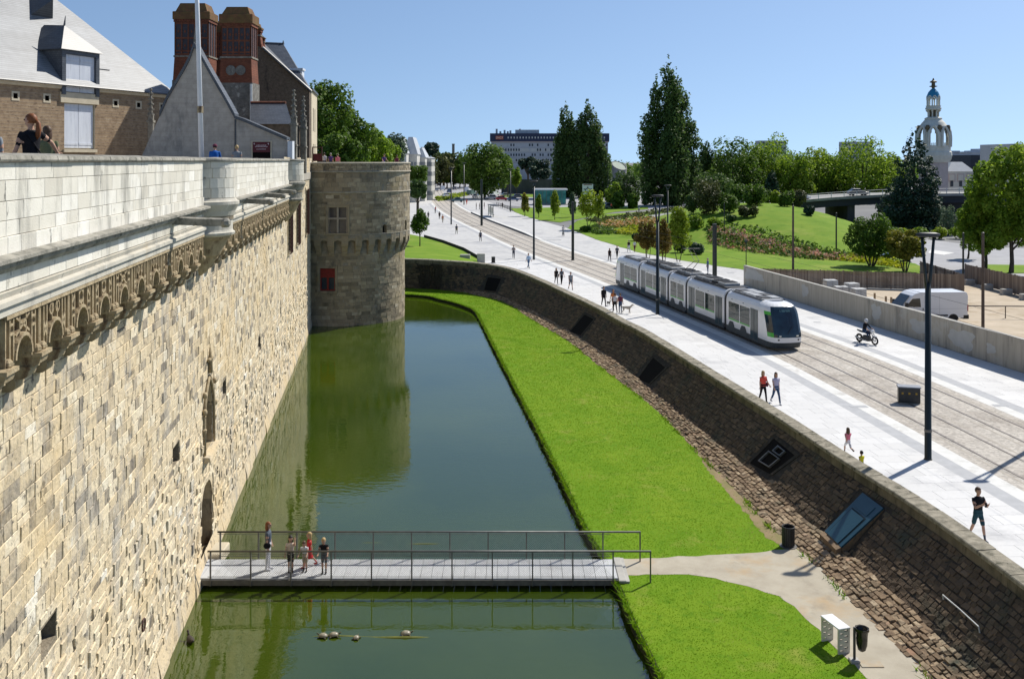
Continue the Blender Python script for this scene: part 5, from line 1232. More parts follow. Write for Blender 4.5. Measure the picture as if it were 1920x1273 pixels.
for sx in (-1, 1):
 g, rc = surface_grid([-0.2, 0, 0.2], [0, 0.74], [(-0.15+0.16*(k % 2), -0.03+0.16*(k % 2), 0.07+0.085*k, 0.115+0.085*k) for k in range(8)], lambda u, v, e: (e, u, v))
 mb = MB()
 for off, fl_ in ((0.025, False), (-0.025, True)):
  mb.add([(p[0]+sx*L_/2+off, p[1], p[2]) for p in g.v], [f[::-1] if fl_ else f for f in g.f])
 for (u0, u1) in ((-0.2, -0.199), (0.199, 0.2)): mb.box(sx*L_/2-0.025, sx*L_/2+0.025, u0, u1, 0, 0.74)
 mb.build('leg', M_alu, bt)
mb = MB(); mb.bbox(-L_/2-0.05, L_/2+0.05, -0.21, 0.21, 0.741, 0.78, 0.01); mb.build('top', mat('bright_top_plate', (0.78, 0.78, 0.78), (0.7, 0.7, 0.7), rough=0.35, nscale=5), bt)
bp = W(1602, 1240, ZB); bb = thing('bag_bin', 'black rubbish bag hanging on a dark post beside the gravel path', 'litter bin', bp)
mb = MB(); mb.box(-0.03, 0.03, -0.03, 0.03, 0, 1.02); mb.build('post', M_dark, bb)
mb = MB(); mb.bbox(-0.14, 0.14, -0.14, 0.14, 0, 0.08, 0.02); mb.build('foot', M_conc, bb)
mb = MB(); mb.tube([(0.22+0.18*math.cos(a), 0.18*math.sin(a), 0.98) for a in np.linspace(0, 2*math.pi, 19)], 0.014, 5); mb.tube([(0.03, 0, 0.98), (0.06, 0, 0.98)], 0.014, 5); mb.build('ring', M_dark, bb)
mb = MB(); rr = []
for z, r in ((1.0, 0.20), (0.93, 0.205), (0.9, 0.17), (0.7, 0.165), (0.5, 0.15), (0.36, 0.11), (0.3, 0.03)):
 rr.append([(0.22+(r+0.012*math.sin(k*2.3+z*20))*math.cos(2*math.pi*k/16), (r+0.012*math.cos(k*3.1+z*13))*math.sin(2*math.pi*k/16), z) for k in range(16)])
mb.rings(rr[::-1], (True, False)); mb.build('bag', mat('black_bag', (0.012, 0.012, 0.014), rough=0.25, spec=0.5), bb, smooth=True)
mb = MB(); mb.bbox(0.1, 0.75, -0.25, 0.15, 0, 0.03, 0.01); o = mb.build('paving_stub', M_path); o.location = bp+Vector((0.0, -0.1, 0.002)); tag(o, 'flat brownish slab in the grass at the foot of the bag bin', 'slab')
M_teal = mat('teal_steel', (0.012, 0.050, 0.075), (0.016, 0.062, 0.088), rough=0.4, spec=0.5, nscale=2)
M_tealb = mat('teal_black_line', (0.004, 0.012, 0.016), rough=0.6)
def raise_quad(q, h):
 P = [Vector(PS(*c)) for c in q]; n_ = (P[1]-P[0]).cross(P[3]-P[0]).normalized()
 if n_.z < 0: n_ = -n_
 return P, n_
def slab_on(name, P, n_, h0, h1, m, parent):
 a = [p+n_*h0 for p in P]; b = [p+n_*h1 for p in P]; mb = MB()
 if (b[1]-b[0]).cross(b[3]-b[0]).dot(n_) < 0: a = a[::-1]; b = b[::-1]
 mb.rings([a, b]); return mb.build(name, m, parent, world=True)
def inner(P, a0, a1, b0, b1):
 def at(u, v): return (P[0]*(1-u)+P[1]*u)*(1-v)+(P[3]*(1-u)+P[2]*u)*v
 return [at(a0, b0), at(a1, b0), at(a1, b1), at(a0, b1)]
P = [W(1617, 923, 0.12), W(1656, 952, 0.12), W(1577, 1025, -1.2), W(1546, 995, -1.2)]; n_ = (P[1]-P[0]).cross(P[3]-P[0]).normalized(); n_ = n_ if n_.z > 0 else -n_
hatch = thing('steel_hatch', 'teal steel hatch door on a stone block in the sloping quay wall above the path', 'hatch', P[3])
slab_on('frame', P, n_, -0.06, 0.0, M_teal, hatch)
slab_on('panel_line', inner(P, 0.14, 0.86, 0.34, 0.985), n_, 0.001, 0.006, M_tealb, hatch); slab_on('door_leaf', inner(P, 0.18, 0.82, 0.37, 1.0), n_, 0.002, 0.03, M_teal, hatch)
slab_on('upper_leaf', inner(P, 0.2, 0.8, 0.08, 0.3), n_, 0.001, 0.015, M_teal, hatch)
dd = (P[3]-P[0]); dd.z = 0; dd.normalize(); q = [p-n_*0.065 for p in (P[0], P[1], P[2], P[3])]
mb = MB(); lo = [Vector((v.x, v.y, ZB-0.05)) for v in q]; mb.rings([lo, q] if (q[1]-q[0]).cross(q[3]-q[0]).z > 0 else [lo[::-1], q[::-1]]); mb.tone = 0.8; mb.build('stone_block', M_rub, hatch, world=True, tones=True)
q = [P[3]-n_*0.02, P[2]-n_*0.02, P[2]+dd*0.28-n_*0.1, P[3]+dd*0.28-n_*0.1]; mb = MB(); lo = [Vector((v.x, v.y, ZB-0.05)) for v in q]; mb.rings([lo, q] if (q[1]-q[0]).cross(q[3]-q[0]).z > 0 else [lo[::-1], q[::-1]]); mb.tone = 0.85; mb.build('front_block', M_rub, hatch, world=True, tones=True)
for i, lab in ((1, 'dark wall opening with two pale square frames next to the teal hatch'), (2, 'dark recess in the quay wall below the two women'), (3, 'dark recess in the quay wall below the group with the white dog'), (4, 'farthest dark recess in the quay wall near the round tower')):
 P, n_ = raise_quad(HST[i], 0); t = thing('wall_recess', lab, 'wall opening', P[3], 0, 'dark openings in the quay wall')
 slab_on('shutter', P, n_, 0.003, 0.012, M_void, t)  # flat black plate stands in for the shaded depth of the opening
 for e in ((0, 1, 0, 0.1), (0, 0.08, 0.1, 1), (0.92, 1, 0.1, 1)): slab_on('frame_bar', inner(P, *e), n_, 0.013, 0.035, M_mort, t)
 if i == 1:
  for (a0, a1, b0, b1) in ((0.3, 0.75, 0.45, 0.85), (0.38, 0.68, 0.18, 0.40)):
   for e in ((a0, a1, b0, b0+0.03), (a0, a1, b1-0.03, b1), (a0, a0+0.03, b0+0.03, b1-0.03), (a1-0.03, a1, b0+0.03, b1-0.03)): slab_on('square_frame', inner(P, *e), n_, 0.03, 0.12, M_steel, t)
s0, t0 = find_st(1775, 1128); s1, t1 = find_st(1847, 1188)
mb = MB(); A = Vector(PS(s0, t0)); B = Vector(PS(s1, t1)); mb.tube([A+Vector((-0.08, 0, 0.02)), A+Vector((-0.1, 0, 0.16)), (A+B)/2+Vector((-0.1, 0, 0.17)), B+Vector((-0.1, 0, 0.14)), B+Vector((-0.06, 0, -0.1))], 0.022, 6); o = mb.build('wall_pipe', M_zinc); tag(o, 'thin pale pipe running along the shaded quay wall', 'pipe')
# ================================================================ street furniture
M_pole = mat('black_green_paint', (0.010, 0.016, 0.015), (0.016, 0.022, 0.021), rough=0.35, spec=0.5, nscale=2)
def v_lamp(base, H, label, r=0.15, fork=0.78, rot=0.0, group='forked lamp posts beside the track'):
 t = thing('street_lamp', label, 'lamp post', base, rot, group)
 mb = MB(); mb.tube([(0, 0, 0), (0, 0, 0.05), (0, 0, H*fork)], [r*1.25, r, r*0.8], 12); mb.build('post', M_pole, t, smooth=True)
 for sx in (-1, 1):
  mb = MB(); mb.tube([(sx*0.02, 0, H*fork-0.4), (sx*0.09, 0, H*fork+0.1), (sx*0.26, 0, H-0.16)], [r*0.62, r*0.52, r*0.42], 8); mb.build('arm', M_pole, t, smooth=True)
 mb = MB(); mb.rings([[(0.55*math.cos(a)*k, 0.2*math.sin(a)*k, z) for a in np.linspace(0, 2*math.pi, 17)[:-1]] for k, z in ((0.75, H-0.17), (1.0, H-0.1), (0.95, H-0.02), (0.6, H+0.03))]); mb.build('lamp_head', M_dark, t, smooth=True)
 mb = MB(); mb.lathe([(r+0.004, 1.2), (r+0.012, 1.22), (r+0.012, 1.3), (r+0.004, 1.32)], (0, 0), 10); mb.build('door_band', M_steel, t)
v_lamp(W(1740, 861), 9.85, 'large forked dark lamp post standing on the pavement behind the coping, nearest the camera')
v_lamp(Vector((25.6, 45.4, 0)), 9.85, 'forked lamp post just beyond the right edge, throwing its shadow over the track')
v_lamp(W(1233, 589), 10.1, 'forked dark lamp post standing in front of the tram')
v_lamp(W(1001, 487), 10.4, 'slim dark lamp post right of the light blue walker', 0.14, 0.93)
v_lamp(W(846, 421), 11.6, 'distant dark lamp post left of the track', 0.15, 0.95)
v_lamp(W(1252, 475), 9.6, 'dark lamp post behind the yellow-green street tree', 0.12, 0.93)
v_lamp(W(957, 397), 11.0, 'distant lamp post near the platform steps', 0.14, 0.95)
v_lamp(W(870, 384), 12.5, 'far lamp post in front of the round plane tree', 0.16, 0.95)
def pole(base, H, label, r, r2=None, m=None, name='pole', cap=True, cat='pole', group=None):
 t = thing(name, label, cat, base, 0, group)
 mb = MB(); mb.tube([(0, 0, 0), (0, 0, H)], [r, r2 or r], 12); mb.build('shaft', m or M_pole, t, smooth=False)
 mb = MB(); mb.lathe([(r*1.5, 0), (r*1.5, 0.03), (r*1.02, 0.06)], (0, 0), 12); mb.build('base', M_dark, t)
 if cap: mb = MB(); mb.lathe([((r2 or r)*1.08, H), ((r2 or r)*1.08, H+0.04), (0.01, H+0.08)], (0, 0), 12); mb.build('cap', M_dark, t)
 return t
g_ = 'black track-side columns'
pole(W(1340, 521), 5.95, 'thick black column standing behind the tram', 0.26, 0.24, group=g_, name='column', cat='column')
pole(W(1074, 488), 7.6, 'black column on the track edge left of the tram', 0.19, 0.17, group=g_, name='column', cat='column')
pole(W(903, 423), 9.2, 'black column beside the tram stop platform', 0.24, 0.22, group=g_, name='column', cat='column')
M_rustp = mat('brown_mast', (0.12, 0.095, 0.075), (0.08, 0.06, 0.05), rough=0.7, nscale=3)
pole(W(1487, 531), 8.2, 'slim brown mast just behind the concrete wall', 0.13, 0.10, M_rustp, cat='mast', name='mast')
pole(W(1843, 622), 7.5, 'dark brown mast in the building yard right of the van', 0.12, 0.1, M_rustp, cat='mast', name='mast')
pole(W(1358, 458), 6.4, 'thin dark pole on the grass slope', 0.08, 0.07)
pole(W(1568, 474), 5.6, 'dark traffic pole at the road edge under the grass mound', 0.11, 0.1)
pole(W(1491, 426), 5.0, 'thin pole before the overpass abutment', 0.07, 0.06)
pole(W(1806, 540), 5.6, 'thin black pole behind the right-hand wooden fence', 0.10, 0.09)
pole(W(1140, 372), 9.5, 'tall thin pole before the leaning round tower roof', 0.11, 0.09)
lt = thing('park_lantern', 'small park lantern at the end of the concrete wall', 'lantern', W(1399, 499))
mb = MB(); mb.tube([(0, 0, 0), (0, 0, 2.8)], [0.06, 0.045], 8); mb.build('post', M_pole, lt)
mb = MB(); mb.rings([[(0.09, -0.09, 2.8), (0.09, 0.09, 2.8), (-0.09, 0.09, 2.8), (-0.09, -0.09, 2.8)], [(0.17, -0.17, 3.15), (0.17, 0.17, 3.15), (-0.17, 0.17, 3.15), (-0.17, -0.17, 3.15)]]); mb.build('glass', M_wglass, lt)
mb = MB(); mb.rings([[(0.2, -0.2, 3.15), (0.2, 0.2, 3.15), (-0.2, 0.2, 3.15), (-0.2, -0.2, 3.15)], [(0.02, -0.02, 3.35), (0.02, 0.02, 3.35), (-0.02, 0.02, 3.35), (-0.02, -0.02, 3.35)]]); mb.build('cap', M_dark, lt)
cp = W(1707, 757); cb = thing('control_cabinet', 'low dark control cabinet with pale lid standing between the two tracks', 'cabinet', (cp.x, cp.y+0.2, 0), R(-14))
mb = MB(); mb.bbox(-0.55, 0.55, -0.22, 0.22, 0.04, 0.85, 0.015); mb.build('body', M_pole, cb)
mb = MB(); mb.rings([[(-0.6, -0.27, 0.85), (0.6, -0.27, 0.85), (0.6, 0.27, 0.85), (-0.6, 0.27, 0.85)], [(-0.58, -0.25, 0.9), (0.58, -0.25, 0.9), (0.58, 0.25, 0.93), (-0.58, 0.25, 0.93)]]); mb.build('lid', mat('cabinet_lid', (0.30, 0.31, 0.33), (0.24, 0.25, 0.27), rough=0.4, nscale=4), cb)
mb = MB(); mb.box(-0.52, 0.52, -0.2, 0.2, 0, 0.04); mb.build('plinth', M_conc, cb)
for x0, x1 in ((-0.5, -0.2), (-0.17, 0.16), (0.19, 0.5)):
 mb = MB(); mb.box(x0, x1, -0.232, -0.221, 0.12, 0.8); d = mb.build('door', M_dark, cb)
 mb = MB(); mb.box((x0+x1)/2-0.05, (x0+x1)/2+0.05, -0.238, -0.2325, 0.5, 0.6); mb.build('label_plate', mat('amber_plate', (0.4, 0.25, 0.03), rough=0.5), d)
for px, py, w, h, lab in ((872, 491, 1.3, 0.95, 'left pale stone block at the end of the upper lawn'), (902, 494, 1.0, 1.25, 'taller stone block beside the street bin')):
 p = W(px, py); mb = MB(); mb.bbox(-w/2, w/2, -0.4, 0.4, 0, h, 0.04); o = mb.build('stone_block', M_conc); o.location = p; tag(o, lab, 'stone block', 'stone blocks by the upper lawn')
slat_bin(W(925, 493), 'dark street bin at the bend of the quay wall')
M_board = mat('board_marked_concrete', (0.47, 0.42, 0.34), (0.37, 0.33, 0.265), rough=0.92, nscale=2.4, stretch=(1.6, 1.6, 0.12), bump=0.5, bscale=6, stain=[((0.21, 0.195, 0.165), 1.2, 0.55, 0.72, (1, 1, 0.12)), ((0.47, 0.46, 0.42), 0.25, 0.56, 0.7, None)])
M_patch = mat('pale_paint_patch', (0.47, 0.46, 0.43), (0.42, 0.41, 0.375), rough=0.9, nscale=2)
wa = W(1394.5, 534); wb = Vector((31.4, 58.9, 0)); wd = (wb-wa).normalized(); wn_ = Vector((-wd.y, wd.x, 0)); wn_ = wn_ if wn_.x < 0 else -wn_; wlen = (wb-wa).length+22
cw = thing('concrete_site_wall', 'long board-marked concrete wall between the pavement and the building yard', 'wall', wa, math.atan2(wd.y, wd.x))
sgn_ = 1 if (Matrix.Rotation(math.atan2(wd.y, wd.x), 3, 'Z') @ Vector((0, 1, 0))).dot(wn_) > 0 else -1
mb = MB(); u = 0.0
while u < wlen:
 w = random.uniform(0.09, 0.16); j = random.uniform(0, 0.012); mb.tone = random.random()
 y0, y1 = sorted((sgn_*(0.0+j), -sgn_*0.3)); mb.box(u, u+w-0.002, y0, y1, 0, 2.02); u += w
mb.build('board_marked_face', M_board, cw)
mb = MB(); mb.box(0, wlen, min(-sgn_*0.31, sgn_*0.02), max(-sgn_*0.31, sgn_*0.02), 2.021, 2.05); mb.build('top_edge', M_conc, cw)
for u, z, w, h in ((2.5, 1.3, 5.2, 1.0), (13.8, 1.2, 1.4, 1.0), (25.8, 1.15, 1.5, 1.1), (31.5, 1.0, 2.3, 0.9), (36.5, 0.95, 3.0, 1.2), (39.5, 0.9, 1.0, 0.6)):
 mb = MB(); n = 22; pts = []
 for k in range(n):
  a = 2*math.pi*k/n; rr = 1+0.16*math.sin(3*a+u)+0.1*math.sin(7*a+u*2)
  c_, s_ = math.cos(a), math.sin(a); q = (abs(c_)**5+abs(s_)**5)**(-0.2)
  pts.append((u+w/2*c_*q*rr*0.85, sgn_*0.016, min(1.98, max(0.05, z+h/2*s_*q*rr))))
 mb.add(pts, [tuple(range(n)) if sgn_ < 0 else tuple(range(n-1, -1, -1))]); mb.build('paint_patch', M_patch, cw)
yard = [tuple((wa+wn_*-0.3))[:2], tuple((wb-wn_*0.3))[:2], tuple((wb+wd*22-wn_*0.3))[:2], (60, 36), (60, 85), (49.2, 92), (48.8, 103), (46, 108), (45, 95.5), (25.2, 101.2)]
flat('building_yard', yard, -0.004, M_sand)
M_fence = mat('weathered_boards', (0.26, 0.195, 0.14), None, tone=[(0, (0.17, 0.13, 0.10)), (0.5, (0.26, 0.20, 0.15)), (1, (0.36, 0.29, 0.22))], rough=0.9)
def fence(a, b, h, label, plank=0.15, bay=2.4):
 a = Vector((*a, 0)); b = Vector((*b, 0)); d = b-a; L_ = d.length; t = thing('wooden_fence', label, 'fence', a, math.atan2(d.y, d.x), 'board fences round the yard')
 nb = max(1, round(L_/bay))
 for k in range(nb):
  x0 = L_*k/nb; x1 = L_*(k+1)/nb; mb = MB(); x = x0
  while x < x1-0.02:
   mb.tone = random.random(); w = min(plank, x1-x); j = random.uniform(-0.01, 0.01); mb.box(x+0.004, x+w-0.004, -0.012+j, 0.012+j, 0.05, h+random.uniform(-0.03, 0.03)); x += plank
  mb.build('board_panel', M_fence, t, tones=True)
  mb = MB(); mb.box(x0-0.05, x0+0.05, 0.03, 0.13, 0, h+0.06); mb.build('post', M_fence, t)
 for z in (0.4, h-0.35): mb = MB(); mb.box(0, L_, 0.026, 0.07, z, z+0.09); mb.build('rail', M_fence, t)
fence((25.4, 101.3), (45, 95.5), 1.7, 'long brown board fence running along the back of the building yard')
fence((45.05, 95.6), (46.1, 108.5), 1.7, 'short return of board fence behind the forked lamp post')
fence((48.8, 103.5), (49.4, 74), 1.9, 'right-hand board fence of the yard in front of the leafy tree')
for k, y in enumerate((101, 97.2, 93.5, 90, 86.5)):
 mb = MB(); mb.bbox(-0.5, 0.5, -0.3, 0.3, 0, 0.55, 0.05); o = mb.build('concrete_block', M_conc); o.location = (48.1+0.02*k, y, 0); tag(o, ['farthest', 'second farthest', 'middle', 'fourth', 'nearest'][k]+' grey concrete weight in the row along the right-hand fence', 'concrete block', 'fence weights')
M_wrap = mat('wrapped_stone', (0.55, 0.55, 0.54), (0.42, 0.42, 0.41), rough=0.6, nscale=2.5); M_pal = mat('pallet_wood', (0.36, 0.26, 0.16), (0.26, 0.19, 0.12), rough=0.9, nscale=3)
def pallet(px, Y, h, label, w=1.15):
 x = (px-960)*Y/F; t = thing('stone_pallet', label, 'pallet', (x, Y, 0), random.uniform(-0.3, 0.3), 'pallets of paving stone in the yard')
 mb = MB(); [mb.box(-w/2, w/2, y-0.05, y+0.05, 0.0, 0.09) for y in (-0.45, 0, 0.45)]; [mb.box(x_-0.05, x_+0.05, -0.5, 0.5, 0.091, 0.12) for x_ in np.linspace(-w/2+0.05, w/2-0.05, 6)]; mb.build('pallet', M_pal, t)
 n = max(1, int(h/0.22))
 for k in range(n):
  for sx in (-1, 1):
   for sy in (-1, 1):
    mb = MB(); j = random.uniform(-0.015, 0.015); mb.bbox(sx*w/4-w/4+0.012+j, sx*w/4+w/4-0.012+j, sy*0.25-0.24, sy*0.25+0.24, 0.122+k*0.22, 0.335+k*0.22, 0.015); mb.build('stone_load', M_wrap, t)
for px, Y, h, lab in ((1557, 93.5, 1.35, 'tallest pallet of pale stones at the left of the yard stack'), (1577, 92, 1.0, 'second pallet of pale stones from the left'), (1597, 92.8, 1.2, 'third pallet of pale stones, behind the concrete wall'), (1610, 90.5, 0.9, 'fourth pallet of pale stones from the left'), (1626, 89, 0.35, 'low nearly empty pallet at the right of the stack'), (1548, 90, 0.7, 'low pallet of pale stones in front of the tallest one'), (1488, 97.5, 0.9, 'lone pallet of pale stones by the brown mast'), (1508, 96.5, 0.5, 'low pallet right of the brown mast')): pallet(px, Y, h, lab)
for k, (px, Y) in enumerate(((1640, 84), (1661, 82), (1671, 81.5))):
 mb = MB(); mb.box(-0.07, 0.07, -0.07, 0.07, 0, 1.45); o = mb.build('timber_stake', M_pal); o.location = ((px-960)*Y/F, Y, 0); tag(o, ['left', 'middle', 'right'][k]+' of three short timber stakes behind the concrete wall', 'stake', 'timber stakes')
br = thing('site_barrier', 'long thin dark rail barrier in the yard behind the van', 'barrier', (37.2, 79.5, 0))
mb = MB(); mb.tube([(0, 0, 1.0), (12, -0.4, 1.0)], 0.05, 6); mb.build('rail', M_rustp, br)
for x in (0.1, 3.6, 7.2): mb = MB(); mb.tube([(x, -x/30, 0), (x, -x/30, 1.0)], 0.04, 6); mb.build('post', M_rustp, br)
# ================================================================ tram
M_tw = mat('tram_white', (0.80, 0.80, 0.80), (0.75, 0.75, 0.75), rough=0.28, spec=0.5, nscale=0.6, coat=0.4)
M_tg = mat('tram_green', (0.06, 0.42, 0.05), rough=0.35, coat=0.3)
M_tdk = mat('tram_dark_skirt', (0.045, 0.055, 0.06), (0.06, 0.07, 0.075), rough=0.5, nscale=2)
M_tgl = mat('tram_glass', (0.02, 0.035, 0.035), (0.045, 0.065, 0.055), rough=0.06, spec=0.35, nscale=0.9, ramp=(0.45, 0.6))
M_tgl2 = mat('tram_windscreen', (0.010, 0.016, 0.026), (0.02, 0.05, 0.075), rough=0.04, spec=0.7, nscale=0.8)
M_tdoor = mat('tram_door', (0.03, 0.05, 0.055), (0.045, 0.075, 0.08), rough=0.12, spec=0.3, nscale=1.5)
M_bel = mat('bellows_rubber', (0.085, 0.085, 0.085), (0.06, 0.06, 0.06), rough=0.8, nscale=4)
M_roofg = mat('tram_roof_panel', (0.36, 0.37, 0.38), (0.28, 0.29, 0.30), rough=0.55, nscale=2)
M_roofd = mat('tram_roof_dark', (0.03, 0.032, 0.035), (0.05, 0.05, 0.055), rough=0.6, nscale=3)
M_light = mat('headlamp', (0.9, 0.85, 0.7), rough=0.15)
s_front = float(np.interp(65.0, TQ[:, 1], TS)); TOFF = 1.62
SECTS = [('cab', 8.0), ('link', 0.45), ('mid', 7.6), ('link', 0.45), ('short', 3.9), ('link', 0.45), ('mid', 7.6), ('link', 0.45), ('cabr', 8.0)]
p0 = trk(s_front, TOFF)
tram = thing('tram', 'white and green five-section articulated tram on the track beside the quay', 'tram', (p0[0], p0[1], 0.012))
RINGT = [(-1.2, 0.34), (-1.2, 2.5), (-1.16, 2.75), (-1.04, 2.98), (-0.86, 3.12), (-0.6, 3.2), (0.6, 3.2), (0.86, 3.12), (1.04, 2.98), (1.16, 2.75), (1.2, 2.5), (1.2, 0.34)]
def frame(sa, sb):
 a = Vector((*trk(sa, TOFF), 0)); b = Vector((*trk(sb, TOFF), 0)); f = (a-b).normalized(); l = Vector((-f.y, f.x, 0))
 return lambda v: b+f*v.x+l*v.y+Vector((0, 0, v.z+0.012))
def tb(mb, name, m, T, parent, **k):
 mb.map(T)
 root = tram
 l = root.location
 mb.v = [(p[0]-l.x, p[1]-l.y, p[2]-l.z) for p in mb.v]
 return mb.build(name, m, parent, **k)
def side_panel(T, sec, x0, x1, z0, z1, sy, m, name, d=0.012, parent=None):
 mb = MB(); y0, y1 = sorted((sy*1.2, sy*(1.2+d))); mb.box(x0, x1, y0, y1, z0, z1); return tb(mb, name, m, T, parent or sec)
def tram_section(kind, sa, sb):
 L_ = sb-sa; T = frame(sa, sb); cab = kind.startswith('cab'); x0, x1 = 0.0, L_
 if kind == 'link':
  mb = MB(); n = 6; rs = []
  for i in range(n*2+1):
   k = 0.965 if i % 2 else 0.93; rs.append([(L_*i/(n*2), y*k, 0.3+(z-0.3)*k) for y, z in RINGT])
  mb.rings([r for r in rs]); tb(mb, 'bellows', M_bel, T, tram); return
 if kind == 'cab': x1 = L_-2.3
 if kind == 'cabr': x0 = 2.3
 mb = MB(); mb.rings([[(x0, y, z) for y, z in RINGT], [(x1, y, z) for y, z in RINGT]]); sec = tb(mb, 'car_section', M_tw, T, tram)
 mb = MB()
 mb.box(x0, x1, -1.215, 1.215, 0.20, 0.60); tb(mb, 'skirt', M_tdk, T, sec)
 mb = MB(); mb.box(x0+0.3, x1-0.3, -1.0, 1.0, 0.05, 0.2); tb(mb, 'bogie', M_black, T, sec)
 for sy in (-1, 1):
  if kind == 'mid':
   doors = [(0.35, 1.65), (L_-1.65, L_-0.35)]; wins = [(1.85, 3.7), (3.9, 5.75)]; arch = []
  elif kind == 'short': doors = []; wins = [(0.4, 1.85), (2.05, 3.5)]; arch = [(0.35, 1.55), (2.3, 3.5)]
  elif kind == 'cab': doors = [(L_-3.65, L_-2.42)]; wins = [(0.45, 2.35), (2.5, 4.2)]; arch = [(0.35, 1.6), (2.5, 3.75)]
  else: doors = [(2.42, 3.65)]; wins = [(L_-2.35, L_-0.45), (L_-4.2, L_-2.5)]; arch = [(L_-1.6, L_-0.35), (L_-3.75, L_-2.5)]
  for a, b in wins:
   w = side_panel(T, sec, a, b, 1.08, 2.42, sy, M_tgl, 'window')
   side_panel(T, sec, a, b, 1.08, 1.2, sy, M_tg, 'green_band', 0.016, w); side_panel(T, sec, a, b, 1.62, 1.65, sy, M_tdk, 'window_bar', 0.018, w)
  for a, b in doors:
   d = side_panel(T, sec, a, b, 0.36, 2.5, sy, M_tdoor, 'door', 0.018)
   m_ = (a+b)/2; side_panel(T, sec, m_-0.025, m_+0.025, 0.36, 2.5, sy, M_tdk, 'door_seam', 0.026, d)
  for a, b in arch:
   mb = MB(); poly = [(a, 0.34), (b, 0.34), (b-0.12, 0.72), (b-0.35, 0.98), (a+0.35, 0.98), (a+0.12, 0.72)]
   rs = [[(p[0], sy*1.195, p[1]) for p in poly], [(p[0], sy*1.222, p[1]) for p in poly]]
   mb.rings(rs if sy < 0 else rs[::-1]); tb(mb, 'wheel_cover', M_tdk, T, sec)
  for a, b in wins[:1]+wins[-1:]:
   for xx in (a+0.5,): side_panel(T, sec, xx, xx+0.16, 2.62, 2.66, sy*0.985, M_tdk, 'vent', 0.02)
 rx0, rx1 = (x0+0.3, x1-0.3)
 mb = MB()
 if kind in ('mid', 'short'):
  mb.box(rx0, rx1, -0.82, 0.82, 3.2, 3.26); k = tb(mb, 'roof_deck', M_roofd, T, sec)
  x = rx0+0.2
  while x < rx1-0.9:
   w = random.choice([1.0, 1.3, 1.6]); w = min(w, rx1-x-0.1); mb = MB(); mb.bbox(x, x+w, -0.66, 0.66, 3.26, 3.26+random.choice([0.16, 0.26, 0.2]), 0.04); tb(mb, 'roof_box', random.choice([M_roofg, M_roofd, M_roofg]), T, k)
   mb = MB(); [mb.box(x+0.1+0.14*i, x+0.16+0.14*i, -0.55, 0.55, 3.5, 3.53) for i in range(int(w/0.14)-1)]; tb(mb, 'roof_grille', M_roofd, T, k); x += w+0.25
 else:
  mb.box(rx0, rx1, -0.8, 0.8, 3.19, 3.24); k = tb(mb, 'roof_deck', M_roofg, T, sec)
  for i in range(4):
   xx = rx0+0.2+i*(rx1-rx0-0.3)/4
   for y0, y1 in ((-0.72, -0.04), (0.04, 0.72)):
    mb = MB(); mb.bbox(xx, xx+(rx1-rx0)/4-0.22, y0, y1, 3.24, 3.31, 0.03); tb(mb, 'roof_panel', M_roofg if (i+(y0 > 0)) % 3 else M_roofd, T, k)
 for sy in (-1, 1):
  mb = MB(); mb.tube([(rx0, sy*0.9, 3.17), (rx1, sy*0.9, 3.17)], 0.03, 6); tb(mb, 'gutter_pipe', M_roofd, T, sec)
 if cab:
  sg = 1 if kind == 'cab' else -1; xb = x1 if kind == 'cab' else x0
  lev = [(0.20, 2.02), (0.34, 2.1), (0.6, 2.2), (0.62, 2.2), (0.95, 2.25), (1.14, 2.22), (1.25, 2.19), (1.6, 2.07), (2.0, 1.93), (2.4, 1.77), (2.62, 1.67), (2.8, 1.56), (2.95, 1.42), (3.05, 1.26), (3.14, 1.0), (3.2, 0.6)]
  def plan(xf, z):
   hw = float(np.interp(z, [p[1] for p in RINGT[:6]], [abs(p[0]) for p in RINGT[:6]]))
   pts = [(0, hw), (max(0.3, xf-1.5), hw), (xf-0.9, hw*0.985), (xf-0.5, hw*0.93), (xf-0.24, hw*0.83), (xf-0.1, hw*0.66), (xf-0.03, hw*0.36), (xf, 0.0)]
   pts = [(min(max(a, 0), xf), b) for a, b in pts]
   return pts+[(a, -b) for a, b in pts[:-1][::-1]]
  rs = [[(xb+sg*a, b, z) for a, b in plan(xf, z)] for z, xf in lev]
  groups = {'nose': (M_tw, []), 'windscreen': (M_tgl2, []), 'cab_window': (M_tgl2, []), 'green_corner': (M_tg, []), 'nose_skirt': (M_tdk, [])}
  n = len(rs[0])
  for i in range(len(rs)-1):
   for j in range(n-1):
    q = [rs[i][j], rs[i][j+1], rs[i+1][j+1], rs[i+1][j]]; z = sum(p[2] for p in q)/4; jj = min(j, n-2-j)
    if z < 0.6: g = 'nose_skirt'
    elif jj >= 4 and 1.0 < z < 2.9: g = 'windscreen'
    elif jj in (2, 3) and 1.25 < z < 2.4: g = 'cab_window'
    elif jj in (2, 3) and (0.98 < z < 1.25 or 2.4 < z < 2.7): g = 'green_corner'
    elif jj == 1 and 1.25 < z < 2.4: g = 'nose'
    else: g = 'nose'
    groups[g][1].append(q if sg < 0 else q[::-1])
  for g, (m, qs) in groups.items():
   if not qs: continue
   mb = MB(); [mb.quad(*q) for q in qs]; tb(mb, g, m, T, sec)
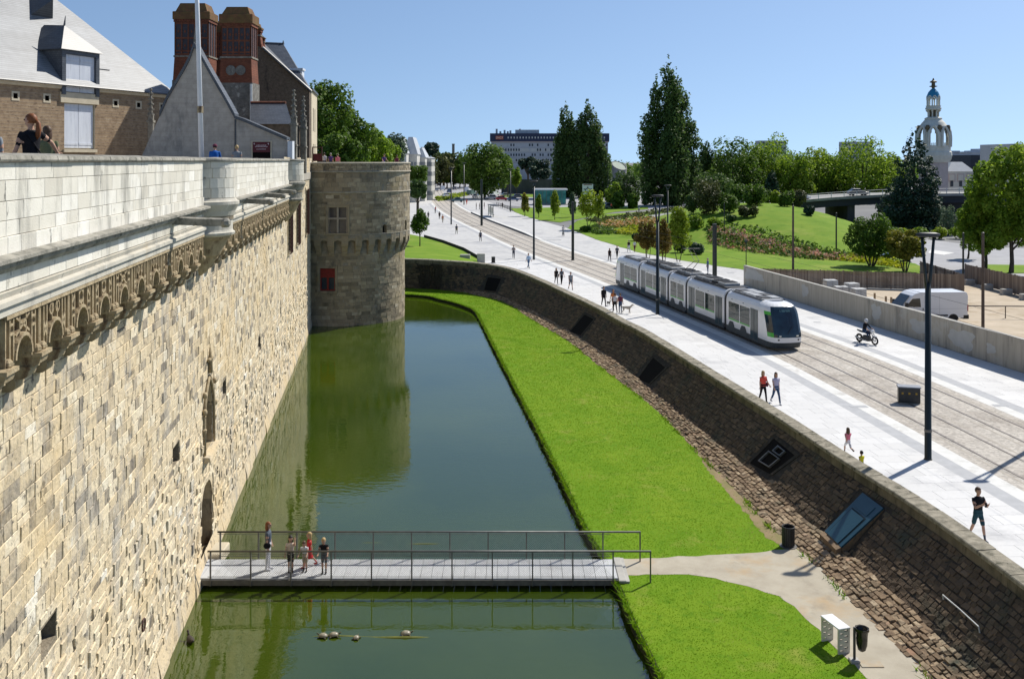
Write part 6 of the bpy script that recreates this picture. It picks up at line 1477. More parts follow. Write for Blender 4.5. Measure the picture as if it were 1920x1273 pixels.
  if kind == 'cab':
   xf = xb+2.25
   for sy in (-1, 1):
    mb = MB(); mb.ell((xf-0.06, sy*0.62, 1.06), 0.05, 0.1, 0.05, 8, 5); tb(mb, 'headlight', M_light, T, sec)
    mb = MB(); mb.ell((xf-0.1, sy*0.72, 0.80), 0.06, 0.07, 0.06, 8, 5); tb(mb, 'lower_lamp', M_black, T, sec)
   mb = MB(); mb.tube([(xf-0.05, -0.1, 1.2), (xf-0.13, 0.35, 1.75)], 0.015, 5); tb(mb, 'wiper', M_black, T, sec)
   M_disp = mat('display_text', (0.10, 0.20, 0.21), rough=0.5); mb = MB(); random.seed(11)
   zc = 2.68; xx = xb+1.655
   def ch(y, w): mb.rings([[(xx-0.0, y, zc-0.06), (xx, y+w, zc-0.06), (xx-0.075, y+w, zc+0.07), (xx-0.075, y, zc+0.07)], [(xx+0.012, y, zc-0.06), (xx+0.012, y+w, zc-0.06), (xx-0.063, y+w, zc+0.07), (xx-0.063, y, zc+0.07)]])
   ch(-0.40, 0.04); y = -0.26
   while y < 0.36: w = random.uniform(0.03, 0.05); ch(y, w); y += w+0.016
   tb(mb, 'display_text', M_disp, T, sec)
   mb = MB(); mb.box(x1-0.05, x1+0.6, 1.2, 1.21, 1.3, 1.31)
 return
s = s_front
for kind, L_ in SECTS:
 tram_section(kind, s, s+L_); s += L_
T = frame(s_front+16.5, s_front+20.4); mb = MB()
for y in (-0.35, 0.35): mb.tube([(1.6, y, 3.5), (3.5, y*0.6, 4.45), (2.2, y*0.5, 5.35)], [0.03, 0.025, 0.02], 6)
mb.tube([(2.2, -0.75, 5.4), (2.2, 0.75, 5.4)], 0.03, 6); mb.tube([(2.45, -0.75, 5.4), (2.45, 0.75, 5.4)], 0.03, 6); mb.tube([(3.5, -0.25, 4.45), (3.5, 0.25, 4.45)], 0.025, 6); mb.box(1.3, 2.0, -0.5, 0.5, 3.4, 3.52)
tb(mb, 'pantograph', M_roofd, T, tram)
for off, lab in ((TOFF, 'thin overhead wire above the near track'), (4.82, 'thin overhead wire above the far track')):
 mb = MB(); mb.tube([(*trk(q, off), 5.46) for q in np.arange(8, 300, 8)], 0.008, 4); o = mb.build('overhead_wire', M_black); tag(o, lab, 'wire')
# ================================================================ road vehicles
M_tyre = mat('tyre', (0.012, 0.012, 0.012), (0.02, 0.02, 0.02), rough=0.85, nscale=6); M_rim = mat('wheel_rim', (0.35, 0.35, 0.36), (0.28, 0.28, 0.29), rough=0.35, metal=0.6, nscale=4)
M_cgl = mat('car_glass', (0.02, 0.028, 0.032), rough=0.05, spec=0.7); M_tail = mat('tail_lamp', (0.35, 0.01, 0.01), rough=0.2)
def wheel(parent, x, y, r, w):
 def ringx(rr, yy, n=18): return [(x+rr*math.cos(2*math.pi*k/n), yy, r+rr*math.sin(2*math.pi*k/n)) for k in range(n)]
 mb = MB(); mb.rings([ringx(r*0.62, y-w/2), ringx(r*0.96, y-w/2), ringx(r, y-w/2+0.03), ringx(r, y+w/2-0.03), ringx(r*0.96, y+w/2), ringx(r*0.62, y+w/2)]); t = mb.build('wheel', M_tyre, parent)
 mb = MB(); mb.rings([ringx(r*0.62, y-w/2+0.01, 12), ringx(r*0.15, y-w/2+0.03, 12)], (False, True)); mb.rings([ringx(r*0.62, y+w/2-0.01, 12), ringx(r*0.15, y+w/2-0.03, 12)], (False, True)); mb.build('rim', M_rim, t)
def shell(mb, prof, hw, inset, zt):
 rs = []
 for y, k in ((-hw+0.0, 1.0), (-hw*0.985, 0.35), (-hw*0.93, 0.0), (hw*0.93, 0.0), (hw*0.985, 0.35), (hw, 1.0)):
  cx = sum(p[0] for p in prof)/len(prof); cz = sum(p[1] for p in prof)/len(prof)
  rs.append([(x+(cx-x)*inset*k*0.3, y, z+(cz-z)*inset*k) for x, z in prof])
 mb.rings([r[::-1] for r in rs])
vp = Vector((33.45, 77.6, 0)); van = thing('white_van', 'white panel van with high roof parked in the building yard behind the concrete wall', 'van', vp, R(180+4))
M_van = mat('van_white', (0.74, 0.75, 0.77), (0.70, 0.71, 0.73), rough=0.3, spec=0.5, coat=0.3, nscale=0.7)
prof = [(-2.95, 0.45), (2.85, 0.42), (2.98, 0.6), (2.95, 0.95), (2.82, 1.12), (2.45, 1.3), (1.62, 2.25), (1.3, 2.45), (0.9, 2.54), (-2.7, 2.54), (-2.9, 2.45), (-2.98, 2.2)]
mb = MB(); shell(mb, prof, 1.02, 0.05, 2.5); mb.build('body', M_van, van)
mb = MB(); mb.add([(2.44, -0.86, 1.36), (2.44, 0.86, 1.36), (1.70, 0.80, 2.22), (1.70, -0.80, 2.22)], [(0, 1, 2, 3)]); mb.map(lambda v: v+Vector((0.03, 0, 0.02))); mb.build('windscreen', M_cgl, van)
for sy in (-1, 1):
 mb = MB(); pl = [(2.18, 1.38), (1.62, 2.02), (1.0, 2.06), (0.92, 1.35)]; y = sy*1.022
 mb.add([(x, y, z) for x, z in pl], [(0, 1, 2, 3) if sy > 0 else (3, 2, 1, 0)]); mb.build('side_window', M_cgl, van)
 mb = MB(); mb.box(2.05, 2.25, min(sy*1.03, sy*1.2), max(sy*1.03, sy*1.2), 1.38, 1.72); mb.build('mirror', M_black, van)
 mb = MB(); mb.box(-1.3, 1.2, min(sy*1.0, sy*1.035), max(sy*1.0, sy*1.035), 0.62, 0.74); mb.build('rub_strip', M_black, van)
 mb = MB(); mb.box(0.72, 0.78, min(sy*1.02, sy*1.045), max(sy*1.02, sy*1.045), 1.1, 1.28); mb.build('door_handle', M_black, van)
 mb = MB(); mb.box(0.60, 0.615, min(sy*1.0, sy*1.024), max(sy*1.0, sy*1.024), 0.6, 2.3); mb.box(-0.62, -0.605, min(sy*1.0, sy*1.024), max(sy*1.0, sy*1.024), 0.6, 2.3); mb.box(-2.9, 0.6, min(sy*1.0, sy*1.024), max(sy*1.0, sy*1.024), 1.2, 1.215); mb.build('panel_line', M_roofg, van)
 mb = MB(); mb.box(-2.99, -2.9, min(sy*0.85, sy*1.02), max(sy*0.85, sy*1.02), 1.0, 1.5); mb.build('tail_light', M_tail, van)
 mb = MB(); n = 10
 for cx in (1.95, -1.75):
  mb.rings([[(cx+0.43*math.cos(math.pi*k/n), sy*1.0, 0.36+0.43*math.sin(math.pi*k/n)) for k in range(n+1)], [(cx+0.43*math.cos(math.pi*k/n), sy*1.026, 0.36+0.43*math.sin(math.pi*k/n)) for k in range(n+1)]] if sy < 0 else [[(cx+0.43*math.cos(math.pi*k/n), sy*1.026, 0.36+0.43*math.sin(math.pi*k/n)) for k in range(n+1)], [(cx+0.43*math.cos(math.pi*k/n), sy*1.0, 0.36+0.43*math.sin(math.pi*k/n)) for k in range(n+1)]])
 mb.build('wheel_arch', M_black, van)
 for cx in (1.95, -1.75): wheel(van, cx, sy*0.94, 0.35, 0.22)
mb = MB(); mb.bbox(-3.06, -2.55, -1.03, 1.03, 0.38, 0.72, 0.05); mb.build('rear_bumper', M_black, van)
mb = MB(); mb.bbox(2.7, 3.04, -1.0, 1.0, 0.3, 0.68, 0.06); mb.build('front_bumper', M_black, van)
def car(p, rot, label, paint, kind='hatch', group='cars on the far roads'):
 t = thing('car', label, 'car', p, rot, group); m = mat('paint_%s' % paint[0], paint[1], rough=0.3, spec=0.5, coat=0.5)
 if kind == 'van':
  prof = [(-2.3, 0.4), (2.2, 0.38), (2.3, 0.8), (2.0, 1.05), (1.25, 1.85), (0.9, 1.95), (-2.2, 1.95), (-2.32, 1.7)]; hw = 0.92; gl_ = None
  mb = MB(); shell(mb, prof, hw, 0.05, 1.9); mb.build('body', m, t)
  mb = MB(); mb.add([(2.0, -0.78, 1.1), (2.0, 0.78, 1.1), (1.32, 0.72, 1.8), (1.32, -0.72, 1.8)], [(0, 1, 2, 3)]); mb.map(lambda v: v+Vector((0.025, 0, 0.02))); mb.build('windscreen', M_cgl, t); wx = (1.45, -1.4)
  for sy in (-1, 1): mb = MB(); mb.add([(x, sy*(hw+0.004), z) for x, z in ((1.75, 1.1), (1.2, 1.68), (0.5, 1.68), (0.5, 1.08))], [(0, 1, 2, 3) if sy > 0 else (3, 2, 1, 0)]); mb.build('side_window', M_cgl, t)
 else:
  prof = [(-1.95, 0.32), (1.95, 0.3), (2.05, 0.55), (1.98, 0.75), (1.1, 0.92), (-1.7, 0.95), (-2.02, 0.85), (-2.05, 0.5)]; hw = 0.87
  mb = MB(); shell(mb, prof, hw, 0.06, 1); mb.build('body', m, t)
  b0 = [(1.05, 0.91), (-1.75 if kind == 'hatch' else -1.35, 0.93)]; top = [(0.35, 1.42), (-1.15 if kind == 'hatch' else -0.85, 1.44)]
  mb = MB(); mb.rings([[(b0[0][0], -0.8, b0[0][1]), (b0[0][0], 0.8, b0[0][1]), (b0[1][0], 0.8, b0[1][1]), (b0[1][0], -0.8, b0[1][1])], [(top[0][0], -0.6, 1.40), (top[0][0], 0.6, 1.40), (top[1][0], 0.6, 1.42), (top[1][0], -0.6, 1.42)]]); mb.build('glasshouse', M_cgl, t)
  mb = MB(); mb.rings([[(top[0][0]+0.05, -0.63, 1.40), (top[0][0]+0.05, 0.63, 1.40), (top[1][0]-0.05, 0.63, 1.42), (top[1][0]-0.05, -0.63, 1.42)], [(top[0][0]-0.1, -0.54, 1.465), (top[0][0]-0.1, 0.54, 1.465), (top[1][0]+0.1, 0.54, 1.48), (top[1][0]+0.1, -0.54, 1.48)]]); mb.build('roof', m, t)
  wx = (1.28, -1.28)
  for sy in (-1, 1):
   mb = MB(); mb.box(1.85, 2.0, min(sy*0.5, sy*0.8), max(sy*0.5, sy*0.8), 0.6, 0.74); mb.build('headlight', M_light, t)
   mb = MB(); mb.box(-2.06, -1.95, min(sy*0.55, sy*0.82), max(sy*0.55, sy*0.82), 0.65, 0.82); mb.build('tail_light', M_tail, t)
 for x in wx:
  for sy in (-1, 1): wheel(t, x, sy*(hw-0.1), 0.31, 0.19)
 return t
PAINT = {'red': ('red', (0.42, 0.02, 0.025)), 'silver': ('silver', (0.45, 0.46, 0.48)), 'white': ('white', (0.75, 0.76, 0.77)), 'teal': ('teal', (0.03, 0.10, 0.13)), 'black': ('black', (0.012, 0.012, 0.014)), 'blue': ('blue', (0.05, 0.10, 0.22)), 'grey': ('grey', (0.14, 0.15, 0.16)), 'green': ('green', (0.12, 0.2, 0.17))}
car(W(941, 376), 0.1, 'red car in the car park left of the glass kiosk', PAINT['red']); car(W(921, 374), 3.0, 'silver car beside the red car', PAINT['silver'])
car(W(857, 379), 3.3, 'dark teal car on the road beyond the tram stop', PAINT['teal'], 'sedan'); car(W(962, 377), 0.0, 'dark blue car right of the red car', PAINT['blue'])
CARS = [(806, 362, 'white', 'van', 1.9, 'white van at the left end of the far traffic'), (817, 359, 'silver', 'hatch', 1.8, 'silver car behind the leftmost white van'), (830, 357, 'white', 'van', 1.7, 'white van in the middle of the far traffic queue'), (842, 362, 'blue', 'hatch', 1.6, 'blue car in the far traffic queue'), (853, 356, 'grey', 'hatch', 1.5, 'grey car at the back of the far traffic'), (877, 360, 'white', 'van', 1.4, 'white van right of the far lamp post'), (884, 366, 'green', 'van', 1.2, 'pale green minibus in the far traffic'), (893, 371, 'silver', 'hatch', 1.3, 'silver car next to the minibus'), (927, 367, 'white', 'van', 1.1, 'white van behind the silver car'), (822, 349, 'black', 'hatch', 1.8, 'black car far up the road'), (852, 347, 'silver', 'hatch', 1.7, 'pale car far up the road'), (862, 344, 'blue', 'hatch', 1.6, 'small blue car at the far end of the road'), (950, 369, 'silver', 'hatch', 0.3, 'silver car half hidden behind the dark blue one'), (972, 372, 'grey', 'hatch', 0.2, 'grey car left of the kiosk corner'), (907, 364, 'grey', 'hatch', 1.0, 'dark grey car under the plane tree'), (836, 370, 'white', 'hatch', 1.9, 'white car at the front of the far queue')]
for px, py, c, k, r_, lab in CARS: car(W(px, py), r_, lab, PAINT[c], k)
car(W(1157, 386), 0.3, 'dark car on the road behind the young trees', PAINT['black']); car(W(1143, 391), 0.4, 'dark parked scooter car beside the hedge bushes', PAINT['grey'])
car(W(1526, 432), 2.2, 'silver car coming out under the overpass', PAINT['silver']); car(W(1680, 489), 2.9, 'black car on the road behind the yellowish tree', PAINT['black'], 'sedan')
# ================================================================ park, mound, roads on the right
def polyW(pts): return [tuple(W(a, b))[:2] for a, b in pts]
def jag(poly, step=1.2, amp=0.12):
 out = []
 for i in range(len(poly)):
  a = np.array(poly[i]); b = np.array(poly[(i+1) % len(poly)]); n = max(1, int(np.linalg.norm(b-a)/step))
  for q in range(n): w = a+(b-a)*q/n; out.append((w[0]+rng.normal(0, amp), w[1]+rng.normal(0, amp)))
 return out
M_lawn2 = mat('park_lawn', (0.115, 0.21, 0.014), (0.17, 0.255, 0.025), rough=0.9, spec=0.1, nscale=0.25, detail=8, bump=0.6, bscale=6, stain=[((0.25, 0.28, 0.06), 0.12, 0.55, 0.72, None), ((0.09, 0.18, 0.012), 0.5, 0.55, 0.7, None)])
flat('far_road', polyW([(765, 374), (935, 384), (1060, 394), (1330, 392), (1330, 372), (1100, 364), (960, 343), (900, 334), (800, 334)]), -0.045, M_road)
flat('side_road', polyW([(1545, 424), (1590, 446), (1640, 470), (1700, 500), (1740, 530), (1815, 560), (1990, 560), (1990, 468), (1840, 462), (1740, 448), (1640, 428)]), -0.045, M_road)
flat('park_lawn', jag(polyW([(1064, 428), (1082, 414), (1130, 402), (1215, 397), (1300, 389), (1500, 388), (1560, 436), (1660, 474), (1735, 502), (1735, 512), (1640, 515), (1395, 506), (1300, 492), (1200, 474), (1120, 450)])), 0.008, M_lawn2)
flat('kiosk_lawn', jag(polyW([(955, 391), (975, 402), (1010, 413), (1050, 417), (1095, 409), (1150, 398), (1215, 392), (1215, 388), (1090, 388)])), 0.008, M_lawn2)
flat('park_path', polyW([(1128, 436), (1165, 420), (1190, 410), (1240, 401), (1310, 394), (1310, 400), (1262, 410), (1245, 420), (1240, 432), (1190, 436)]), 0.02, M_road)
flat('verge_lawn', jag(polyW([(1835, 512), (1990, 512), (1990, 498), (1850, 496)])), 0.008, M_lawn2)
flat('traffic_island', polyW([(1745, 468), (1790, 474), (1770, 478), (1740, 474)]), -0.02, M_strip)
fr = [(CQ[i][0], CQ[i][1], float(np.interp(CS[i], CS, CZs))-0.12) for i in range(0, len(CQ)) if CQ[i][0] < W(897, 492, 1.5).x]
fr = fr[::4]
bk_ = [tuple(W(a, b)) for a, b in ((700, 432), (760, 438), (795, 445), (830, 455), (870, 470), (903, 489))]
bx = np.array([p[0] for p in bk_]); by = np.array([p[1] for p in bk_])
vs = []; fs = []; nn = 8
f0 = np.array(fr); t_f = np.linspace(0, 1, len(fr)); t_b = np.linspace(0, 1, len(bk_))
for i, t in enumerate(np.linspace(0, 1, 26)):
 a = np.array([np.interp(t, t_f, f0[:, k]) for k in range(3)]); b = np.array([np.interp(t, t_b, bx), np.interp(t, t_b, by), 0.02])
 for k in range(nn+1):
  q = k/nn; w = a+(b-a)*q; w[2] = a[2]*(1-q)**1.3+0.02; vs.append(tuple(w))
 if i:
  for k in range(nn): fs.append(((i-1)*(nn+1)+k, i*(nn+1)+k, i*(nn+1)+k+1, (i-1)*(nn+1)+k+1))
o = link('upper_lawn', np_mesh('upper_lawn', vs, fs, M_lawn2, smooth=True)); o['kind'] = 'structure'
def upper_z(x, y):
 d = min(range(len(vs)), key=lambda i: (vs[i][0]-x)**2+(vs[i][1]-y)**2); return vs[d][2]
lw = thing('low_kerb_wall', 'low dark kerb wall along the street side of the upper lawn', 'wall', bk_[2])
mb = MB(); kp = bk_[2:]
mb.rings([[(p[0], p[1]-0.15, 0), (p[0], p[1]+0.15, 0), (p[0], p[1]+0.15, 0.42), (p[0], p[1]-0.15, 0.42)] for p in kp]); mb.build('kerb', M_mort, lw, world=True)
HC = (46.0, 176.0)
def hill(x, y):
 dx = (x-HC[0])/(22.0 if x > HC[0] else 30.0); dy = (y-HC[1])/(44.0 if y < HC[1] else 40.0); r2 = dx*dx+dy*dy
 return 5.3*(1-r2)**1.6 if r2 < 1 else 0.0
xs = np.linspace(14, 70, 57); ys = np.linspace(130, 218, 60); vs = []; fs = []; idx = {}
for i, x in enumerate(xs):
 for j, y in enumerate(ys): vs.append((x, y, hill(x, y)-0.06+0.08*math.sin(x*1.1)*math.sin(y*0.8)*(hill(x, y) > 0.3)))
for i in range(len(xs)-1):
 for j in range(len(ys)-1):
  if max(hill(xs[i], ys[j]), hill(xs[i+1], ys[j+1]), hill(xs[i+1], ys[j]), hill(xs[i], ys[j+1])) > 0.02: fs.append((i*len(ys)+j, (i+1)*len(ys)+j, (i+1)*len(ys)+j+1, i*len(ys)+j+1))
o = link('grass_mound', np_mesh('grass_mound', vs, fs, M_lawn2, smooth=True)); o['kind'] = 'structure'
# ================================================================ foliage
def leafmat(name, dark, mid, light, tr=0.35):
 return mat(name, mid, None, tone=[(0, dark), (0.5, mid), (1, light)], rough=0.6, spec=0.25, transl=tr)
LM = {'mid': leafmat('leaves_mid', (0.045, 0.095, 0.010), (0.095, 0.17, 0.020), (0.17, 0.25, 0.035), 0.42),
 'fresh': leafmat('leaves_fresh', (0.10, 0.18, 0.012), (0.20, 0.31, 0.026), (0.34, 0.43, 0.05), 0.5),
 'dark': leafmat('leaves_dark', (0.036, 0.075, 0.018), (0.080, 0.140, 0.034), (0.145, 0.21, 0.05), 0.38),
 'cedar': leafmat('leaves_cedar', (0.014, 0.036, 0.022), (0.03, 0.062, 0.034), (0.06, 0.10, 0.045), 0.2),
 'gold': leafmat('leaves_gold', (0.10, 0.12, 0.015), (0.22, 0.22, 0.025), (0.38, 0.30, 0.04), 0.45),
 'rust': leafmat('leaves_rust', (0.09, 0.07, 0.015), (0.19, 0.14, 0.025), (0.30, 0.20, 0.04), 0.4),
 'lime': leafmat('leaves_lime', (0.13, 0.20, 0.01), (0.24, 0.32, 0.02), (0.36, 0.42, 0.04), 0.45),
 'olive': leafmat('leaves_olive', (0.05, 0.065, 0.02), (0.09, 0.105, 0.03), (0.15, 0.15, 0.05), 0.3),
 'grey': leafmat('leaves_greygreen', (0.06, 0.10, 0.06), (0.11, 0.16, 0.09), (0.17, 0.22, 0.12), 0.35),
 'flower': mat('flower_heads', (0.5, 0.3, 0.1), None, tone=[(0, (0.10, 0.16, 0.02)), (0.35, (0.16, 0.2, 0.03)), (0.5, (0.62, 0.33, 0.12)), (0.75, (0.68, 0.42, 0.20)), (1, (0.62, 0.55, 0.42))], rough=0.7, transl=0.3),
 'pink': mat('pink_flowers', (0.5, 0.3, 0.3), None, tone=[(0, (0.06, 0.12, 0.02)), (0.45, (0.13, 0.17, 0.03)), (0.6, (0.55, 0.24, 0.16)), (1, (0.62, 0.45, 0.36))], rough=0.7, transl=0.3),
 'yellow': mat('yellow_leaves', (0.4, 0.4, 0.05), None, tone=[(0, (0.20, 0.26, 0.015)), (0.5, (0.36, 0.40, 0.02)), (1, (0.52, 0.52, 0.04))], rough=0.7, transl=0.4)}
M_bark = mat('bark', (0.10, 0.08, 0.06), (0.06, 0.048, 0.036), rough=0.95, nscale=4, stretch=(2, 2, 0.4))
M_barkl = mat('pale_bark', (0.22, 0.19, 0.15), (0.13, 0.11, 0.085), rough=0.95, nscale=4, stretch=(2, 2, 0.4))
def leaves(cl, n, size, rs, flatz=0.0, inner=0.38):
 cl = np.asarray(cl, float); a = (cl[:, 3]*cl[:, 4]+cl[:, 4]*cl[:, 5]+cl[:, 3]*cl[:, 5]); idx = rs.choice(len(cl), n, p=a/a.sum()); c = cl[idx]
 d = rs.normal(size=(n, 3)); d /= np.linalg.norm(d, axis=1)[:, None]
 r = 1-inner*rs.random(n)**1.6+rs.normal(0, 0.05, n)
 pos = c[:, :3]+d*c[:, 3:6]*r[:, None]
 nr = d*0.8+rs.normal(0, 0.55, (n, 3)); nr[:, 2] += 0.25+flatz; nr /= np.linalg.norm(nr, axis=1)[:, None]
 h = rs.normal(size=(n, 3)); u = np.cross(nr, h); u /= np.linalg.norm(u, axis=1)[:, None]; v = np.cross(nr, u)
 s = size*rs.uniform(0.55, 1.25, n)[:, None]*0.5; asp = rs.uniform(0.55, 0.95, n)[:, None]
 V = np.stack([pos-u*s-v*s*asp*0.6, pos+u*s*0.9-v*s*asp, pos+u*s+v*s*asp*0.7, pos-u*s*0.8+v*s*asp], 1)
 tone = np.clip(rs.normal(0.45, 0.17, n)+c[:, 6], 0, 1)
 return V.reshape(-1, 3), np.arange(4*n).reshape(-1, 4), tone
def clus_round(H, cb, Rr, rs, k=16, tight=1.0, shape='round'):
 cz = (H+cb)/2; rz = (H-cb)/2; out = []
 out.append((0, 0, cz, Rr*0.62, Rr*0.62, rz*0.66, -0.05))  # darker core and wide clump tones imitate shaded and sunlit foliage
 for i in range(k):
  t = 1-2*(i+0.5)/k; ph = i*2.39996+rs.uniform(-0.4, 0.4); rr = math.sqrt(max(0, 1-t*t))
  f = rs.uniform(0.58, 0.86); q = rs.uniform(0.26, 0.44)*tight
  zz = t
  if shape == 'cone': rr *= (0.75-0.45*t)
  out.append((Rr*f*rr*math.cos(ph), Rr*f*rr*math.sin(ph), cz+rz*f*1.02*zz, Rr*q, Rr*q, rz*q*rs.uniform(0.75, 1.1), rs.uniform(-0.22, 0.22)))
 return out
def clus_poplar(H, cb, Rr, rs, spires):
 out = []
 for (sx, sy, hh, wr) in spires:
  n = max(8, int((hh*H-cb)/(Rr*wr*0.34)))
  for i in range(n):
   t = i/(n-1); z = cb+(hh*H-cb)*t*0.975
   w = Rr*wr*(0.72+0.28*math.sin(math.pi*min(1, (t+0.1)*0.85)))*(1.0 if t < 0.7 else math.sqrt(max(0.08, 1-((t-0.7)/0.31)**2)))
   for k in range(5 if t < 0.9 else 1):
    ph = rs.uniform(0, 6.28); o = w*rs.uniform(0.2, 0.72)*(t < 0.9)
    out.append((Rr*sx*(1-0.12*t)+o*math.cos(ph), Rr*sy+o*math.sin(ph), z+rs.uniform(-0.3, 0.3)*w, w*rs.uniform(0.26, 0.42), w*rs.uniform(0.26, 0.42), w*rs.uniform(0.45, 0.75), rs.uniform(-0.2, 0.2)))
 return out
def clus_layer(H, cb, Rr, rs, n=11):
 out = []
 for i in range(n):
  t = i/(n-1); z = cb+(H-cb)*t; w = Rr*(1-t)**0.8*rs.uniform(0.9, 1.12)+0.10*Rr
  m = max(2, int(7*(1-t)+2))
  for k in range(m):
   ph = 2*math.pi*k/m+rs.uniform(-0.3, 0.3); o = w*rs.uniform(0.45, 0.8)
   out.append((o*math.cos(ph), o*math.sin(ph), z+rs.uniform(-0.2, 0.2)*(H-cb)/n, w*rs.uniform(0.3, 0.48), w*rs.uniform(0.3, 0.48), (H-cb)/n*rs.uniform(0.5, 0.85), rs.uniform(-0.12, 0.14)))
 return out
def tree(name, label, px, Y, ytop, ycb, hw, kind='round', pal='mid', n=3500, leaf=None, base=0.0, group=None, trunk=None, bark=None, cat='tree', spires=None, k=16, tight=1.0, stems=1, seed=None, lean=0.0):
 s = Y/F; X = (px-960)*s; H = CZ+(HY-ytop)*s-base; cb = CZ+(HY-ycb)*s-base; Rr = hw*s
 rs = np.random.default_rng(seed if seed is not None else int(px*7+Y*13+ytop)); t = thing(name, label, cat, (X, Y, base), 0, group)
 leaf = leaf or max(0.10, Y*0.0023)
 if kind == 'round': cl = clus_round(H, cb, Rr, rs, k, tight)
 elif kind == 'cone': cl = clus_round(H, cb, Rr, rs, k, tight, 'cone')
 elif kind == 'poplar': cl = clus_poplar(H, cb, Rr, rs, spires or [(0, 0, 1, 1)])
 elif kind == 'layer': cl = clus_layer(H, cb, Rr, rs)
 elif kind == 'flat': cl = [(Rr*rs.uniform(-0.7, 0.7), Rr*rs.uniform(-0.7, 0.7), H-(H-cb)*rs.uniform(0.15, 0.7), Rr*rs.uniform(0.3, 0.45), Rr*rs.uniform(0.3, 0.45), (H-cb)*rs.uniform(0.14, 0.24), rs.uniform(-0.1, 0.12)) for _ in range(12)]
 elif kind == 'box': cl = [(Rr*(i-2)*0.42, Rr*(j-1)*0.42, cb+(H-cb)*(0.2+0.3*q), Rr*0.3, Rr*0.3, (H-cb)*0.22, rs.uniform(-0.08, 0.08)) for i in range(5) for j in range(3) for q in range(3)]
 cl = np.array(cl)
 if lean: cl[:, 0] += lean*cl[:, 2]
 V, Fq, tone = leaves(cl, n, leaf, rs, 0.5 if kind in ('layer', 'flat') else 0.0)
 V[:, 2] = np.maximum(V[:, 2], 0.02)
 link('crown', np_mesh('crown', V, Fq, LM[pal], tone=tone), t)
 tr = trunk or max(0.07, Rr*0.055); bk = bark or M_bark
 mb = MB(); top = cb+(H-cb)*0.62
 if stems == 1:
  mb.tube([(0, 0, -0.05), (0.02*Rr+lean*cb*0.5, 0, max(cb, 0.3)*0.6), (lean*cb, 0.03*Rr, cb+(H-cb)*0.25), (lean*top, 0, top)], [tr*1.3, tr, tr*0.75, tr*0.25], 8)
 else:
  for q in range(stems):
   a = 2*math.pi*q/stems; mb.tube([(0.08*Rr*math.cos(a), 0.08*Rr*math.sin(a), -0.05), (0.22*Rr*math.cos(a), 0.22*Rr*math.sin(a), (cb+0.6)*0.6), (0.45*Rr*math.cos(a), 0.45*Rr*math.sin(a), top)], [tr, tr*0.8, tr*0.2], 6)
 trk_o = mb.build('trunk', bk, t)
 pick = cl[rs.choice(len(cl), min(6, len(cl)), replace=False)]
 for c in pick:
  mb = MB(); z0 = cb*0.75+(c[2]-cb)*0.25 if c[2] > cb else cb*0.8
  mb.tube([(lean*z0, 0, max(0.2, z0)), ((c[0]+lean*z0)*0.5, c[1]*0.5, (z0+c[2])/2), (c[0], c[1], c[2])], [tr*0.5, tr*0.35, tr*0.08], 5); mb.build('limb', bk, trk_o)
 return t
def bush(label, px, py, Y, hw, h_px, pal='mid', n=900, base=None, group='shrubs in the park', name='shrub', leaf=None):
 if Y is None: p = W(px, py); Y = p.y
 X = (px-960)*Y/F; b = hill(X, Y)-0.1 if base is None else base; s = Y/F; R_ = hw*s; H = h_px*s
 rs = np.random.default_rng(int(px*3+Y)); t = thing(name, label, 'shrub', (X, Y, b), 0, group)
 cl = [(R_*rs.uniform(-0.55, 0.55), R_*rs.uniform(-0.5, 0.5), H*rs.uniform(0.3, 0.62), R_*rs.uniform(0.36, 0.5), R_*rs.uniform(0.36, 0.5), H*rs.uniform(0.3, 0.4), rs.uniform(-0.12, 0.12)) for _ in range(9)]
 V, Fq, tone = leaves(cl, n, leaf or max(0.10, Y*0.0021), rs); V[:, 2] = np.maximum(V[:, 2], 0.0)
 link('foliage', np_mesh('foliage', V, Fq, LM[pal], tone=tone), t)
 mb = MB()
 for q in range(4):
  a = q*1.6+px; mb.tube([(0, 0, 0), (R_*0.2*math.cos(a), R_*0.2*math.sin(a), H*0.3), (R_*0.4*math.cos(a), R_*0.4*math.sin(a), H*0.6)], [0.06, 0.045, 0.02], 5)
 mb.build('stems', M_bark, t)
 return t
G1 = 'leafy trees behind the round tower'
tree('broadleaf_tree', 'tallest green tree right behind the cream side wall', 600, 128, 140, 320, 62, n=9000, leaf=0.42, group=G1, k=22)
tree('broadleaf_tree', 'second green tree sloping down behind the round tower', 650, 138, 196, 325, 50, n=7000, leaf=0.42, group=G1, k=20)
tree('broadleaf_tree', 'bright fresh green tree over the right of the tower platform', 694, 146, 240, 330, 46, pal='fresh', n=7000, leaf=0.40, group=G1, k=20)
tree('broadleaf_tree', 'lowest bright green tree at the right edge of the tower', 722, 158, 258, 330, 30, pal='fresh', n=4500, leaf=0.40, group=G1)
tree('broadleaf_tree', 'shaded tree low behind the tower parapet', 632, 120, 250, 330, 40, pal='mid', n=4000, leaf=0.4, group=G1)
tree('broadleaf_tree', 'pale distant tree above the white town houses', 742, 270, 250, 310, 22, pal='grey', n=2200, group=G1)
tree('clipped_tree', 'upper box-clipped tree right of the tower', 782, 215, 311, 340, 17, kind='box', pal='mid', n=2600, leaf=0.36, trunk=0.15)
tree('clipped_tree', 'rounded tree below the box-clipped one right of the tower', 784, 190, 334, 376, 18, pal='dark', n=2600, leaf=0.36, trunk=0.15)
ul = W(787, 466, 0.4); tree('young_tree', 'small young tree with stake on the upper lawn', 787, 140, 391, 440, 20, kind='cone', pal='mid', n=2600, leaf=0.25, base=upper_z((787-960)*140/F, 140)-0.05, trunk=0.08)
tree('plane_tree', 'big round green plane tree left of the office block', 908, 330, 266, 372, 50, pal='mid', n=9000, leaf=0.75, k=26)
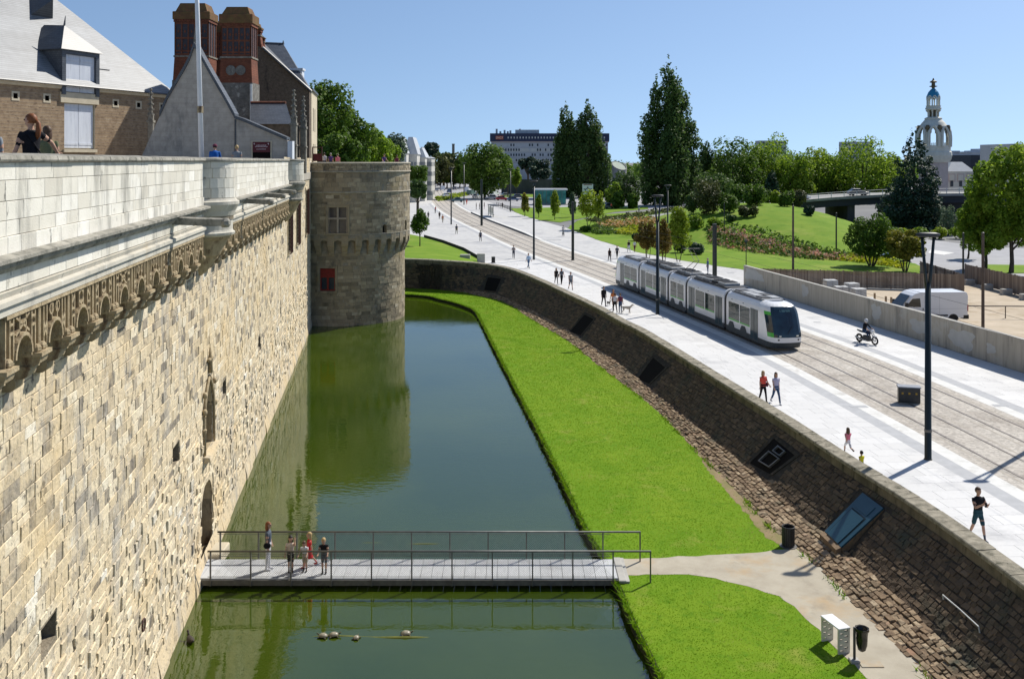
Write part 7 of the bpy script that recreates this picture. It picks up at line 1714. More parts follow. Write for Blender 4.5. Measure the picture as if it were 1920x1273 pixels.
tree('broadleaf_tree', 'slim tree right of the big plane tree', 952, 345, 296, 345, 13, pal='mid', n=1500)
tree('broadleaf_tree', 'small light tree below the slim tree beside the plane tree', 968, 340, 316, 350, 10, pal='fresh', n=1000)
tree('umbrella_pine', 'dark flat-topped pine left of the brick chimney', 797, 470, 268, 300, 24, kind='flat', pal='cedar', n=1800, trunk=0.5)
tree('umbrella_pine', 'second flat-topped pine on the wooded hill', 832, 500, 282, 310, 22, kind='flat', pal='dark', n=1600, trunk=0.5)
tree('umbrella_pine', 'flat-topped pine in front of the office block', 990, 400, 294, 325, 18, kind='flat', pal='cedar', n=1500, trunk=0.45)
tree('umbrella_pine', 'spreading dark pine below the office block windows', 1014, 390, 298, 345, 25, kind='flat', pal='cedar', n=2000, trunk=0.45)
for i, (px, yt, hw, pal, lab) in enumerate(((805, 300, 20, 'olive', 'olive tree at the left of the wooded hill'), (826, 292, 22, 'olive', 'broad olive tree on the wooded hill'), (850, 288, 24, 'olive', 'olive tree below the brick chimney'), (872, 290, 20, 'mid', 'tree joining the wooded hill to the plane tree'), (838, 312, 22, 'fresh', 'bright green tree at the foot of the wooded hill'), (815, 316, 18, 'rust', 'reddish tree behind the road signs'), (862, 312, 18, 'fresh', 'fresh green tree right of the road signs'))):
 tree('hill_tree', lab, px, 440+8*(i % 3)+i*4, yt, 345, hw, pal=pal, n=1500, group='trees of the wooded hill', leaf=1.1)
tree('poplar', 'left poplar of the tall dark pair beside the office block', 1060, 342, 186, 376, 33, kind='poplar', pal='dark', n=15000, leaf=0.66, group='tall dark poplars', spires=[(0.05, 0, 1.0, 0.6), (-0.4, 0.1, 0.7, 0.5), (0.4, -0.2, 0.84, 0.5)], trunk=0.8)
tree('poplar', 'right poplar of the tall dark pair beside the office block', 1105, 340, 180, 376, 45, kind='poplar', pal='dark', n=19000, leaf=0.66, group='tall dark poplars', spires=[(-0.1, 0, 1.0, 0.5), (0.3, 0.1, 0.86, 0.45), (-0.4, -0.2, 0.84, 0.4), (0.62, 0, 0.52, 0.4)], trunk=0.9)
tree('poplar', 'huge dark poplar with three spires towering over the park', 1252, 284, 99, 378, 76, kind='poplar', pal='dark', n=36000, leaf=0.66, group='tall dark poplars', spires=[(0.02, 0, 1.0, 0.36), (-0.3, 0.1, 0.88, 0.24), (0.36, 0, 0.84, 0.32), (-0.52, -0.1, 0.66, 0.32), (0.6, 0.1, 0.62, 0.32), (0.12, -0.3, 0.86, 0.36), (0, -0.4, 0.55, 0.5)], trunk=1.6)
tree('broadleaf_tree', 'round tree right of the leaning round tower roof', 1176, 305, 322, 380, 30, pal='dark', n=3000, leaf=0.6)
tree('broadleaf_tree', 'light bush tree at the foot of the huge poplar', 1150, 300, 345, 392, 18, pal='fresh', n=1500)
tree('round_shrub_tree', 'clipped round shrub left of the dark parked car', 1160, 262, 358, 392, 13, pal='mid', n=1300, trunk=0.12); tree('round_shrub_tree', 'clipped round shrub right of the dark parked car', 1187, 262, 360, 392, 12, pal='mid', n=1300, trunk=0.12)
tree('broadleaf_tree', 'wisp of small tree right of the huge poplar', 1322, 300, 270, 330, 14, pal='dark', n=1300)
tree('broadleaf_tree', 'dark round tree at the right foot of the huge poplar', 1338, 270, 322, 378, 36, pal='dark', n=3200, leaf=0.6)
G2 = 'row of plane trees behind the overpass'
for i, (px, yt, yb, hw, lab, pal) in enumerate(((1374, 262, 388, 54, 'first plane tree right of the huge poplar', 'mid'), (1414, 270, 386, 36, 'narrow plane tree second in the avenue row', 'fresh'), (1446, 258, 384, 52, 'tall bright plane tree third in the avenue row', 'fresh'), (1490, 284, 382, 42, 'lower plane tree fourth in the avenue row', 'fresh'), (1532, 280, 382, 40, 'plane tree fifth in the avenue row', 'fresh'), (1568, 286, 382, 36, 'plane tree sixth in the avenue row', 'mid'), (1618, 260, 382, 62, 'broad plane tree left of the dark cedar', 'fresh'), (1664, 286, 382, 34, 'last plane tree of the row, touching the cedar', 'fresh'))):
 tree('plane_tree', lab, px, 300+6*(i % 3), yt, yb, hw, pal=pal, n=6000, leaf=0.66, group=G2, k=24)
tree('cypress', 'dark conical conifer left of the overpass railing', 1447, 262, 322, 385, 18, kind='cone', pal='cedar', n=2200, leaf=0.5)
tree('cedar', 'large dark cedar in front of the ornate white tower', 1714, 184, 246, 430, 64, kind='layer', pal='cedar', n=13000, leaf=0.5, trunk=0.5)
tree('street_tree', 'tall leafy tree at the right edge, behind the board fence', 1896, 112, 264, 478, 76, pal='fresh', n=14000, leaf=0.36, trunk=0.24, k=44, group='trees behind the right-hand fence', tight=0.62)
tree('street_tree', 'second leafy tree left of the tall one at the right edge', 1848, 115, 366, 478, 54, pal='fresh', n=8000, leaf=0.34, trunk=0.18, k=34, group='trees behind the right-hand fence', tight=0.62)
tree('street_tree', 'slender pale leaning tree behind the fence', 1815, 128, 400, 470, 26, pal='fresh', n=2200, leaf=0.3, trunk=0.12, group='trees behind the right-hand fence', lean=0.12, tight=0.8)
tree('young_tree', 'small bluish young tree before the overpass wall', 1778, 168, 384, 452, 18, pal='grey', n=1300, leaf=0.3, trunk=0.08)
tree('multi_stem_tree', 'bushy multi-stem tree behind the board fence', 1634, 119, 400, 486, 48, pal='mid', n=6500, leaf=0.26, trunk=0.12, stems=4, tight=0.9)
tree('multi_stem_tree', 'yellowish small tree right of the bushy multi-stem tree', 1697, 113, 432, 488, 40, pal='gold', n=5200, leaf=0.26, trunk=0.08, stems=4, tight=0.9)
G3 = 'young street trees by the tram line'
tree('young_tree', 'rusty young tree directly behind the tram', 1214, 119, 414, 470, 22, pal='rust', n=2300, leaf=0.26, stems=3, trunk=0.05, group=G3, tight=0.9)
tree('young_tree', 'light yellow-green young tree behind the tram', 1272, 124, 386, 470, 28, pal='lime', n=3000, leaf=0.26, stems=2, trunk=0.06, group=G3, kind='cone')
tree('young_tree', 'rust and green young tree between lamp post and light tree', 1244, 117, 412, 478, 17, pal='rust', n=1900, leaf=0.26, stems=3, trunk=0.05, group=G3, kind='cone')
tree('young_tree', 'multi-stem pale young tree at the curve of the park lawn', 1103, 182, 356, 408, 22, pal='lime', n=2000, leaf=0.32, stems=3, trunk=0.06, group=G3)
tree('young_tree', 'thin young tree right of the multi-stem one on the lawn curve', 1123, 178, 360, 412, 12, pal='lime', n=900, leaf=0.32, trunk=0.06, group=G3)
for px, yt, hw, Y, pal, lab in ((984, 360, 9, 226, 'gold', 'leftmost columnar young tree before the glass kiosk'), (1010, 364, 8, 220, 'fresh', 'second columnar young tree before the glass kiosk'), (1040, 356, 11, 212, 'lime', 'third and widest columnar young tree before the kiosk'), (1073, 360, 8, 222, 'grey', 'fourth columnar young tree right of the kiosk')):
 tree('young_tree', lab, px, Y, yt, 302+12.2*F/Y, hw, kind='cone', pal=pal, n=1200, leaf=0.4, trunk=0.08, group=G3)
for a in (('brown-green pine shrub on the left of the mound', 1325, None, 168, 34, 78, 'olive', 2600), ('dark shrub on the left slope of the mound', 1300, None, 172, 22, 46, 'dark', 1300), ('round green bush on the crest of the mound', 1418, None, 172, 27, 44, 'mid', 2000), ('green bush right of the mound crest', 1476, None, 170, 18, 34, 'mid', 1200), ('olive bush near the overpass abutment', 1497, None, 174, 22, 36, 'olive', 1500), ('small dark bush at the right foot of the mound', 1517, None, 160, 11, 20, 'cedar', 800), ('bush behind the crest of the mound', 1385, None, 184, 24, 40, 'mid', 1500), ('low bush below the pine shrub', 1345, None, 156, 18, 18, 'fresh', 900), ('yellow-green bush on the mound shoulder', 1455, None, 180, 14, 26, 'lime', 900), ('low dark bush on the mound front', 1372, None, 158, 13, 14, 'dark', 700), ('broad green bush left of the round crest bush', 1368, None, 166, 26, 38, 'mid', 1800), ('olive bush in front of the round crest bush', 1402, None, 160, 20, 22, 'olive', 1100), ('dark green bush behind the yellow-green one', 1440, None, 186, 24, 34, 'mid', 1400), ('fresh green bush low on the mound shoulder', 1300, None, 158, 20, 30, 'fresh', 1200)):
 bush(a[0], a[1], a[2], a[3], a[4], a[5], a[6], a[7])
bush('grey lavender bush beside the rusty young tree', 1305, 477, None, 16, 26, 'grey', 1200, 0.0); bush('small green bush behind the tram roof', 1275, 474, None, 13, 30, 'mid', 1000, 0.0); bush('dark low bush by the walkers in white', 1193, 452, None, 10, 16, 'dark', 600, 0.0)
bush('bush at the foot of the multi-stem young tree', 1098, 435, None, 12, 12, 'mid', 600, 0.0); bush('weeds at the back fence of the yard', 1655, 545, 99.5, 14, 22, 'dark', 700, 0.0); bush('weeds by the corner of the back fence', 1707, 548, 97.5, 9, 16, 'dark', 500, 0.0)
for k, (px, lab) in enumerate(((1655, 'leftmost hedge bush under the overpass wall'), (1690, 'second hedge bush under the overpass wall'), (1725, 'third hedge bush under the overpass wall'), (1765, 'fourth hedge bush under the overpass wall'), (1805, 'fifth hedge bush under the overpass wall'), (1880, 'hedge bush behind the tall right-hand tree'))): bush(lab, px, 448, None, 22, 24, ['fresh', 'lime'][k % 2], 900, 0.0, 'hedge along the side road')
def bed_plants(name, label, poly, n, h, pal, size, zfn=None):
 P = np.array(polyW(poly)); f = inpoly([tuple(p) for p in P]); lo = P.min(0); hi = P.max(0)
 x = rng.uniform(lo[0], hi[0], n*4); y = rng.uniform(lo[1], hi[1], n*4); k = f(x, y); x, y = x[k][:n], y[k][:n]
 z = np.array([max(0, hill(a, b)) for a, b in zip(x, y)])+rng.uniform(0.05, h, len(x))*(0.6+0.4*np.sin(x*1.7)*np.sin(y*1.3))
 cl = np.column_stack([x, y, z, np.full(len(x), size*0.5), np.full(len(x), size*0.5), np.full(len(x), size*0.5), 0.25*np.sin(x*0.9+y*0.35)+rng.normal(0, 0.15, len(x))])
 V, Fq, tone = leaves(cl, len(x)*2, size, rng); V[:, 2] = np.maximum(V[:, 2], 0.01)
 o = link(name, np_mesh(name, V, Fq, LM[pal], tone=tone)); tag(o, label, 'flower bed', kind='stuff')
bed_plants('orange_flower_bed', 'orange flowering bed on the curve of the park lawn', [(1118, 420), (1150, 416), (1195, 424), (1225, 432), (1235, 440), (1190, 436), (1140, 430)], 1500, 0.9, 'flower', 0.35)
bed_plants('yellow_flower_bed', 'yellow-green bed right below the orange flowers', [(1150, 437), (1180, 436), (1215, 442), (1235, 449), (1200, 448), (1160, 441)], 900, 0.6, 'yellow', 0.35)
bed_plants('green_border', 'green low border on the curve of the lawn', [(1085, 433), (1118, 424), (1150, 433), (1160, 441), (1120, 440)], 700, 0.6, 'mid', 0.4)
bed_plants('meadow_strip', 'tall meadow strip along the park path', [(1090, 414), (1150, 407), (1225, 396), (1300, 388), (1300, 392), (1235, 402), (1185, 411), (1120, 419)], 1100, 0.8, 'olive', 0.5)
bed_plants('mixed_border', 'long mixed pink and green border below the grass mound', [(1330, 452), (1420, 462), (1540, 476), (1620, 484), (1620, 491), (1520, 487), (1400, 473), (1325, 462)], 2600, 0.75, 'pink', 0.3)
bed_plants('green_hedge_border', 'low green hedge line of the long border', [(1325, 448), (1420, 457), (1540, 471), (1620, 480), (1620, 485), (1520, 480), (1400, 467), (1325, 456)], 1500, 0.6, 'mid', 0.3)
bed_plants('golden_border', 'bright yellow-green end of the long border', [(1575, 480), (1625, 482), (1670, 490), (1700, 500), (1690, 504), (1640, 496), (1575, 489)], 1300, 0.7, 'yellow', 0.3)
bed_plants('road_meadow', 'strip of meadow in the middle of the far road', [(815, 372), (838, 366), (880, 362), (880, 366), (848, 374), (822, 378)], 700, 0.6, 'lime', 0.7)
# ================================================================ overpass
M_opd = mat('overpass_dark_steel', (0.035, 0.04, 0.05), (0.05, 0.055, 0.065), rough=0.7, nscale=0.5, stretch=(0.3, 1, 3))
M_opc = mat('overpass_concrete', (0.34, 0.335, 0.32), (0.26, 0.255, 0.24), rough=0.9, nscale=0.4)
M_opw = mat('dark_abutment', (0.07, 0.07, 0.075), (0.10, 0.10, 0.105), rough=0.95, nscale=0.5, stretch=(1, 1, 0.3))
op = thing('overpass', 'dark road overpass with pale railings crossing behind the grass mound', 'overpass', (75, 195, 0))
ox = [30, 44, 54, 65, 76, 90, 120, 170]; oz = [1.0, 3.0, 4.4, 5.4, 6.0, 6.2, 6.2, 6.0]
def deck(y0, y1, za, zb, name, m, x0=30):
 mb = MB(); rs = []
 for x in np.arange(x0, 171, 4.0):
  z = float(np.interp(x, ox, oz)); rs.append([(x, y0, z+za), (x, y1, z+za), (x, y1, z+zb), (x, y0, z+zb)])
 mb.rings([r[::-1] for r in rs]); return mb.build(name, m, op, world=True)
deck(195, 211, -0.25, 0.0, 'road_deck', M_opc); deck(194.7, 195.0, -0.3, 0.22, 'fascia', M_opc)
for y in (195.6, 199.4, 203.2, 207, 210.4): deck(y-0.3, y+0.3, -1.7, -0.26, 'girder', M_opd, 50)
for x in np.arange(31, 170, 2.6):
 z = float(np.interp(x, ox, oz)); mb = MB(); mb.box(x-0.05, x+0.05, 194.78, 194.88, z+0.2, z+1.25); mb.build('railing_post', M_zinc, op, world=True)
for dz in (0.65, 1.2):
 mb = MB(); mb.tube([(x, 194.83, float(np.interp(x, ox, oz))+dz) for x in np.arange(31, 170, 4)], 0.05, 5); mb.build('rail', M_zinc, op, world=True)
for x0, x1, y0, y1 in ((48, 57, 196, 210), (68.5, 70, 196, 210), (80, 120, 198, 210)):
 mb = MB(); mb.box(x0, x1, y0, y1, -0.1, float(np.interp(x0, ox, oz))-0.6); mb.build('abutment', M_opw, op, world=True)
mb = MB(); mb.prism([(80, 197.9), (80, 196.5), (128, 160), (128, 161.5)], -0.05, 2.0); rw_ = mb.build('retaining_wall', M_opw); tag(rw_, 'dark retaining wall along the ramp behind the hedge', 'wall')
for x, c, lab in ((60, 'white', 'white car on the overpass above the abutment'), (86, 'silver', 'silver car on the overpass left of the cedar'), (72, 'grey', 'grey car in the middle of the overpass')): car((x, 200, float(np.interp(x, ox, oz))), 0.05, lab, PAINT[c])
# ================================================================ ornate white tower with blue dome
lu = thing('ornate_tower', 'ornate white tower with open arched dome and small blue cupola rising behind the cedar', 'tower', ((1750-960)*292/F, 292, 0)); ls = 292/F
M_luw = mat('white_stucco', (0.66, 0.65, 0.58), (0.56, 0.55, 0.48), rough=0.8, nscale=0.6); M_lub = mat('blue_tiles', (0.02, 0.19, 0.36), (0.03, 0.24, 0.40), rough=0.35, nscale=1.5)
M_lug = mat('gilt_ornament', (0.17, 0.13, 0.07), (0.10, 0.08, 0.05), rough=0.6, nscale=3); M_lup = mat('pink_stucco', (0.54, 0.45, 0.42), (0.48, 0.40, 0.37), rough=0.8, nscale=0.7)
zl = lambda y: CZ+(HY-y)*ls
mb = MB(); mb.lathe([(4.4, 0), (4.4, zl(305))], (0, 0), 8); mb.build('shaft', M_lup, lu)
mb = MB(); mb.lathe([(4.5, zl(305)), (5.0, zl(299)), (5.3, zl(292)), (5.2, zl(286)), (4.9, zl(284)), (4.9, zl(282))], (0, 0), 24); mb.build('cornice', M_luw, lu)
def dome_r(z):
 ys = [282, 270, 258, 247, 238, 230, 224]; rr = [4.85, 4.95, 4.95, 4.7, 4.1, 3.2, 2.3]; return float(np.interp(z, [zl(y) for y in ys], rr))
NA, NZ = 96, 40; mb = MB(); zz = np.linspace(zl(282), zl(224), NZ+1)
def hole(a, z):
 k = (a/(math.pi/4)) % 1-0.5; zc = zl(262); u = k/0.25; v = (z-zc)/(zl(240)-zc)
 return (abs(u) < 1) and (zl(274) < z) and (v < 0 or u*u+v*v < 1) and z < zl(240)
for j in range(NZ):
 for i in range(NA):
  a0 = 2*math.pi*i/NA; a1 = 2*math.pi*(i+1)/NA; zm = (zz[j]+zz[j+1])/2
  if hole((a0+a1)/2, zm): continue
  r0, r1 = dome_r(zz[j]), dome_r(zz[j+1])
  q = [(r0*math.cos(a0), r0*math.sin(a0), zz[j]), (r0*math.cos(a1), r0*math.sin(a1), zz[j]), (r1*math.cos(a1), r1*math.sin(a1), zz[j+1]), (r1*math.cos(a0), r1*math.sin(a0), zz[j+1])]
  mb.quad(*q); q2 = [(p[0]*0.86, p[1]*0.86, p[2]) for p in q]; mb.quad(*q2[::-1])
mb.build('dome', M_luw, lu)
for k in range(8):
 ac = (k+0.5)*math.pi/4; pts = []
 for t in np.linspace(-1, 1, 17):
  u = 0.36*math.sin(t*math.pi/2)*math.pi/4; z = zl(262)+(zl(238)-zl(262))*math.cos(t*math.pi/2)**0.9; r = dome_r(z)+0.1; pts.append((r*math.cos(ac+u), r*math.sin(ac+u), z))
 z0 = zl(276); r = dome_r(z0)+0.1
 a0, a1 = ac-0.36*math.pi/4, ac+0.36*math.pi/4
 mb = MB(); mb.tube([(r*math.cos(a0), r*math.sin(a0), z0)]+pts+[(r*math.cos(a1), r*math.sin(a1), z0)], 0.36, 6); mb.build('arch_rib', M_luw, lu)
 an = k*math.pi/4; z = zl(240); r = dome_r(z)+0.15; mb = MB(); mb.ell((r*math.cos(an), r*math.sin(an), z), 0.7, 0.7, 0.9, 8, 5); mb.tube([(r*math.cos(an), r*math.sin(an), z), ((dome_r(zl(247))+0.12)*math.cos(an), (dome_r(zl(247))+0.12)*math.sin(an), zl(249))], [0.5, 0.1], 6); mb.build('gilt_ornament', M_lug, lu)
 mb = MB(); r = dome_r(zl(270))*0.93; [mb.tube([(r*math.cos(ac+d), r*math.sin(ac+d), zl(282)), (r*math.cos(ac+d), r*math.sin(ac+d), zl(268))], 0.07, 5) for d in (-0.2, -0.1, 0, 0.1, 0.2)]; mb.build('balustrade', M_luw, lu)
mb = MB(); mb.lathe([(2.3, zl(225)), (2.5, zl(224)), (2.5, zl(222)), (1.75, zl(220))], (0, 0), 20); mb.build('collar', M_luw, lu)
mb = MB(); mb.lathe([(1.1, zl(221)), (1.1, zl(206))], (0, 0), 12); mb.build('core', M_lug, lu)
for k in range(8):
 a = k*math.pi/4+0.2; mb = MB(); mb.tube([(1.45*math.cos(a), 1.45*math.sin(a), zl(221)), (1.5*math.cos(a), 1.5*math.sin(a), zl(211)), (2.0*math.cos(a), 2.0*math.sin(a), zl(207))], [0.2, 0.2, 0.3], 6); mb.build('column', M_luw, lu)
 mb = MB(); mb.tube([(1.75*math.cos(a), 1.75*math.sin(a), zl(200)), (1.75*math.cos(a), 1.75*math.sin(a), zl(186))], 0.2, 6); mb.build('lantern_column', M_luw, lu)
 b = a+math.pi/8; mb = MB(); n = 6; rr = 1.78
 mb.tube([(rr*math.cos(a+(math.pi/4)*t), rr*math.sin(a+(math.pi/4)*t), zl(188)+(zl(180.5)-zl(188))*math.sin(math.pi*t)) for t in np.linspace(0, 1, 8)], 0.22, 6); mb.build('lantern_arch', M_luw, lu)
mb = MB(); mb.lathe([(1.9, zl(207)), (2.3, zl(205.5)), (2.3, zl(203)), (2.05, zl(202)), (2.05, zl(200)), (2.25, zl(199)), (1.2, zl(198.5))], (0, 0), 20); mb.build('balcony', M_luw, lu)
mb = MB(); mb.lathe([(1.9, zl(183)), (1.75, zl(178)), (1.4, zl(173)), (0.85, zl(169)), (0.35, zl(166))], (0, 0), 20); mb.build('blue_cupola', M_lub, lu)
mb = MB(); mb.lathe([(0.3, zl(167)), (0.55, zl(164)), (1.15, zl(163)), (1.15, zl(162)), (0.55, zl(161)), (0.5, zl(156)), (1.1, zl(155)), (1.0, zl(153.5)), (0.35, zl(151)), (0.12, zl(147))], (0, 0), 10); mb.build('finial', M_lug, lu)
def block(name, label, x0, x1, Y, z1, D, m, cat='building', roof=None, wins=None, wm=None, group=None, base=0.0):
 t = thing(name, label, cat, ((x0+x1)/2, Y, base), 0, group); w = (x1-x0)/2
 mb = MB(); mb.box(-w, w, 0, D, 0, z1-base); mb.build('wall', m, t)
 if roof:
  h, rm, inset = roof; mb = MB(); mb.rings([[(-w-0.3, -0.3, z1-base), (w+0.3, -0.3, z1-base), (w+0.3, D+0.3, z1-base), (-w-0.3, D+0.3, z1-base)], [(-w+inset, inset, z1-base+h), (w-inset, inset, z1-base+h), (w-inset, D-inset, z1-base+h), (-w+inset, D-inset, z1-base+h)]]); mb.build('roof', rm, t)
 if wins:
  nx, nz, zf0, dz, ww, wh, side = wins
  proto = None
  for i in range(nx):
   for j in range(nz):
    x = -w+2*w*(i+0.5)/nx; z = zf0+dz*j
    if proto is None:
     mb = MB(); mb.box(-ww/2, ww/2, -0.12, 0.02, 0, wh); o = mb.build('window', wm or M_wglass, t); proto = o.data; o.location = (x, 0, z)
    else: link('window', proto, t, (x, 0, z))
  if side:
   pr = None
   for i in range(side):
    for j in range(nz):
     y = D*(i+0.5)/side; z = zf0+dz*j; sx = 1 if x0+x1 < 0 else -1
     if pr is None: mb = MB(); mb.box(-0.02 if sx > 0 else -0.12, 0.12 if sx > 0 else 0.02, -ww/2, ww/2, 0, wh); o = mb.build('window', wm or M_wglass, t); pr = o.data; o.location = (sx*w, y, z)
     else: link('window', pr, t, (sx*w, y, z))
 return t
def bx(px0, px1, Y): return (px0-960)*Y/F, (px1-960)*Y/F
def bz(y, Y): return CZ+(HY-y)*Y/F
M_pwh = mat('pale_facade', (0.60, 0.59, 0.55), (0.52, 0.51, 0.47), rough=0.85, nscale=0.3); M_gray = mat('grey_facade', (0.48, 0.49, 0.50), (0.42, 0.43, 0.44), rough=0.8, nscale=0.2); M_dgl = mat('dark_window', (0.05, 0.06, 0.075), rough=0.2); M_hgl = mat('house_window', (0.22, 0.24, 0.26), rough=0.3)
M_zincr = mat('pale_zinc_roof', (0.52, 0.54, 0.56), (0.44, 0.46, 0.48), rough=0.5, nscale=0.5)
a, b = bx(1776, 1826, 300); hall = block('pale_hall', 'pale hall with decorated square panels beside the ornate tower', a, b, 300, bz(322, 300), 14, M_luw, roof=(3.0, M_zincr, 2.5), wins=(3, 1, 5.0, 4, 0.9, 3.2, 0))
for i in range(3):
 mb = MB(); x = (b-a)*(i+0.5)/3-(b-a)/2; mb.box(x-1.1, x+1.1, -0.12, 0.02, bz(341, 300), bz(326, 300)); p_ = mb.build('panel', M_lup, hall); mb = MB(); mb.box(x-0.8, x+0.8, -0.2, -0.12, bz(339, 300), bz(328, 300)); mb.build('panel_centre', M_luw, p_)
a, b = bx(1786, 1810, 420); block('white_house', 'white flat-roofed house seen right of the ornate tower', a, b, 420, bz(293, 420), 12, M_pwh, wins=(6, 2, 8, 4, 1.0, 1.6, 0))
a, b = bx(1820, 1900, 380); block('dark_shed', 'long dark flat-roofed building behind the right-hand trees', a, b, 380, bz(291, 380), 20, M_opd)
a, b = bx(1896, 1990, 300); block('grey_block', 'grey flat-roofed block at the right edge of the view', a, b, 300, bz(270, 300), 20, M_gray, wins=(8, 3, 8, 4, 1.2, 1.6, 0))
a, b = bx(1424, 1474, 900); block('tower_block', 'distant pale tower block above the plane trees', a, b, 900, bz(264, 900), 16, M_gray, wins=(9, 6, 4, 5, 1.4, 1.8, 0))
a, b = bx(1584, 1636, 1000); block('tower_block', 'distant grey high-rise left of the church spire', a, b, 1000, bz(266, 1000), 18, M_gray, wins=(8, 7, 3, 4.2, 2.2, 2.0, 0))
a, b = bx(1470, 1476, 700); block('tower_block', 'small distant block between the plane trees', a-4, b+4, 700, bz(289, 700), 10, M_gray)
a, b = bx(1630, 1638, 900); sp_ = block('church_spire', 'distant church spire behind the high-rise', a+0.6, b-0.6, 900, bz(276, 900), 3, M_gray, cat='spire')
mb = MB(); mb.rings([[(-1.2, 0.3, bz(276, 900)), (1.2, 0.3, bz(276, 900)), (1.2, 2.7, bz(276, 900)), (-1.2, 2.7, bz(276, 900))], [(-0.05, 1.45, bz(256, 900)), (0.05, 1.45, bz(256, 900)), (0.05, 1.55, bz(256, 900)), (-0.05, 1.55, bz(256, 900))]]); mb.build('spire', M_opd, sp_)
sky_ = [(1788, 1800, 283), (1800, 1812, 287), (1812, 1824, 284), (1824, 1842, 282), (1836, 1850, 278), (1850, 1876, 285), (1876, 1905, 283), (1905, 1950, 286), (1320, 1380, 292), (1500, 1560, 293)]
M_haze = mat('haze_tinted_facade', (0.40, 0.45, 0.52), (0.34, 0.39, 0.46), rough=0.9, nscale=0.05)  # blue-grey tint puts distance haze into the wall colour
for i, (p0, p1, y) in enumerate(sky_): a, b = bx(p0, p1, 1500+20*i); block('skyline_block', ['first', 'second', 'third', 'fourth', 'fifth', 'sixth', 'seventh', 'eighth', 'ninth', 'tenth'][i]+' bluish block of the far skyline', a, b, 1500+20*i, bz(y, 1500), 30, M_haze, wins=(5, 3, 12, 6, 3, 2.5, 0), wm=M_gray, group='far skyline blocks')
# ================================================================ office block with dark roof band
a, b = bx(921, 1140, 480); ob = block('office_block', 'long grey office block with dark roof band behind the poplars', a, b, 480, bz(266, 480), 16, M_gray); w = (b-a)/2
mb = MB(); mb.box(-w-0.6, w+0.6, -0.8, 16.5, bz(265.5, 480), bz(250.5, 480)); mb.build('roof_band', mat('navy_band', (0.03, 0.04, 0.08), (0.04, 0.05, 0.09), rough=0.6, nscale=0.3), ob)
mb = MB(); mb.box(-w-0.4, w+0.4, -0.5, 0.0, bz(267.5, 480), bz(265.6, 480)); mb.build('rose_strip', M_lup, ob)
for i in range(36):
 x = -w+8.5+i*1.5
 if x > w-0.5: break
 mb = MB(); z = bz(258.5, 480); mb.add([(x-0.3, -0.83, z-0.45), (x+0.3, -0.83, z-0.45), (x+0.3, -0.83, z+0.45), (x-0.3, -0.83, z+0.45)], [(0, 1, 2, 3)]); mb.build('white_mark', M_pwh, ob)
wd = [None, None]; random.seed(5)
for j, y in enumerate((269.5, 278.5, 288, 298, 307)):
 mb = MB(); mb.box(-w, w, -0.1, 0.0, bz(y+6.5, 480), bz(y, 480)); mb.build('ribbon', M_pwh if j % 2 else M_zincr, ob)
 for i in range(44):
  if random.random() < 0.28: continue
  x = -w+2*w*(i+0.5)/44; k = 0 if random.random() < 0.75 else 1; z = bz(y+5, 480)
  if wd[k] is None: mb = MB(); mb.box(-0.36, 0.36, -0.22, -0.08, 0, 1.2); o = mb.build('window', [M_dgl, M_zincr][k], ob); wd[k] = o.data; o.location = (x, 0, z)
  else: link('window', wd[k], ob, (x, 0, z))
for i, (px, h) in enumerate(((931, 2.4), (938, 1.2), (946, 1.8), (952, 1.2), (957, 1.6), (968, 1.9), (975, 2.4))):
 mb = MB(); x = (px-960)*480/F-ob.location.x; mb.box(x-0.5, x+0.5, 4, 5, bz(250.5, 480), bz(250.5, 480)+h); mb.build('roof_unit', M_gray, ob)
mb = MB(); x = (985-960)*480/F-ob.location.x; mb.box(x-5, x+7, 3, 8, bz(250.5, 480), bz(250.5, 480)+1.9); mb.build('plant_room', M_zincr, ob)
lb = thing('rooftop_sign', 'red and orange rooftop sign with pale letters on the dark band of the office block', 'sign', (bx(936.5, 936.5, 478)[0], 478.9, bz(262, 480)))
mb = MB(); mb.box(-1.9, 1.9, 0, 0.2, 0, 1.75); mb.build('panel', mat('sign_red', (0.42, 0.06, 0.03), (0.46, 0.12, 0.03), rough=0.5, nscale=0.5), lb)
cu = bpy.data.curves.new('txt', 'FONT'); cu.body = 'SNCF'; cu.size = 1.5; cu.align_x = 'CENTER'; cu.extrude = 0.02; to = bpy.data.objects.new('txt', cu); COL.objects.link(to)
me = bpy.data.meshes.new_from_object(to.evaluated_get(bpy.context.evaluated_depsgraph_get())); bpy.data.objects.remove(to); me.materials.clear(); me.materials.append(mat('sign_letters', (0.8, 0.72, 0.6), rough=0.5)); o = link('lettering', me, lb, (0, -0.03, 0.36)); o.rotation_euler = (R(90), 0, 0)
# ================================================================ white town houses on the left
for i, (p0, p1, Y, y1, rf, lab) in enumerate(((742, 762, 292, 288, 5, 'leftmost white town house, mostly hidden by the tower'), (756, 782, 300, 290, 5.5, 'white town house with tall grey mansard roof'), (781, 797, 310, 296, 3.5, 'narrow white town house with low roof'), (796, 809, 318, 297, 0.6, 'white corner house with dark balconies'))):
 a, b = bx(p0, p1, Y); block('town_house', lab, a, b, Y, bz(y1, Y), 14, M_pwh, roof=(rf, M_zincr, 1.5), wins=(4, 4, 1.6, 3.2, 0.75, 1.4, 3), wm=M_hgl, group='white town houses')
mb = MB(); p = WY(850, 302, 700); mb.lathe([(1.15, 0), (0.95, bz(272, 700)), (1.1, bz(271.5, 700)), (1.1, bz(270, 700))], (0, 0), 12); o = mb.build('factory_chimney', M_speck); o.location = (p.x, 700, 0); tag(o, 'lone brick factory chimney on the horizon', 'chimney')
p = WY(1161, 302, 470); mb = MB(); n = 24; r_ = 3.6
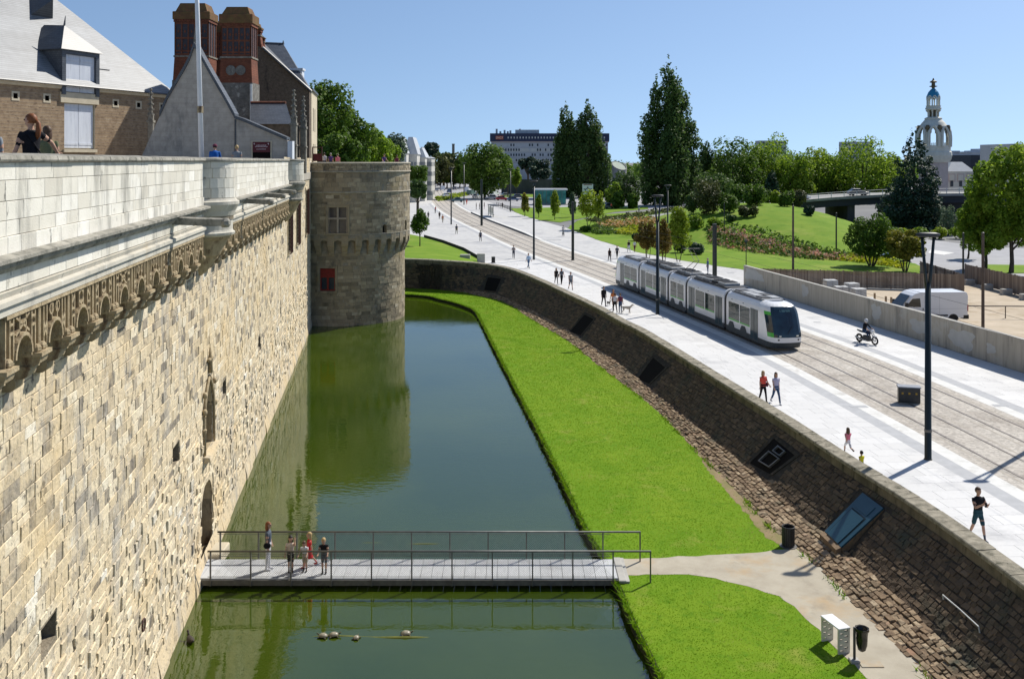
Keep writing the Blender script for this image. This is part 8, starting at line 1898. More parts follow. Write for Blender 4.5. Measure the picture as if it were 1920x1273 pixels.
rs = [[(r_*math.cos(2*math.pi*k/n), r_*math.sin(2*math.pi*k/n), 0) for k in range(n)], [(r_*math.cos(2*math.pi*k/n), r_*math.sin(2*math.pi*k/n), 10.7+1.9*math.sin(2*math.pi*k/n)*1.0-1.0*math.cos(2*math.pi*k/n)) for k in range(n)]]
rt = thing('slanted_round_tower', 'round concrete tower with slanted top between the poplars', 'tower', (p.x, 470, 0)); mb.rings(rs, (True, False)); mb.build('drum', M_opc, rt)
mb = MB(); mb.rings([[(x*0.93, y*0.93, z-0.25) for x, y, z in rs[1]], [(x*0.9, y*0.9, z-0.2) for x, y, z in rs[1]]]); mb.build('top', mat('pale_green_roof', (0.42, 0.47, 0.38), (0.36, 0.4, 0.33), rough=0.8, nscale=0.5), rt)
mb = MB(); mb.rings([[(x*k, y*k, z+dz) for x, y, z in rs[1]] for k, dz in ((1.0, -0.3), (1.04, -0.2), (1.04, 0.1), (0.95, 0.15), (0.93, -0.24))], (False, False)); mb.build('rim', M_opc, rt)
# ================================================================ kiosk, signs, platform
kp = W(1032, 384); ks = thing('glass_kiosk', 'teal glass kiosk with white flat roof beside the tram stop', 'kiosk', kp); s = kp.y/F; kw = 29*s; kh = 27*s
M_kgl = mat('teal_glass', (0.02, 0.16, 0.16), (0.05, 0.28, 0.27), rough=0.12, spec=0.6, nscale=0.5, ramp=(0.42, 0.58))
mb = MB(); mb.bbox(-kw-0.5, kw+0.5, -0.6, 5.6, kh, kh+0.45, 0.1); mb.build('roof', M_tw, ks)
for i in range(8):
 x0 = -kw+2*kw*i/8; mb = MB(); mb.box(x0+0.04, x0+2*kw/8-0.04, -0.03, 0.03, 0.15, kh-0.03); mb.build('pane', M_kgl, ks)
 mb = MB(); mb.box(x0-0.05, x0+0.05, -0.05, 0.05, 0, kh); mb.build('mullion', M_steel, ks)
for sx in (-1, 1): mb = MB(); mb.box(sx*kw-0.03, sx*kw+0.03, 0.1, 5, 0.15, kh-0.03); mb.build('side_pane', M_kgl, ks)
mb = MB(); mb.box(-kw-0.6, kw+0.6, -0.8, 5.5, 0.0, 0.12); mb.build('plinth', M_opc, ks)
mb = MB(); mb.box(-kw+0.5, kw-0.5, 2.2, 3.5, 0.14, 1.8); mb.build('counter', M_opd, ks)
sp2 = W(1102, 392); s = sp2.y/F; rsn = thing('roundabout_sign', 'white road sign with a dark roundabout diagram', 'road sign', sp2); zb_ = CZ+(HY-366)*s; zt_ = CZ+(HY-345.5)*s; hw = 10*s
mb = MB(); mb.box(-hw, hw, 0, 0.1, zb_, zt_); mb.build('panel', M_tw, rsn)
for x in (-hw*0.5, hw*0.5): mb = MB(); mb.tube([(x, 0.15, 0), (x, 0.15, zb_+0.3)], 0.08, 6); mb.build('leg', M_steel, rsn)
mb = MB(); c = (0, (zb_+zt_)/2-0.25); r_ = hw*0.42
pts = [(r_*math.cos(t), -0.03, c[1]+r_*math.sin(t)) for t in np.linspace(-0.5*math.pi+0.5, 1.5*math.pi-0.5, 18)]; mb.tube(pts, 0.1, 5)
for a_ in (0.4, math.pi/2, math.pi-0.4): mb.tube([(r_*math.cos(a_), -0.03, c[1]+r_*math.sin(a_)), (r_*1.9*math.cos(a_), -0.03, c[1]+r_*1.7*math.sin(a_))], [0.1, 0.14], 5)
mb.tube([(0, -0.03, zb_+0.1), (0.15, -0.03, c[1]-r_*0.9)], 0.1, 5); mb.build('diagram', M_dark, rsn)
mb = MB(); mb.box(-hw*0.8, hw*0.8, -0.02, 0.0, zt_-0.3, zt_-0.12); mb.build('red_line', M_red, rsn)
for px, lab in ((816, 'left overhead direction sign over the far road'), (838.5, 'right overhead direction sign over the far road')):
 p = W(px, 352); s = p.y/F; t = thing('direction_sign', lab, 'road sign', p, 0, 'direction signs over the far road')
 mb = MB(); mb.box(-5.5*s, 5.5*s, 0, 0.2, CZ+(HY-331)*s, CZ+(HY-322)*s); mb.build('panel', mat('pale_sign', (0.55, 0.62, 0.66), (0.48, 0.56, 0.62), rough=0.5, nscale=0.3), t)
 mb = MB(); mb.tube([(0, 0.3, 0), (0, 0.3, CZ+(HY-326)*s)], 0.18, 6); mb.build('post', M_steel, t)
pl = thing('tram_platform', 'raised tram stop platform with pale edge beside the track', 'platform', trk(170, BW+1)+(0.0,))
mb = MB(); rs = []
for q in np.arange(158, 246, 4.0): a_ = trk(q, BW+0.05); b_ = trk(q, BW+3.6); h = 0.3*min(1, (q-157)/14); rs.append([(a_[0], a_[1], 0), (b_[0], b_[1], 0), (b_[0], b_[1], h), (a_[0], a_[1], h)])
mb.rings(rs); mb.build('slab', M_pave, pl, world=True)
mb = MB(); rs = []
for q in np.arange(158, 246, 4.0): a_ = trk(q, BW+0.03); b_ = trk(q, BW+0.75); h = 0.3*min(1, (q-157)/14); rs.append([(a_[0], a_[1], h-0.06), (b_[0], b_[1], h-0.06), (b_[0], b_[1], h+0.015), (a_[0], a_[1], h+0.015)])
mb.rings(rs); mb.build('edge_strip', M_strip, pl, world=True)
mb = MB(); rs = []
for q in np.arange(158, 246, 4.0): a_ = trk(q, BW+0.0); b_ = trk(q, BW+0.045); h = 0.3*min(1, (q-157)/14); rs.append([(a_[0], a_[1], -0.01), (b_[0], b_[1], -0.01), (b_[0], b_[1], h-0.05), (a_[0], a_[1], h-0.05)])
mb.rings(rs); mb.build('edge_face', M_dark, pl, world=True)
sh_p = trk(222, BW+2.8); st_ = thing('tram_shelter', 'small dark glass tram shelter on the platform', 'shelter', (sh_p[0], sh_p[1], 0.3), math.atan2(*ttan(222)[::-1]))
mb = MB(); mb.bbox(-4, 4, -0.9, 0.9, 2.5, 2.62, 0.04); mb.build('roof', M_dark, st_)
for x in (-3.8, 0, 3.8): mb = MB(); mb.box(x-0.06, x+0.06, 0.6, 0.72, 0, 2.5); mb.build('post', M_dark, st_)
mb = MB(); mb.box(-3.7, 3.7, 0.64, 0.68, 0.4, 2.2); mb.build('pane', M_kgl, st_)
mb = MB(); mb.box(-2.5, 2.5, 0.2, 0.6, 0.42, 0.5); mb.build('bench', M_steel, st_)
for px, py, w, lab in ((1610, 762, 0.9, 'grey drain cover beside the near rail'), (1875, 760, 0.7, 'small grey cover plate on the far pavement'), (1532, 604, 0.6, 'dark cover plate on the far pavement beyond the tram'), (1370, 512, 0.8, 'thin grey cover plate near the denim walker')):
 mb = MB(); mb.box(-w/2, w/2, -0.22, 0.22, 0, 0.006); o = mb.build('drain_cover', M_grey); o.location = W(px, py)+Vector((0, 0, 0.003)); tag(o, lab, 'cover plate', 'cover plates in the paving')
sr = thing('step_railing', 'low dark railing beside the steps left of the kiosk', 'railing', W(945, 390)); A_ = W(931, 386)-sr.location; B_ = W(960, 397)-sr.location
for z in (0.5, 1.0): mb = MB(); mb.tube([(A_.x, A_.y, z), (B_.x, B_.y, z)], 0.05, 5); mb.build('rail', M_dark, sr)
for t in np.linspace(0, 1, 8): mb = MB(); q = A_+(B_-A_)*t; mb.box(q.x-0.05, q.x+0.05, q.y-0.05, q.y+0.05, 0, 1.05); mb.build('post', M_dark, sr)
a, b = bx(940, 1050, 378); dw = thing('dark_park_wall', 'long dark park wall below the office block', 'wall', ((a+b)/2, 378, 0)); mb = MB(); mb.box((a-b)/2, (b-a)/2, 0, 0.5, 0, bz(338, 378)); mb.build('wall', M_opw, dw); mb = MB(); mb.box((a-b)/2, (b-a)/2, -0.1, 0.6, bz(338, 378), bz(338, 378)+0.25); mb.build('coping', M_opd, dw)
flat('wall_lawn', [((940-960)*376/F, 377), ((1050-960)*376/F, 377), ((1050-960)*340/F, 345), ((935-960)*340/F, 345)], -0.03, M_lawn2)
cl = []
for k in range(420):
 Y = rng.uniform(560, 900); px = rng.uniform(640, 2300); x = (px-960)*Y/F; h = rng.uniform(9, 15)
 if 915 < px < 1145 and Y > 470 and False: continue
 cl.append((x, Y, h*0.5, h*0.55, h*0.55, h*0.5, rng.uniform(-0.15, 0.15)))
V, Fq, tone = leaves(cl, 26000, 2.2, rng); V[:, 2] = np.maximum(V[:, 2], 0)
o = link('far_woods', np_mesh('far_woods', V, Fq, LM['mid'], tone=tone)); tag(o, 'belt of far-off green woods along the horizon', 'woods', kind='stuff')
# ================================================================ people and animals
def cloth(n, c): return mat('cloth_'+n, c, tuple(k*0.8 for k in c), rough=0.85, spec=0.15, nscale=14)
CL = {k: cloth(k, v) for k, v in {'black': (0.015, 0.015, 0.018), 'navy': (0.02, 0.03, 0.06), 'teal': (0.03, 0.08, 0.10), 'jeans': (0.05, 0.09, 0.17), 'denim': (0.10, 0.16, 0.26), 'white': (0.70, 0.70, 0.72), 'grey': (0.26, 0.28, 0.30), 'slate': (0.10, 0.12, 0.15), 'coral': (0.72, 0.10, 0.07), 'pink': (0.72, 0.20, 0.26), 'yellow': (0.72, 0.62, 0.03), 'lilac': (0.45, 0.42, 0.55), 'orange': (0.62, 0.20, 0.07), 'maroon': (0.16, 0.04, 0.07), 'blue': (0.02, 0.12, 0.42), 'sky': (0.38, 0.52, 0.68), 'cream': (0.68, 0.55, 0.45), 'red': (0.55, 0.03, 0.04), 'beige': (0.40, 0.34, 0.25), 'olive': (0.16, 0.17, 0.09), 'purple': (0.10, 0.06, 0.22)}.items()}
M_skin = mat('skin', (0.50, 0.30, 0.21), (0.44, 0.25, 0.17), rough=0.6, nscale=6); M_eye = mat('eye_dark', (0.02, 0.015, 0.012), rough=0.3)
HAIR = {k: mat('hair_'+k, v, tuple(q*0.6 for q in v), rough=0.55, nscale=25, stretch=(3, 3, 0.6)) for k, v in {'dark': (0.025, 0.017, 0.012), 'brown': (0.10, 0.055, 0.03), 'red': (0.24, 0.08, 0.025), 'blond': (0.52, 0.36, 0.16), 'grey': (0.35, 0.34, 0.32)}.items()}
POSE = {'stand': dict(L=(2, 2), R=(-3, 2), aL=(4, 12), aR=(-2, 12)), 'walk': dict(L=(24, 8), R=(-20, 16), aL=(-18, 14), aR=(20, 20)), 'walk2': dict(L=(-18, 14), R=(22, 6), aL=(18, 18), aR=(-18, 12)),
  'phone': dict(L=(18, 6), R=(-16, 12), aL=(28, 95), aR=(26, 100)), 'run': dict(L=(38, 30), R=(-32, 55), aL=(-40, 70), aR=(45, 80)), 'lean': dict(L=(4, 3), R=(0, 2), aL=(48, 40), aR=(46, 45), lean=16),
  'eyes': dict(L=(3, 3), R=(-3, 3), aL=(95, 115), aR=(20, 30), lean=6), 'sit': dict(L=(78, 82), R=(74, 86), aL=(58, 18), aR=(58, 18), lean=14), 'wide': dict(L=(3, 2), R=(-4, 3), aL=(8, 15), aR=(12, 4), abR=58, abL=16), 'bag': dict(L=(16, 6), R=(-14, 12), aL=(10, 40), aR=(4, 10), abL=14)}
def rotp(v, a): c, s_ = math.cos(R(a)), math.sin(R(a)); return Vector((v[0]*c+v[2]*s_, v[1], -v[0]*s_+v[2]*c))
RAW = []
def person(label, loc, h, head, pose, top, bottom, hair='dark', sleeve='s', legs='long', hs='short', shoes='black', near=False, extra=(), group='walkers', turn=0.0, sink=0.0):
 P = POSE[pose]; sc = h/1.75; mb = MB(); reg = []; child = h < 1.35; hk = 1.22 if child else 1.0
 def part(r, fn):
  i0 = len(mb.v); fn(); reg.extend([r]*(len(mb.v)-i0))
 ln = P.get('lean', 0); pv = Vector((0, 0, 0.95))
 def tl(v): return pv+rotp(Vector(v)-pv, ln)
 low = 9; LEG = []
 for sy, k in ((1, 'L'), (-1, 'R')):
  a, kn = P[k]; hip = Vector((0, sy*0.085, 0.92)); knee = hip+Vector((math.sin(R(a)), 0.005*sy, -math.cos(R(a))))*0.43; ank = knee+Vector((math.sin(R(a-kn)), 0, -math.cos(R(a-kn))))*0.42
  LEG.append((hip, knee, ank)); low = min(low, ank.z)
 for hip, knee, ank in LEG:
  lp = hip+(knee-hip)*0.78 if legs == 'short' else (hip+(knee-hip)*0.3 if legs in ('skirt', 'brief') else None)
  m1 = (hip+knee)/2
  part(1, lambda: mb.tube([hip+Vector((0, 0, 0.03)), hip-Vector((0, 0, 0.08)), m1]+([] if legs != 'long' else [knee]), [0.088, 0.088, 0.076]+([] if legs != 'long' else [0.058]), 10))
  if legs == 'long': part(1, lambda: mb.tube([knee, knee+(ank-knee)*0.3, ank+(knee-ank)*0.06], [0.058, 0.056, 0.045], 10))
  else:
   if legs == 'short': part(1, lambda: mb.tube([m1, lp, knee+(hip-knee)*0.1], [0.078, 0.074, 0.066], 10))
   part(0, lambda: mb.tube([m1, knee], [0.066, 0.05], 10)); part(0, lambda: mb.tube([knee, knee+(ank-knee)*0.3, ank], [0.05, 0.052, 0.034], 10))
  f = ank+Vector((0.06, 0, -0.045)); part(3, lambda: mb.ell(f, 0.125, 0.045, 0.045, 10, 6)); part(3, lambda: mb.tube([ank+Vector((0, 0, 0.02)), ank-Vector((0, 0, 0.05))], [0.042, 0.05], 8))
 if legs == 'skirt': part(1, lambda: mb.rings([[(rx*math.cos(2*math.pi*j/12), ry*math.sin(2*math.pi*j/12), z) for j in range(12)] for z, rx, ry in ((0.52, 0.2, 0.24), (0.72, 0.16, 0.2), (1.0, 0.11, 0.15))]))
 for r_, rs in ((1, ((0.84, 0.09, 0.13), (0.90, 0.112, 0.158), (0.98, 0.112, 0.158), (1.03, 0.1, 0.145))), (2, ((0.94, 0.122, 0.168), (1.05, 0.11, 0.152), (1.18, 0.115, 0.16), (1.30, 0.122, 0.18), (1.40, 0.108, 0.182), (1.45, 0.075, 0.125), (1.48, 0.05, 0.07))), (0, ((1.44, 0.05, 0.055), (1.50, 0.05, 0.053), (1.58, 0.05, 0.053)))):
  part(r_, lambda: mb.rings([[tuple(tl((rx*math.cos(2*math.pi*j/14), ry*math.sin(2*math.pi*j/14), z))) for j in range(14)] for z, rx, ry in rs]))
 hd = Vector((0.02, 0, 1.655)); ct, st = math.cos(R(turn)), math.sin(R(turn))
 def th(v):
  v = (Vector(v)-Vector((0, 0, 1.56)))*hk; v = Vector((v.x*ct-v.y*st, v.x*st+v.y*ct, v.z)); return tl(v+Vector((0, 0, 1.56)))
 def he(c, rx, ry, rz, n=12, m=8):
  i0 = len(mb.v); mb.ell(c, rx, ry, rz, n, m); mb.map(th, i0)
 part(0, lambda: he(hd, 0.098, 0.078, 0.118)); part(0, lambda: he((0.035, 0, 1.585), 0.066, 0.055, 0.055)); part(0, lambda: he((0.117, 0, 1.64), 0.02, 0.015, 0.026, 8, 5))
 for sy in (1, -1): part(0, lambda: he((0.005, sy*0.08, 1.645), 0.022, 0.012, 0.032, 8, 5))
 HANDS = []
 for sy, k in ((1, 'L'), (-1, 'R')):
  a, e = P['a'+k]; ab = P.get('ab'+k, 9); sh = Vector((0, sy*0.175, 1.405))
  d1 = Vector((math.sin(R(a))*math.cos(R(ab)), sy*math.sin(R(ab)), -math.cos(R(a))*math.cos(R(ab)))); el = sh+d1*0.29
  d2 = Vector((math.sin(R(a+e)), sy*math.sin(R(ab))*(1-min(e, 100)/70.0)-(sy*0.4 if 60 < e < 110 else 0), -math.cos(R(a+e)))).normalized(); wr = el+d2*0.25
  sh, el, wr = tl(sh), tl(el), tl(wr); d2 = (wr-el).normalized(); q = {'s': 0.62, 'l': 1.0, 'n': 0.12}[sleeve]; mid = sh+(el-sh)*q
  part(2, lambda: mb.tube([sh-(el-sh)*0.12, sh+(el-sh)*0.1, mid], [0.05, 0.062, 0.054], 10))
  if sleeve == 'l': part(2, lambda: mb.tube([el, wr], [0.047, 0.036], 10));
  else: part(0, lambda: mb.tube([mid-(el-sh)*0.05, el], [0.044, 0.039], 10)); part(0, lambda: mb.tube([el, el+(wr-el)*0.3, wr], [0.039, 0.041, 0.028], 10))
  part(0, lambda: mb.tube([wr-d2*0.02, wr+d2*0.05, wr+d2*0.09], [0.028, 0.038, 0.03], 8)); HANDS.append((wr, d2, sy))
 dz = 0.085-low-sink
 mb.map(lambda v: (v+Vector((0, 0, dz)))*sc)
 me = bpy.data.meshes.new('raw'); me.from_pydata(mb.v, [], mb.f); o = bpy.data.objects.new('raw', me); COL.objects.link(o)
 md = o.modifiers.new('r', 'REMESH'); md.mode = 'VOXEL'; md.voxel_size = (0.0165 if near else 0.027)*sc
 RAW.append(dict(o=o, v=mb.v, reg=reg, label=label, loc=loc, head=head, top=top, bottom=bottom, hair=hair, hs=hs, shoes=shoes, extra=extra, group=group, hands=HANDS, dz=dz, sc=sc, th=th, tl=tl, near=near))
def finish_people():
 dg = bpy.context.evaluated_depsgraph_get()
 for d in RAW:
  me = bpy.data.meshes.new_from_object(d['o'].evaluated_get(dg)); d['me'] = me
 for d in RAW:
  me = d['me']; bpy.data.objects.remove(d['o']); sc, dz = d['sc'], d['dz']
  kd = kdtree.KDTree(len(d['v'])); [kd.insert(v, i) for i, v in enumerate(d['v'])]; kd.balance()
  vr = [d['reg'][kd.find(v.co)[1]] for v in me.vertices]
  n = len(me.polygons); mi = []
  for p in me.polygons: w = [vr[i] for i in p.vertices]; mi.append(max(set(w), key=w.count))
  V = [tuple(v.co) for v in me.vertices]; Fc = [tuple(p.vertices) for p in me.polygons]; ex = MB()
  tf_ = lambda v: (Vector(v)+Vector((0, 0, dz)))*sc
  if d['reg'] and 'dog' not in d:
   for wr, d2, sy in d['hands']:
    si = d2.cross(Vector((1, 0, 0))); si = (si if si.length > 0.2 else Vector((0, 1, 0))).normalized(); cu = d2.cross(si).normalized(); cu = cu if cu.dot(Vector((1, 0, -0.3))) > 0 else -cu
    for q, ln in ((-0.028, 0.062), (-0.010, 0.075), (0.009, 0.07), (0.026, 0.055)):
     b = wr+d2*0.075+si*q; ex.tube([b, b+d2*ln*0.55, b+d2*ln*0.85+cu*ln*0.4], [0.0095, 0.009, 0.006], 5)
    b = wr+d2*0.03+si*0.03; ex.tube([b, b+(d2+si*0.9)*0.03, b+(d2*1.3+si)*0.05], [0.011, 0.01, 0.007], 5)
   nb = len(ex.f)
   for sy in (1, -1): i0 = len(ex.v); ex.ell((0.104, sy*0.032, 1.668), 0.008, 0.012, 0.007, 6, 4); ex.map(d['th'], i0)
   i0 = len(ex.v); ex.ell((0.103, 0, 1.592), 0.008, 0.024, 0.006, 6, 4); ex.map(d['th'], i0)
   ex.map(tf_); o0 = len(V); V += ex.v; Fc += [tuple(i+o0 for i in f) for f in ex.f]; mi += [0]*nb+[4]*(len(ex.f)-nb)
  me2 = bpy.data.meshes.new('body'); me2.from_pydata(V, [], Fc)
  for m in ([M_skin, CL[d['bottom']], CL[d['top']], CL[d['shoes']], M_eye] if 'dog' not in d else [d['dog'], d['dog'], d['dog'], M_eye, M_eye]): me2.materials.append(m)
  me2.polygons.foreach_set('material_index', np.array(mi, np.int32)); me2.polygons.foreach_set('use_smooth', np.ones(len(Fc), bool)); me2.update(); bpy.data.meshes.remove(me)
  if 'dog' in d:
   t = thing('dog', d['label'], 'dog', d['loc'], R(d['head'])); link('body', me2, t); continue
  t = thing('person', d['label'], 'person', d['loc'], R(d['head']), d['group']); link('body', me2, t)
  th, tl = d['th'], d['tl']; hs = d['hs']; hm = HAIR[d['hair']]
  hb = MB(); hb.ell((-0.004, 0, 1.672), 0.114, 0.092, 0.118, 14, 10)
  if hs != 'bald':
   keep = []
   for f in hb.f:
    c = sum((Vector(hb.v[i]) for i in f), Vector())/len(f)
    if c.z > 1.715 or (c.x < 0.03 and c.z > 1.60+max(0, c.x)*1.2): keep.append(f)
   hb.f = keep; hb.m = hb.m[:len(keep)]; hb.t = hb.t[:len(keep)]
   if hs == 'long': hb.ell((-0.055, 0, 1.57), 0.06, 0.088, 0.17, 10, 7); [hb.ell((-0.01, s_*0.075, 1.58), 0.045, 0.022, 0.12, 8, 6) for s_ in (1, -1)]
   if hs == 'pony': hb.tube([(-0.1, 0, 1.66), (-0.145, 0, 1.6), (-0.15, 0, 1.48), (-0.135, 0, 1.36), (-0.12, 0, 1.3)], [0.03, 0.042, 0.05, 0.042, 0.012], 8)
   hb.map(th); hb.map(tf_); hb.build('hair', hm, t, smooth=True)
  for e in d['extra']:
   b = MB()
   if e[0] == 'bag': b.ell((0.0, e[2]*0.24, 0.98), 0.14, 0.06, 0.13, 10, 6); b.tube([(0.05, e[2]*0.23, 1.05), (0.03, e[2]*0.14, 1.46), (-0.05, e[2]*0.23, 1.05)], 0.012, 5)
   elif e[0] == 'pack': b.ell((-0.17, 0, 1.25), 0.09, 0.14, 0.2, 10, 7)
   elif e[0] == 'strap': b.tube([(0.1, 0.13, 1.4), (0.13, 0, 1.2), (0.1, -0.14, 1.02)], 0.014, 5); b.tube([(-0.1, 0.13, 1.4), (-0.13, 0, 1.2), (-0.1, -0.14, 1.02)], 0.014, 5); b.ell((-0.05, -0.17, 0.98), 0.1, 0.05, 0.08, 8, 6)
   elif e[0] in ('cap', 'helmet'):
    b.ell((0.0, 0, 1.69), 0.125, 0.1, 0.1, 12, 8) if e[0] == 'cap' else b.ell((0.01, 0, 1.665), 0.145, 0.125, 0.15, 14, 9)
    if e[0] == 'cap': b.ell((0.12, 0, 1.70), 0.07, 0.06, 0.012, 8, 4)
    b.map(lambda v: th(v)-tl(Vector((0, 0, 0)))+tl(Vector((0, 0, 0))))
   elif e[0] == 'phone': p_ = (d['hands'][0][0]+d['hands'][1][0])/2; b.cbox(p_+Vector((0.06, 0, 0.03)), 0.015, 0.08, 0.15)
   elif e[0] == 'glasses': b.tube([(0.09, 0.06, 1.668), (0.112, 0.03, 1.666), (0.114, -0.03, 1.666), (0.09, -0.06, 1.668)], 0.013, 5); b.map(th)
   b.map(tf_); b.build({'bag': 'shoulder_bag', 'pack': 'backpack', 'strap': 'cross_bag', 'cap': 'cap', 'helmet': 'helmet', 'phone': 'phone', 'glasses': 'sunglasses'}[e[0]], CL[e[1]] if e[1] in CL else e[1], t, smooth=True)
D_ = -1.63
G = 'family on the footbridge'
person('woman in grey tee and white trousers standing on the footbridge', W(503, 1068, D_), 1.68, 5, 'stand', 'slate', 'white', 'red', hs='long', shoes='white', near=True, group=G, extra=[('glasses', 'black'), ('bag', 'black', -1)], turn=-15)
person('dark-haired girl in cream top shading her eyes on the footbridge', W(545, 1073, D_), 1.28, -80, 'eyes', 'cream', 'black', 'dark', legs='short', hs='long', near=True, group=G)
person('small child in white tee and beige shorts on the footbridge', W(572, 1071, D_), 1.10, -95, 'lean', 'white', 'beige', 'brown', legs='short', near=True, group=G)
person('blond girl in a red dress behind the small child', W(580, 1062, D_), 1.22, 200, 'walk', 'red', 'red', 'blond', sleeve='n', legs='skirt', hs='long', shoes='red', near=True, group=G)
person('blond boy in black polo and grey shorts at the railing', W(608, 1074, D_), 1.27, -88, 'lean', 'black', 'slate', 'blond', legs='short', near=True, group=G)
G = 'people on the ramparts'
def ramp(px, e): r = (px-960)/F; k = WO.x+e*0.991+0.1352*WO.y; Y = k/(r+0.1352); p = Vector((r*Y, Y, 12.0)); return p
person('man with red ponytail and dark tee leaning on the parapet', ramp(58, -0.55), 1.90, 148, 'wide', 'black', 'grey', 'red', hs='pony', near=True, group=G, extra=[('glasses', 'black'), ('strap', 'black')], turn=25)
person('woman with long brown hair beside the ponytailed man', ramp(88, -1.0), 1.74, 120, 'stand', 'olive', 'beige', 'brown', hs='long', near=True, group=G, turn=30)
person('person in grey-blue top cut off by the left edge', ramp(-22, -0.6), 1.72, 120, 'stand', 'grey', 'jeans', 'brown', near=True, group=G)
person('man in bright blue jacket and maroon cap seen from behind on the rampart', ramp(402, -0.6), 1.70, 100, 'lean', 'blue', 'jeans', 'dark', sleeve='l', near=True, group=G, extra=[('cap', 'maroon')])
person('man in grey tee seen from behind right of the blue jacket', ramp(444, -0.7), 1.74, 100, 'stand', 'grey', 'beige', 'blond', near=True, group=G)
TZ = 11.92
for px, Y, h, pz, tp, bt, hr, lab in ((608, 90.2, 1.82, 'stand', 'white', 'navy', 'dark', 'person with white top and dark sleeves by the red notice board'), (620, 90, 1.78, 'stand', 'purple', 'navy', 'grey', 'person in dark purple top on the tower platform'), (633, 89.6, 1.7, 'stand', 'pink', 'beige', 'brown', 'person in pink top on the tower platform'), (719, 91, 1.72, 'lean', 'purple', 'white', 'dark', 'person in purple leaning out over the tower parapet'), (744, 92.5, 1.6, 'stand', 'maroon', 'black', 'brown', 'person in dark red top at the right of the tower platform')):
 person(lab, Vector(((px-960)*Y/F, Y, TZ)), h, -60 if pz == 'lean' else 80, pz, tp, bt, hr, group=G)
G = 'people on the tram street'
person('man in black tee and teal shorts looking at his phone behind the coping', W(1834, 1012), 1.80, -78, 'phone', 'black', 'teal', 'brown', legs='short', near=True, group=G, extra=[('phone', 'black')], shoes='slate')
person('little girl in pink tee and white shorts running along the pavement', W(1590, 852), 1.2, 95, 'run', 'pink', 'white', 'brown', legs='short', hs='long', near=True, group=G)
person('dark-haired small boy in yellow behind the coping', Vector((14.42, 39.6, 0)), 1.04, 110, 'walk', 'yellow', 'jeans', 'dark', legs='short', near=True, group=G)
person('woman in coral top and black trousers with shoulder bag', W(1431, 754), 1.68, -70, 'bag', 'coral', 'black', 'blond', hs='long', near=True, group=G, extra=[('bag', 'maroon', 1)], sleeve='n')
person('woman in lilac shirt and jeans beside the coral top', W(1455, 757), 1.70, -75, 'walk', 'lilac', 'jeans', 'brown', hs='long', near=True, group=G, shoes='white')
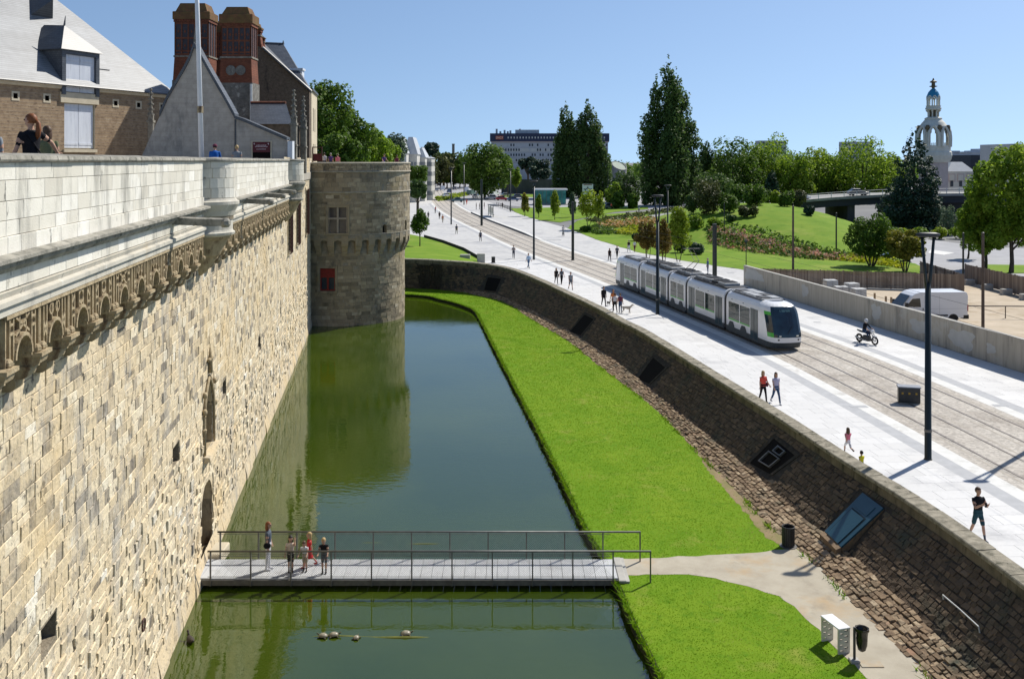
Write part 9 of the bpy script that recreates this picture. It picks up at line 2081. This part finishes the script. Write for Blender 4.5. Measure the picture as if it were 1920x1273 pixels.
for px, py, h, hd_, pz, tp, bt, hr, kw, lab in (
 (1132, 574, 1.78, -80, 'walk', 'black', 'black', 'dark', dict(sleeve='l'), 'man in black walking a small black dog'),
 (1150, 580, 1.74, -75, 'walk2', 'orange', 'black', 'red', dict(hs='long'), 'woman in orange top at the back of the group near the tram'),
 (1153, 586, 1.68, 100, 'walk', 'white', 'black', 'dark', dict(), 'person in white top in the middle of the group near the tram'),
 (1163, 587, 1.66, 95, 'stand', 'maroon', 'jeans', 'brown', dict(), 'person in maroon top holding the pale dog'),
 (1043, 532, 1.68, -80, 'walk', 'black', 'black', 'dark', dict(hs='long', extra=[('bag', 'black', 1)]), 'woman in black with a bag, left of the pair on the footway'),
 (1053, 533, 1.68, -80, 'walk2', 'slate', 'black', 'dark', dict(hs='long'), 'woman in dark clothes, right of the pair on the footway'),
 (1070, 543, 1.80, -75, 'walk', 'grey', 'slate', 'grey', dict(legs='short'), 'man in grey tee and dark shorts on the footway'),
 (991, 503, 1.82, -60, 'walk2', 'sky', 'denim', 'brown', dict(sleeve='l'), 'man in light blue shirt and jeans by the slim lamp post'),
 (963, 485, 1.78, -90, 'phone', 'grey', 'navy', 'dark', dict(), 'man in grey top and navy trousers near the bend'),
 (901, 453, 1.78, 100, 'walk', 'slate', 'navy', 'dark', dict(extra=[('bag', 'black', 1)]), 'dark dressed walker with a bag on the far footway'),
 (856, 439, 1.74, 80, 'walk2', 'slate', 'olive', 'dark', dict(), 'walker in grey on the far left footway'),
 (830, 418, 1.72, -90, 'walk', 'orange', 'beige', 'brown', dict(), 'distant walker in orange left of the track'),
 (824, 411, 1.70, 90, 'stand', 'black', 'black', 'dark', dict(), 'distant figure in black left of the orange walker'),
 (803, 411, 1.74, 90, 'walk', 'navy', 'black', 'dark', dict(), 'distant figure in navy above the young tree'),
 (816, 400, 1.70, 60, 'lean', 'red', 'black', 'dark', dict(), 'distant person in red at the kerb'),
 (1143, 490, 1.70, -80, 'walk', 'black', 'black', 'dark', dict(hs='long'), 'woman in black just behind the rear of the tram'),
 (1157, 485, 1.74, -80, 'walk2', 'slate', 'black', 'blond', dict(), 'man in grey half hidden by the rear tram roof'),
 (1179, 473, 1.74, 100, 'walk', 'black', 'white', 'grey', dict(), 'man in black top and white trousers at the lawn edge'),
 (1190, 473, 1.72, 100, 'walk2', 'white', 'maroon', 'dark', dict(), 'walker in white shirt at the lawn edge'),
 (1327, 514, 1.80, 190, 'stand', 'denim', 'jeans', 'grey', dict(sleeve='l'), 'man in blue denim standing beside the thick black column'),
 (893, 393, 1.7, 0, 'stand', 'black', 'navy', 'dark', dict(), 'first dark figure waiting on the tram platform'),
 (899, 393, 1.7, 180, 'stand', 'navy', 'black', 'brown', dict(), 'second dark figure waiting on the tram platform'),
 (908, 392, 1.75, 200, 'stand', 'black', 'maroon', 'dark', dict(), 'third figure waiting on the tram platform'),
 (875, 384, 1.75, 90, 'walk', 'coral', 'coral', 'dark', dict(), 'distant figure in red beyond the platform'),
 (942, 391, 1.7, -90, 'walk', 'black', 'black', 'dark', dict(), 'dark figure at the platform steps'),
 (1146, 393, 1.7, -90, 'walk', 'coral', 'black', 'dark', dict(), 'distant walker in red beside the round shrub'),
 (1198, 400, 1.7, -90, 'walk', 'white', 'beige', 'brown', dict(), 'distant walker in white on the park path')):
 person(lab, W(px, py), h, hd_, pz, tp, bt, hr, group=G, **kw)
def dog(label, loc, head, size, m):
 mb = MB(); s = size
 mb.rings([[(x, w*math.cos(2*math.pi*j/10), z+hh*math.sin(2*math.pi*j/10)) for j in range(10)] for x, w, hh, z in ((-0.36, 0.05, 0.05, 0.5), (-0.30, 0.09, 0.10, 0.49), (-0.1, 0.09, 0.10, 0.5), (0.12, 0.11, 0.14, 0.48), (0.27, 0.10, 0.13, 0.5), (0.34, 0.06, 0.08, 0.54))])
 mb.tube([(0.28, 0, 0.53), (0.40, 0, 0.64), (0.45, 0, 0.70)], [0.09, 0.07, 0.06], 8); mb.ell((0.48, 0, 0.72), 0.09, 0.07, 0.07, 8, 6); mb.tube([(0.52, 0, 0.71), (0.64, 0, 0.68)], [0.045, 0.03], 7)
 for sy in (1, -1):
  mb.tube([(0.44, sy*0.05, 0.76), (0.42, sy*0.085, 0.70)], [0.03, 0.018], 6); mb.tube([(0.25, sy*0.08, 0.46), (0.23, sy*0.08, 0.25), (0.25+0.04*sy, sy*0.08, 0.03)], [0.055, 0.036, 0.03], 7)
  mb.tube([(-0.28, sy*0.08, 0.47), (-0.22, sy*0.08, 0.30), (-0.33, sy*0.08, 0.19), (-0.31-0.03*sy, sy*0.08, 0.03)], [0.075, 0.05, 0.032, 0.03], 7)
 mb.tube([(-0.34, 0, 0.53), (-0.46, 0, 0.60), (-0.52, 0, 0.72)], [0.035, 0.03, 0.015], 6); mb.map(lambda v: v*s)
 me = bpy.data.meshes.new('raw'); me.from_pydata(mb.v, [], mb.f); o = bpy.data.objects.new('raw', me); COL.objects.link(o); md = o.modifiers.new('r', 'REMESH'); md.mode = 'VOXEL'; md.voxel_size = 0.022*s
 RAW.append(dict(o=o, v=mb.v, reg=[0]*len(mb.v), label=label, loc=loc, head=head, dog=m, dz=0, sc=1))
dog('pale dog standing beside the group near the tram', W(1175, 588), -20, 1.05, mat('pale_fur', (0.52, 0.47, 0.40), (0.38, 0.33, 0.27), rough=0.9, nscale=12)); dog('small black dog at the feet of the man in black', W(1141, 573), -60, 0.6, mat('black_fur', (0.02, 0.018, 0.016), rough=0.9))
mp = W(1625, 644); hd_ = -62
mc_ = thing('motorcycle', 'dark motorcycle with white front being ridden along the far pavement', 'motorcycle', mp, R(hd_))
def wheel2(t, x, r, w, m=M_tyre):
 mb = MB(); mb.tube([(x+r*math.cos(a), 0, r+w+r*math.sin(a)) for a in np.linspace(0, 2*math.pi, 19)], w, 7); k = mb.build('wheel', m, t)
 mb = MB(); [mb.tube([(x, 0, r+w), (x+r*math.cos(a), 0, r+w+r*math.sin(a))], 0.012, 4) for a in np.linspace(0, 2*math.pi, 9)[:-1]]; mb.lathe([(0.05, -0.05), (0.05, 0.05)], (0, 0), 8); i0 = len(mb.v)-16; mb.map(lambda v: Vector((x+v.x, v.z, r+w+v.y)), i0); mb.build('spokes', M_rim, k)
wheel2(mc_, 0.72, 0.25, 0.06); wheel2(mc_, -0.66, 0.24, 0.075)
def mcp(n, m, f): b = MB(); f(b); b.build(n, m, mc_, smooth=False)
mcp('frame', M_dark, lambda b: (b.tube([(-0.66, 0.1, 0.31), (-0.1, 0.08, 0.4), (0.1, 0, 0.75)], 0.04, 6), b.tube([(-0.66, -0.1, 0.31), (-0.1, -0.08, 0.4)], 0.04, 6), b.bbox(-0.25, 0.3, -0.16, 0.16, 0.2, 0.6, 0.05)))
mcp('tank', CL['navy'], lambda b: b.ell((0.12, 0, 0.8), 0.28, 0.16, 0.14, 12, 7)); mcp('seat', M_black, lambda b: b.rings([[(x, w*math.cos(2*math.pi*j/8), z+h*math.sin(2*math.pi*j/8)) for j in range(8)] for x, w, h, z in ((-0.85, 0.06, 0.05, 0.86), (-0.5, 0.14, 0.07, 0.8), (-0.1, 0.13, 0.06, 0.77))]))
mcp('fork', M_rim, lambda b: [b.tube([(0.72, y, 0.31), (0.45, y, 1.0)], 0.03, 6) for y in (-0.09, 0.09)]); mcp('handlebar', M_dark, lambda b: b.tube([(0.3, -0.36, 1.05), (0.44, -0.1, 1.02), (0.44, 0.1, 1.02), (0.3, 0.36, 1.05)], 0.018, 6))
mcp('front_fairing', M_tw, lambda b: (b.ell((0.52, 0, 0.92), 0.14, 0.14, 0.15, 10, 7), b.ell((0.74, 0, 0.62), 0.2, 0.07, 0.05, 10, 5))); mcp('headlight', M_light, lambda b: b.ell((0.64, 0, 0.92), 0.04, 0.08, 0.07, 8, 5)); mcp('exhaust', M_rim, lambda b: b.tube([(0.1, -0.15, 0.25), (-0.4, -0.2, 0.28), (-0.85, -0.2, 0.4)], [0.03, 0.05, 0.06], 7))
f_ = Vector((math.cos(R(hd_)), math.sin(R(hd_)), 0))
person('motorcycle rider in black with pale helmet', mp-f_*0.22+Vector((0, 0, 0.28)), 1.76, hd_, 'sit', 'black', 'jeans', 'dark', sleeve='l', near=True, group=G, extra=[('helmet', M_zincr)])
bp_ = W(1056, 443); bc = thing('bicycle', 'bicycle ridden along the curved pavement by a person in white', 'bicycle', bp_, R(-80)); wheel2(bc, 0.52, 0.32, 0.02); wheel2(bc, -0.52, 0.32, 0.02)
b = MB(); [b.tube(q, 0.02, 5) for q in ([(-0.52, 0, 0.34), (-0.05, 0, 0.3), (0.38, 0, 0.8), (-0.2, 0, 0.82), (-0.05, 0, 0.3)], [(-0.52, 0, 0.34), (-0.2, 0, 0.82), (-0.24, 0, 0.95)], [(0.52, 0, 0.34), (0.38, 0, 0.8), (0.36, 0, 1.0)], [(0.3, -0.28, 1.05), (0.36, 0, 1.0), (0.3, 0.28, 1.05)])]; b.build('frame', M_dark, bc); b = MB(); b.ell((-0.24, 0, 0.97), 0.13, 0.07, 0.04, 8, 5); b.build('saddle', M_black, bc)
person('cyclist in white top on the curved pavement', bp_+Vector((-0.03, 0.2, 0.42)), 1.74, -80, 'sit', 'white', 'grey', 'dark', group=G)
finish_people()
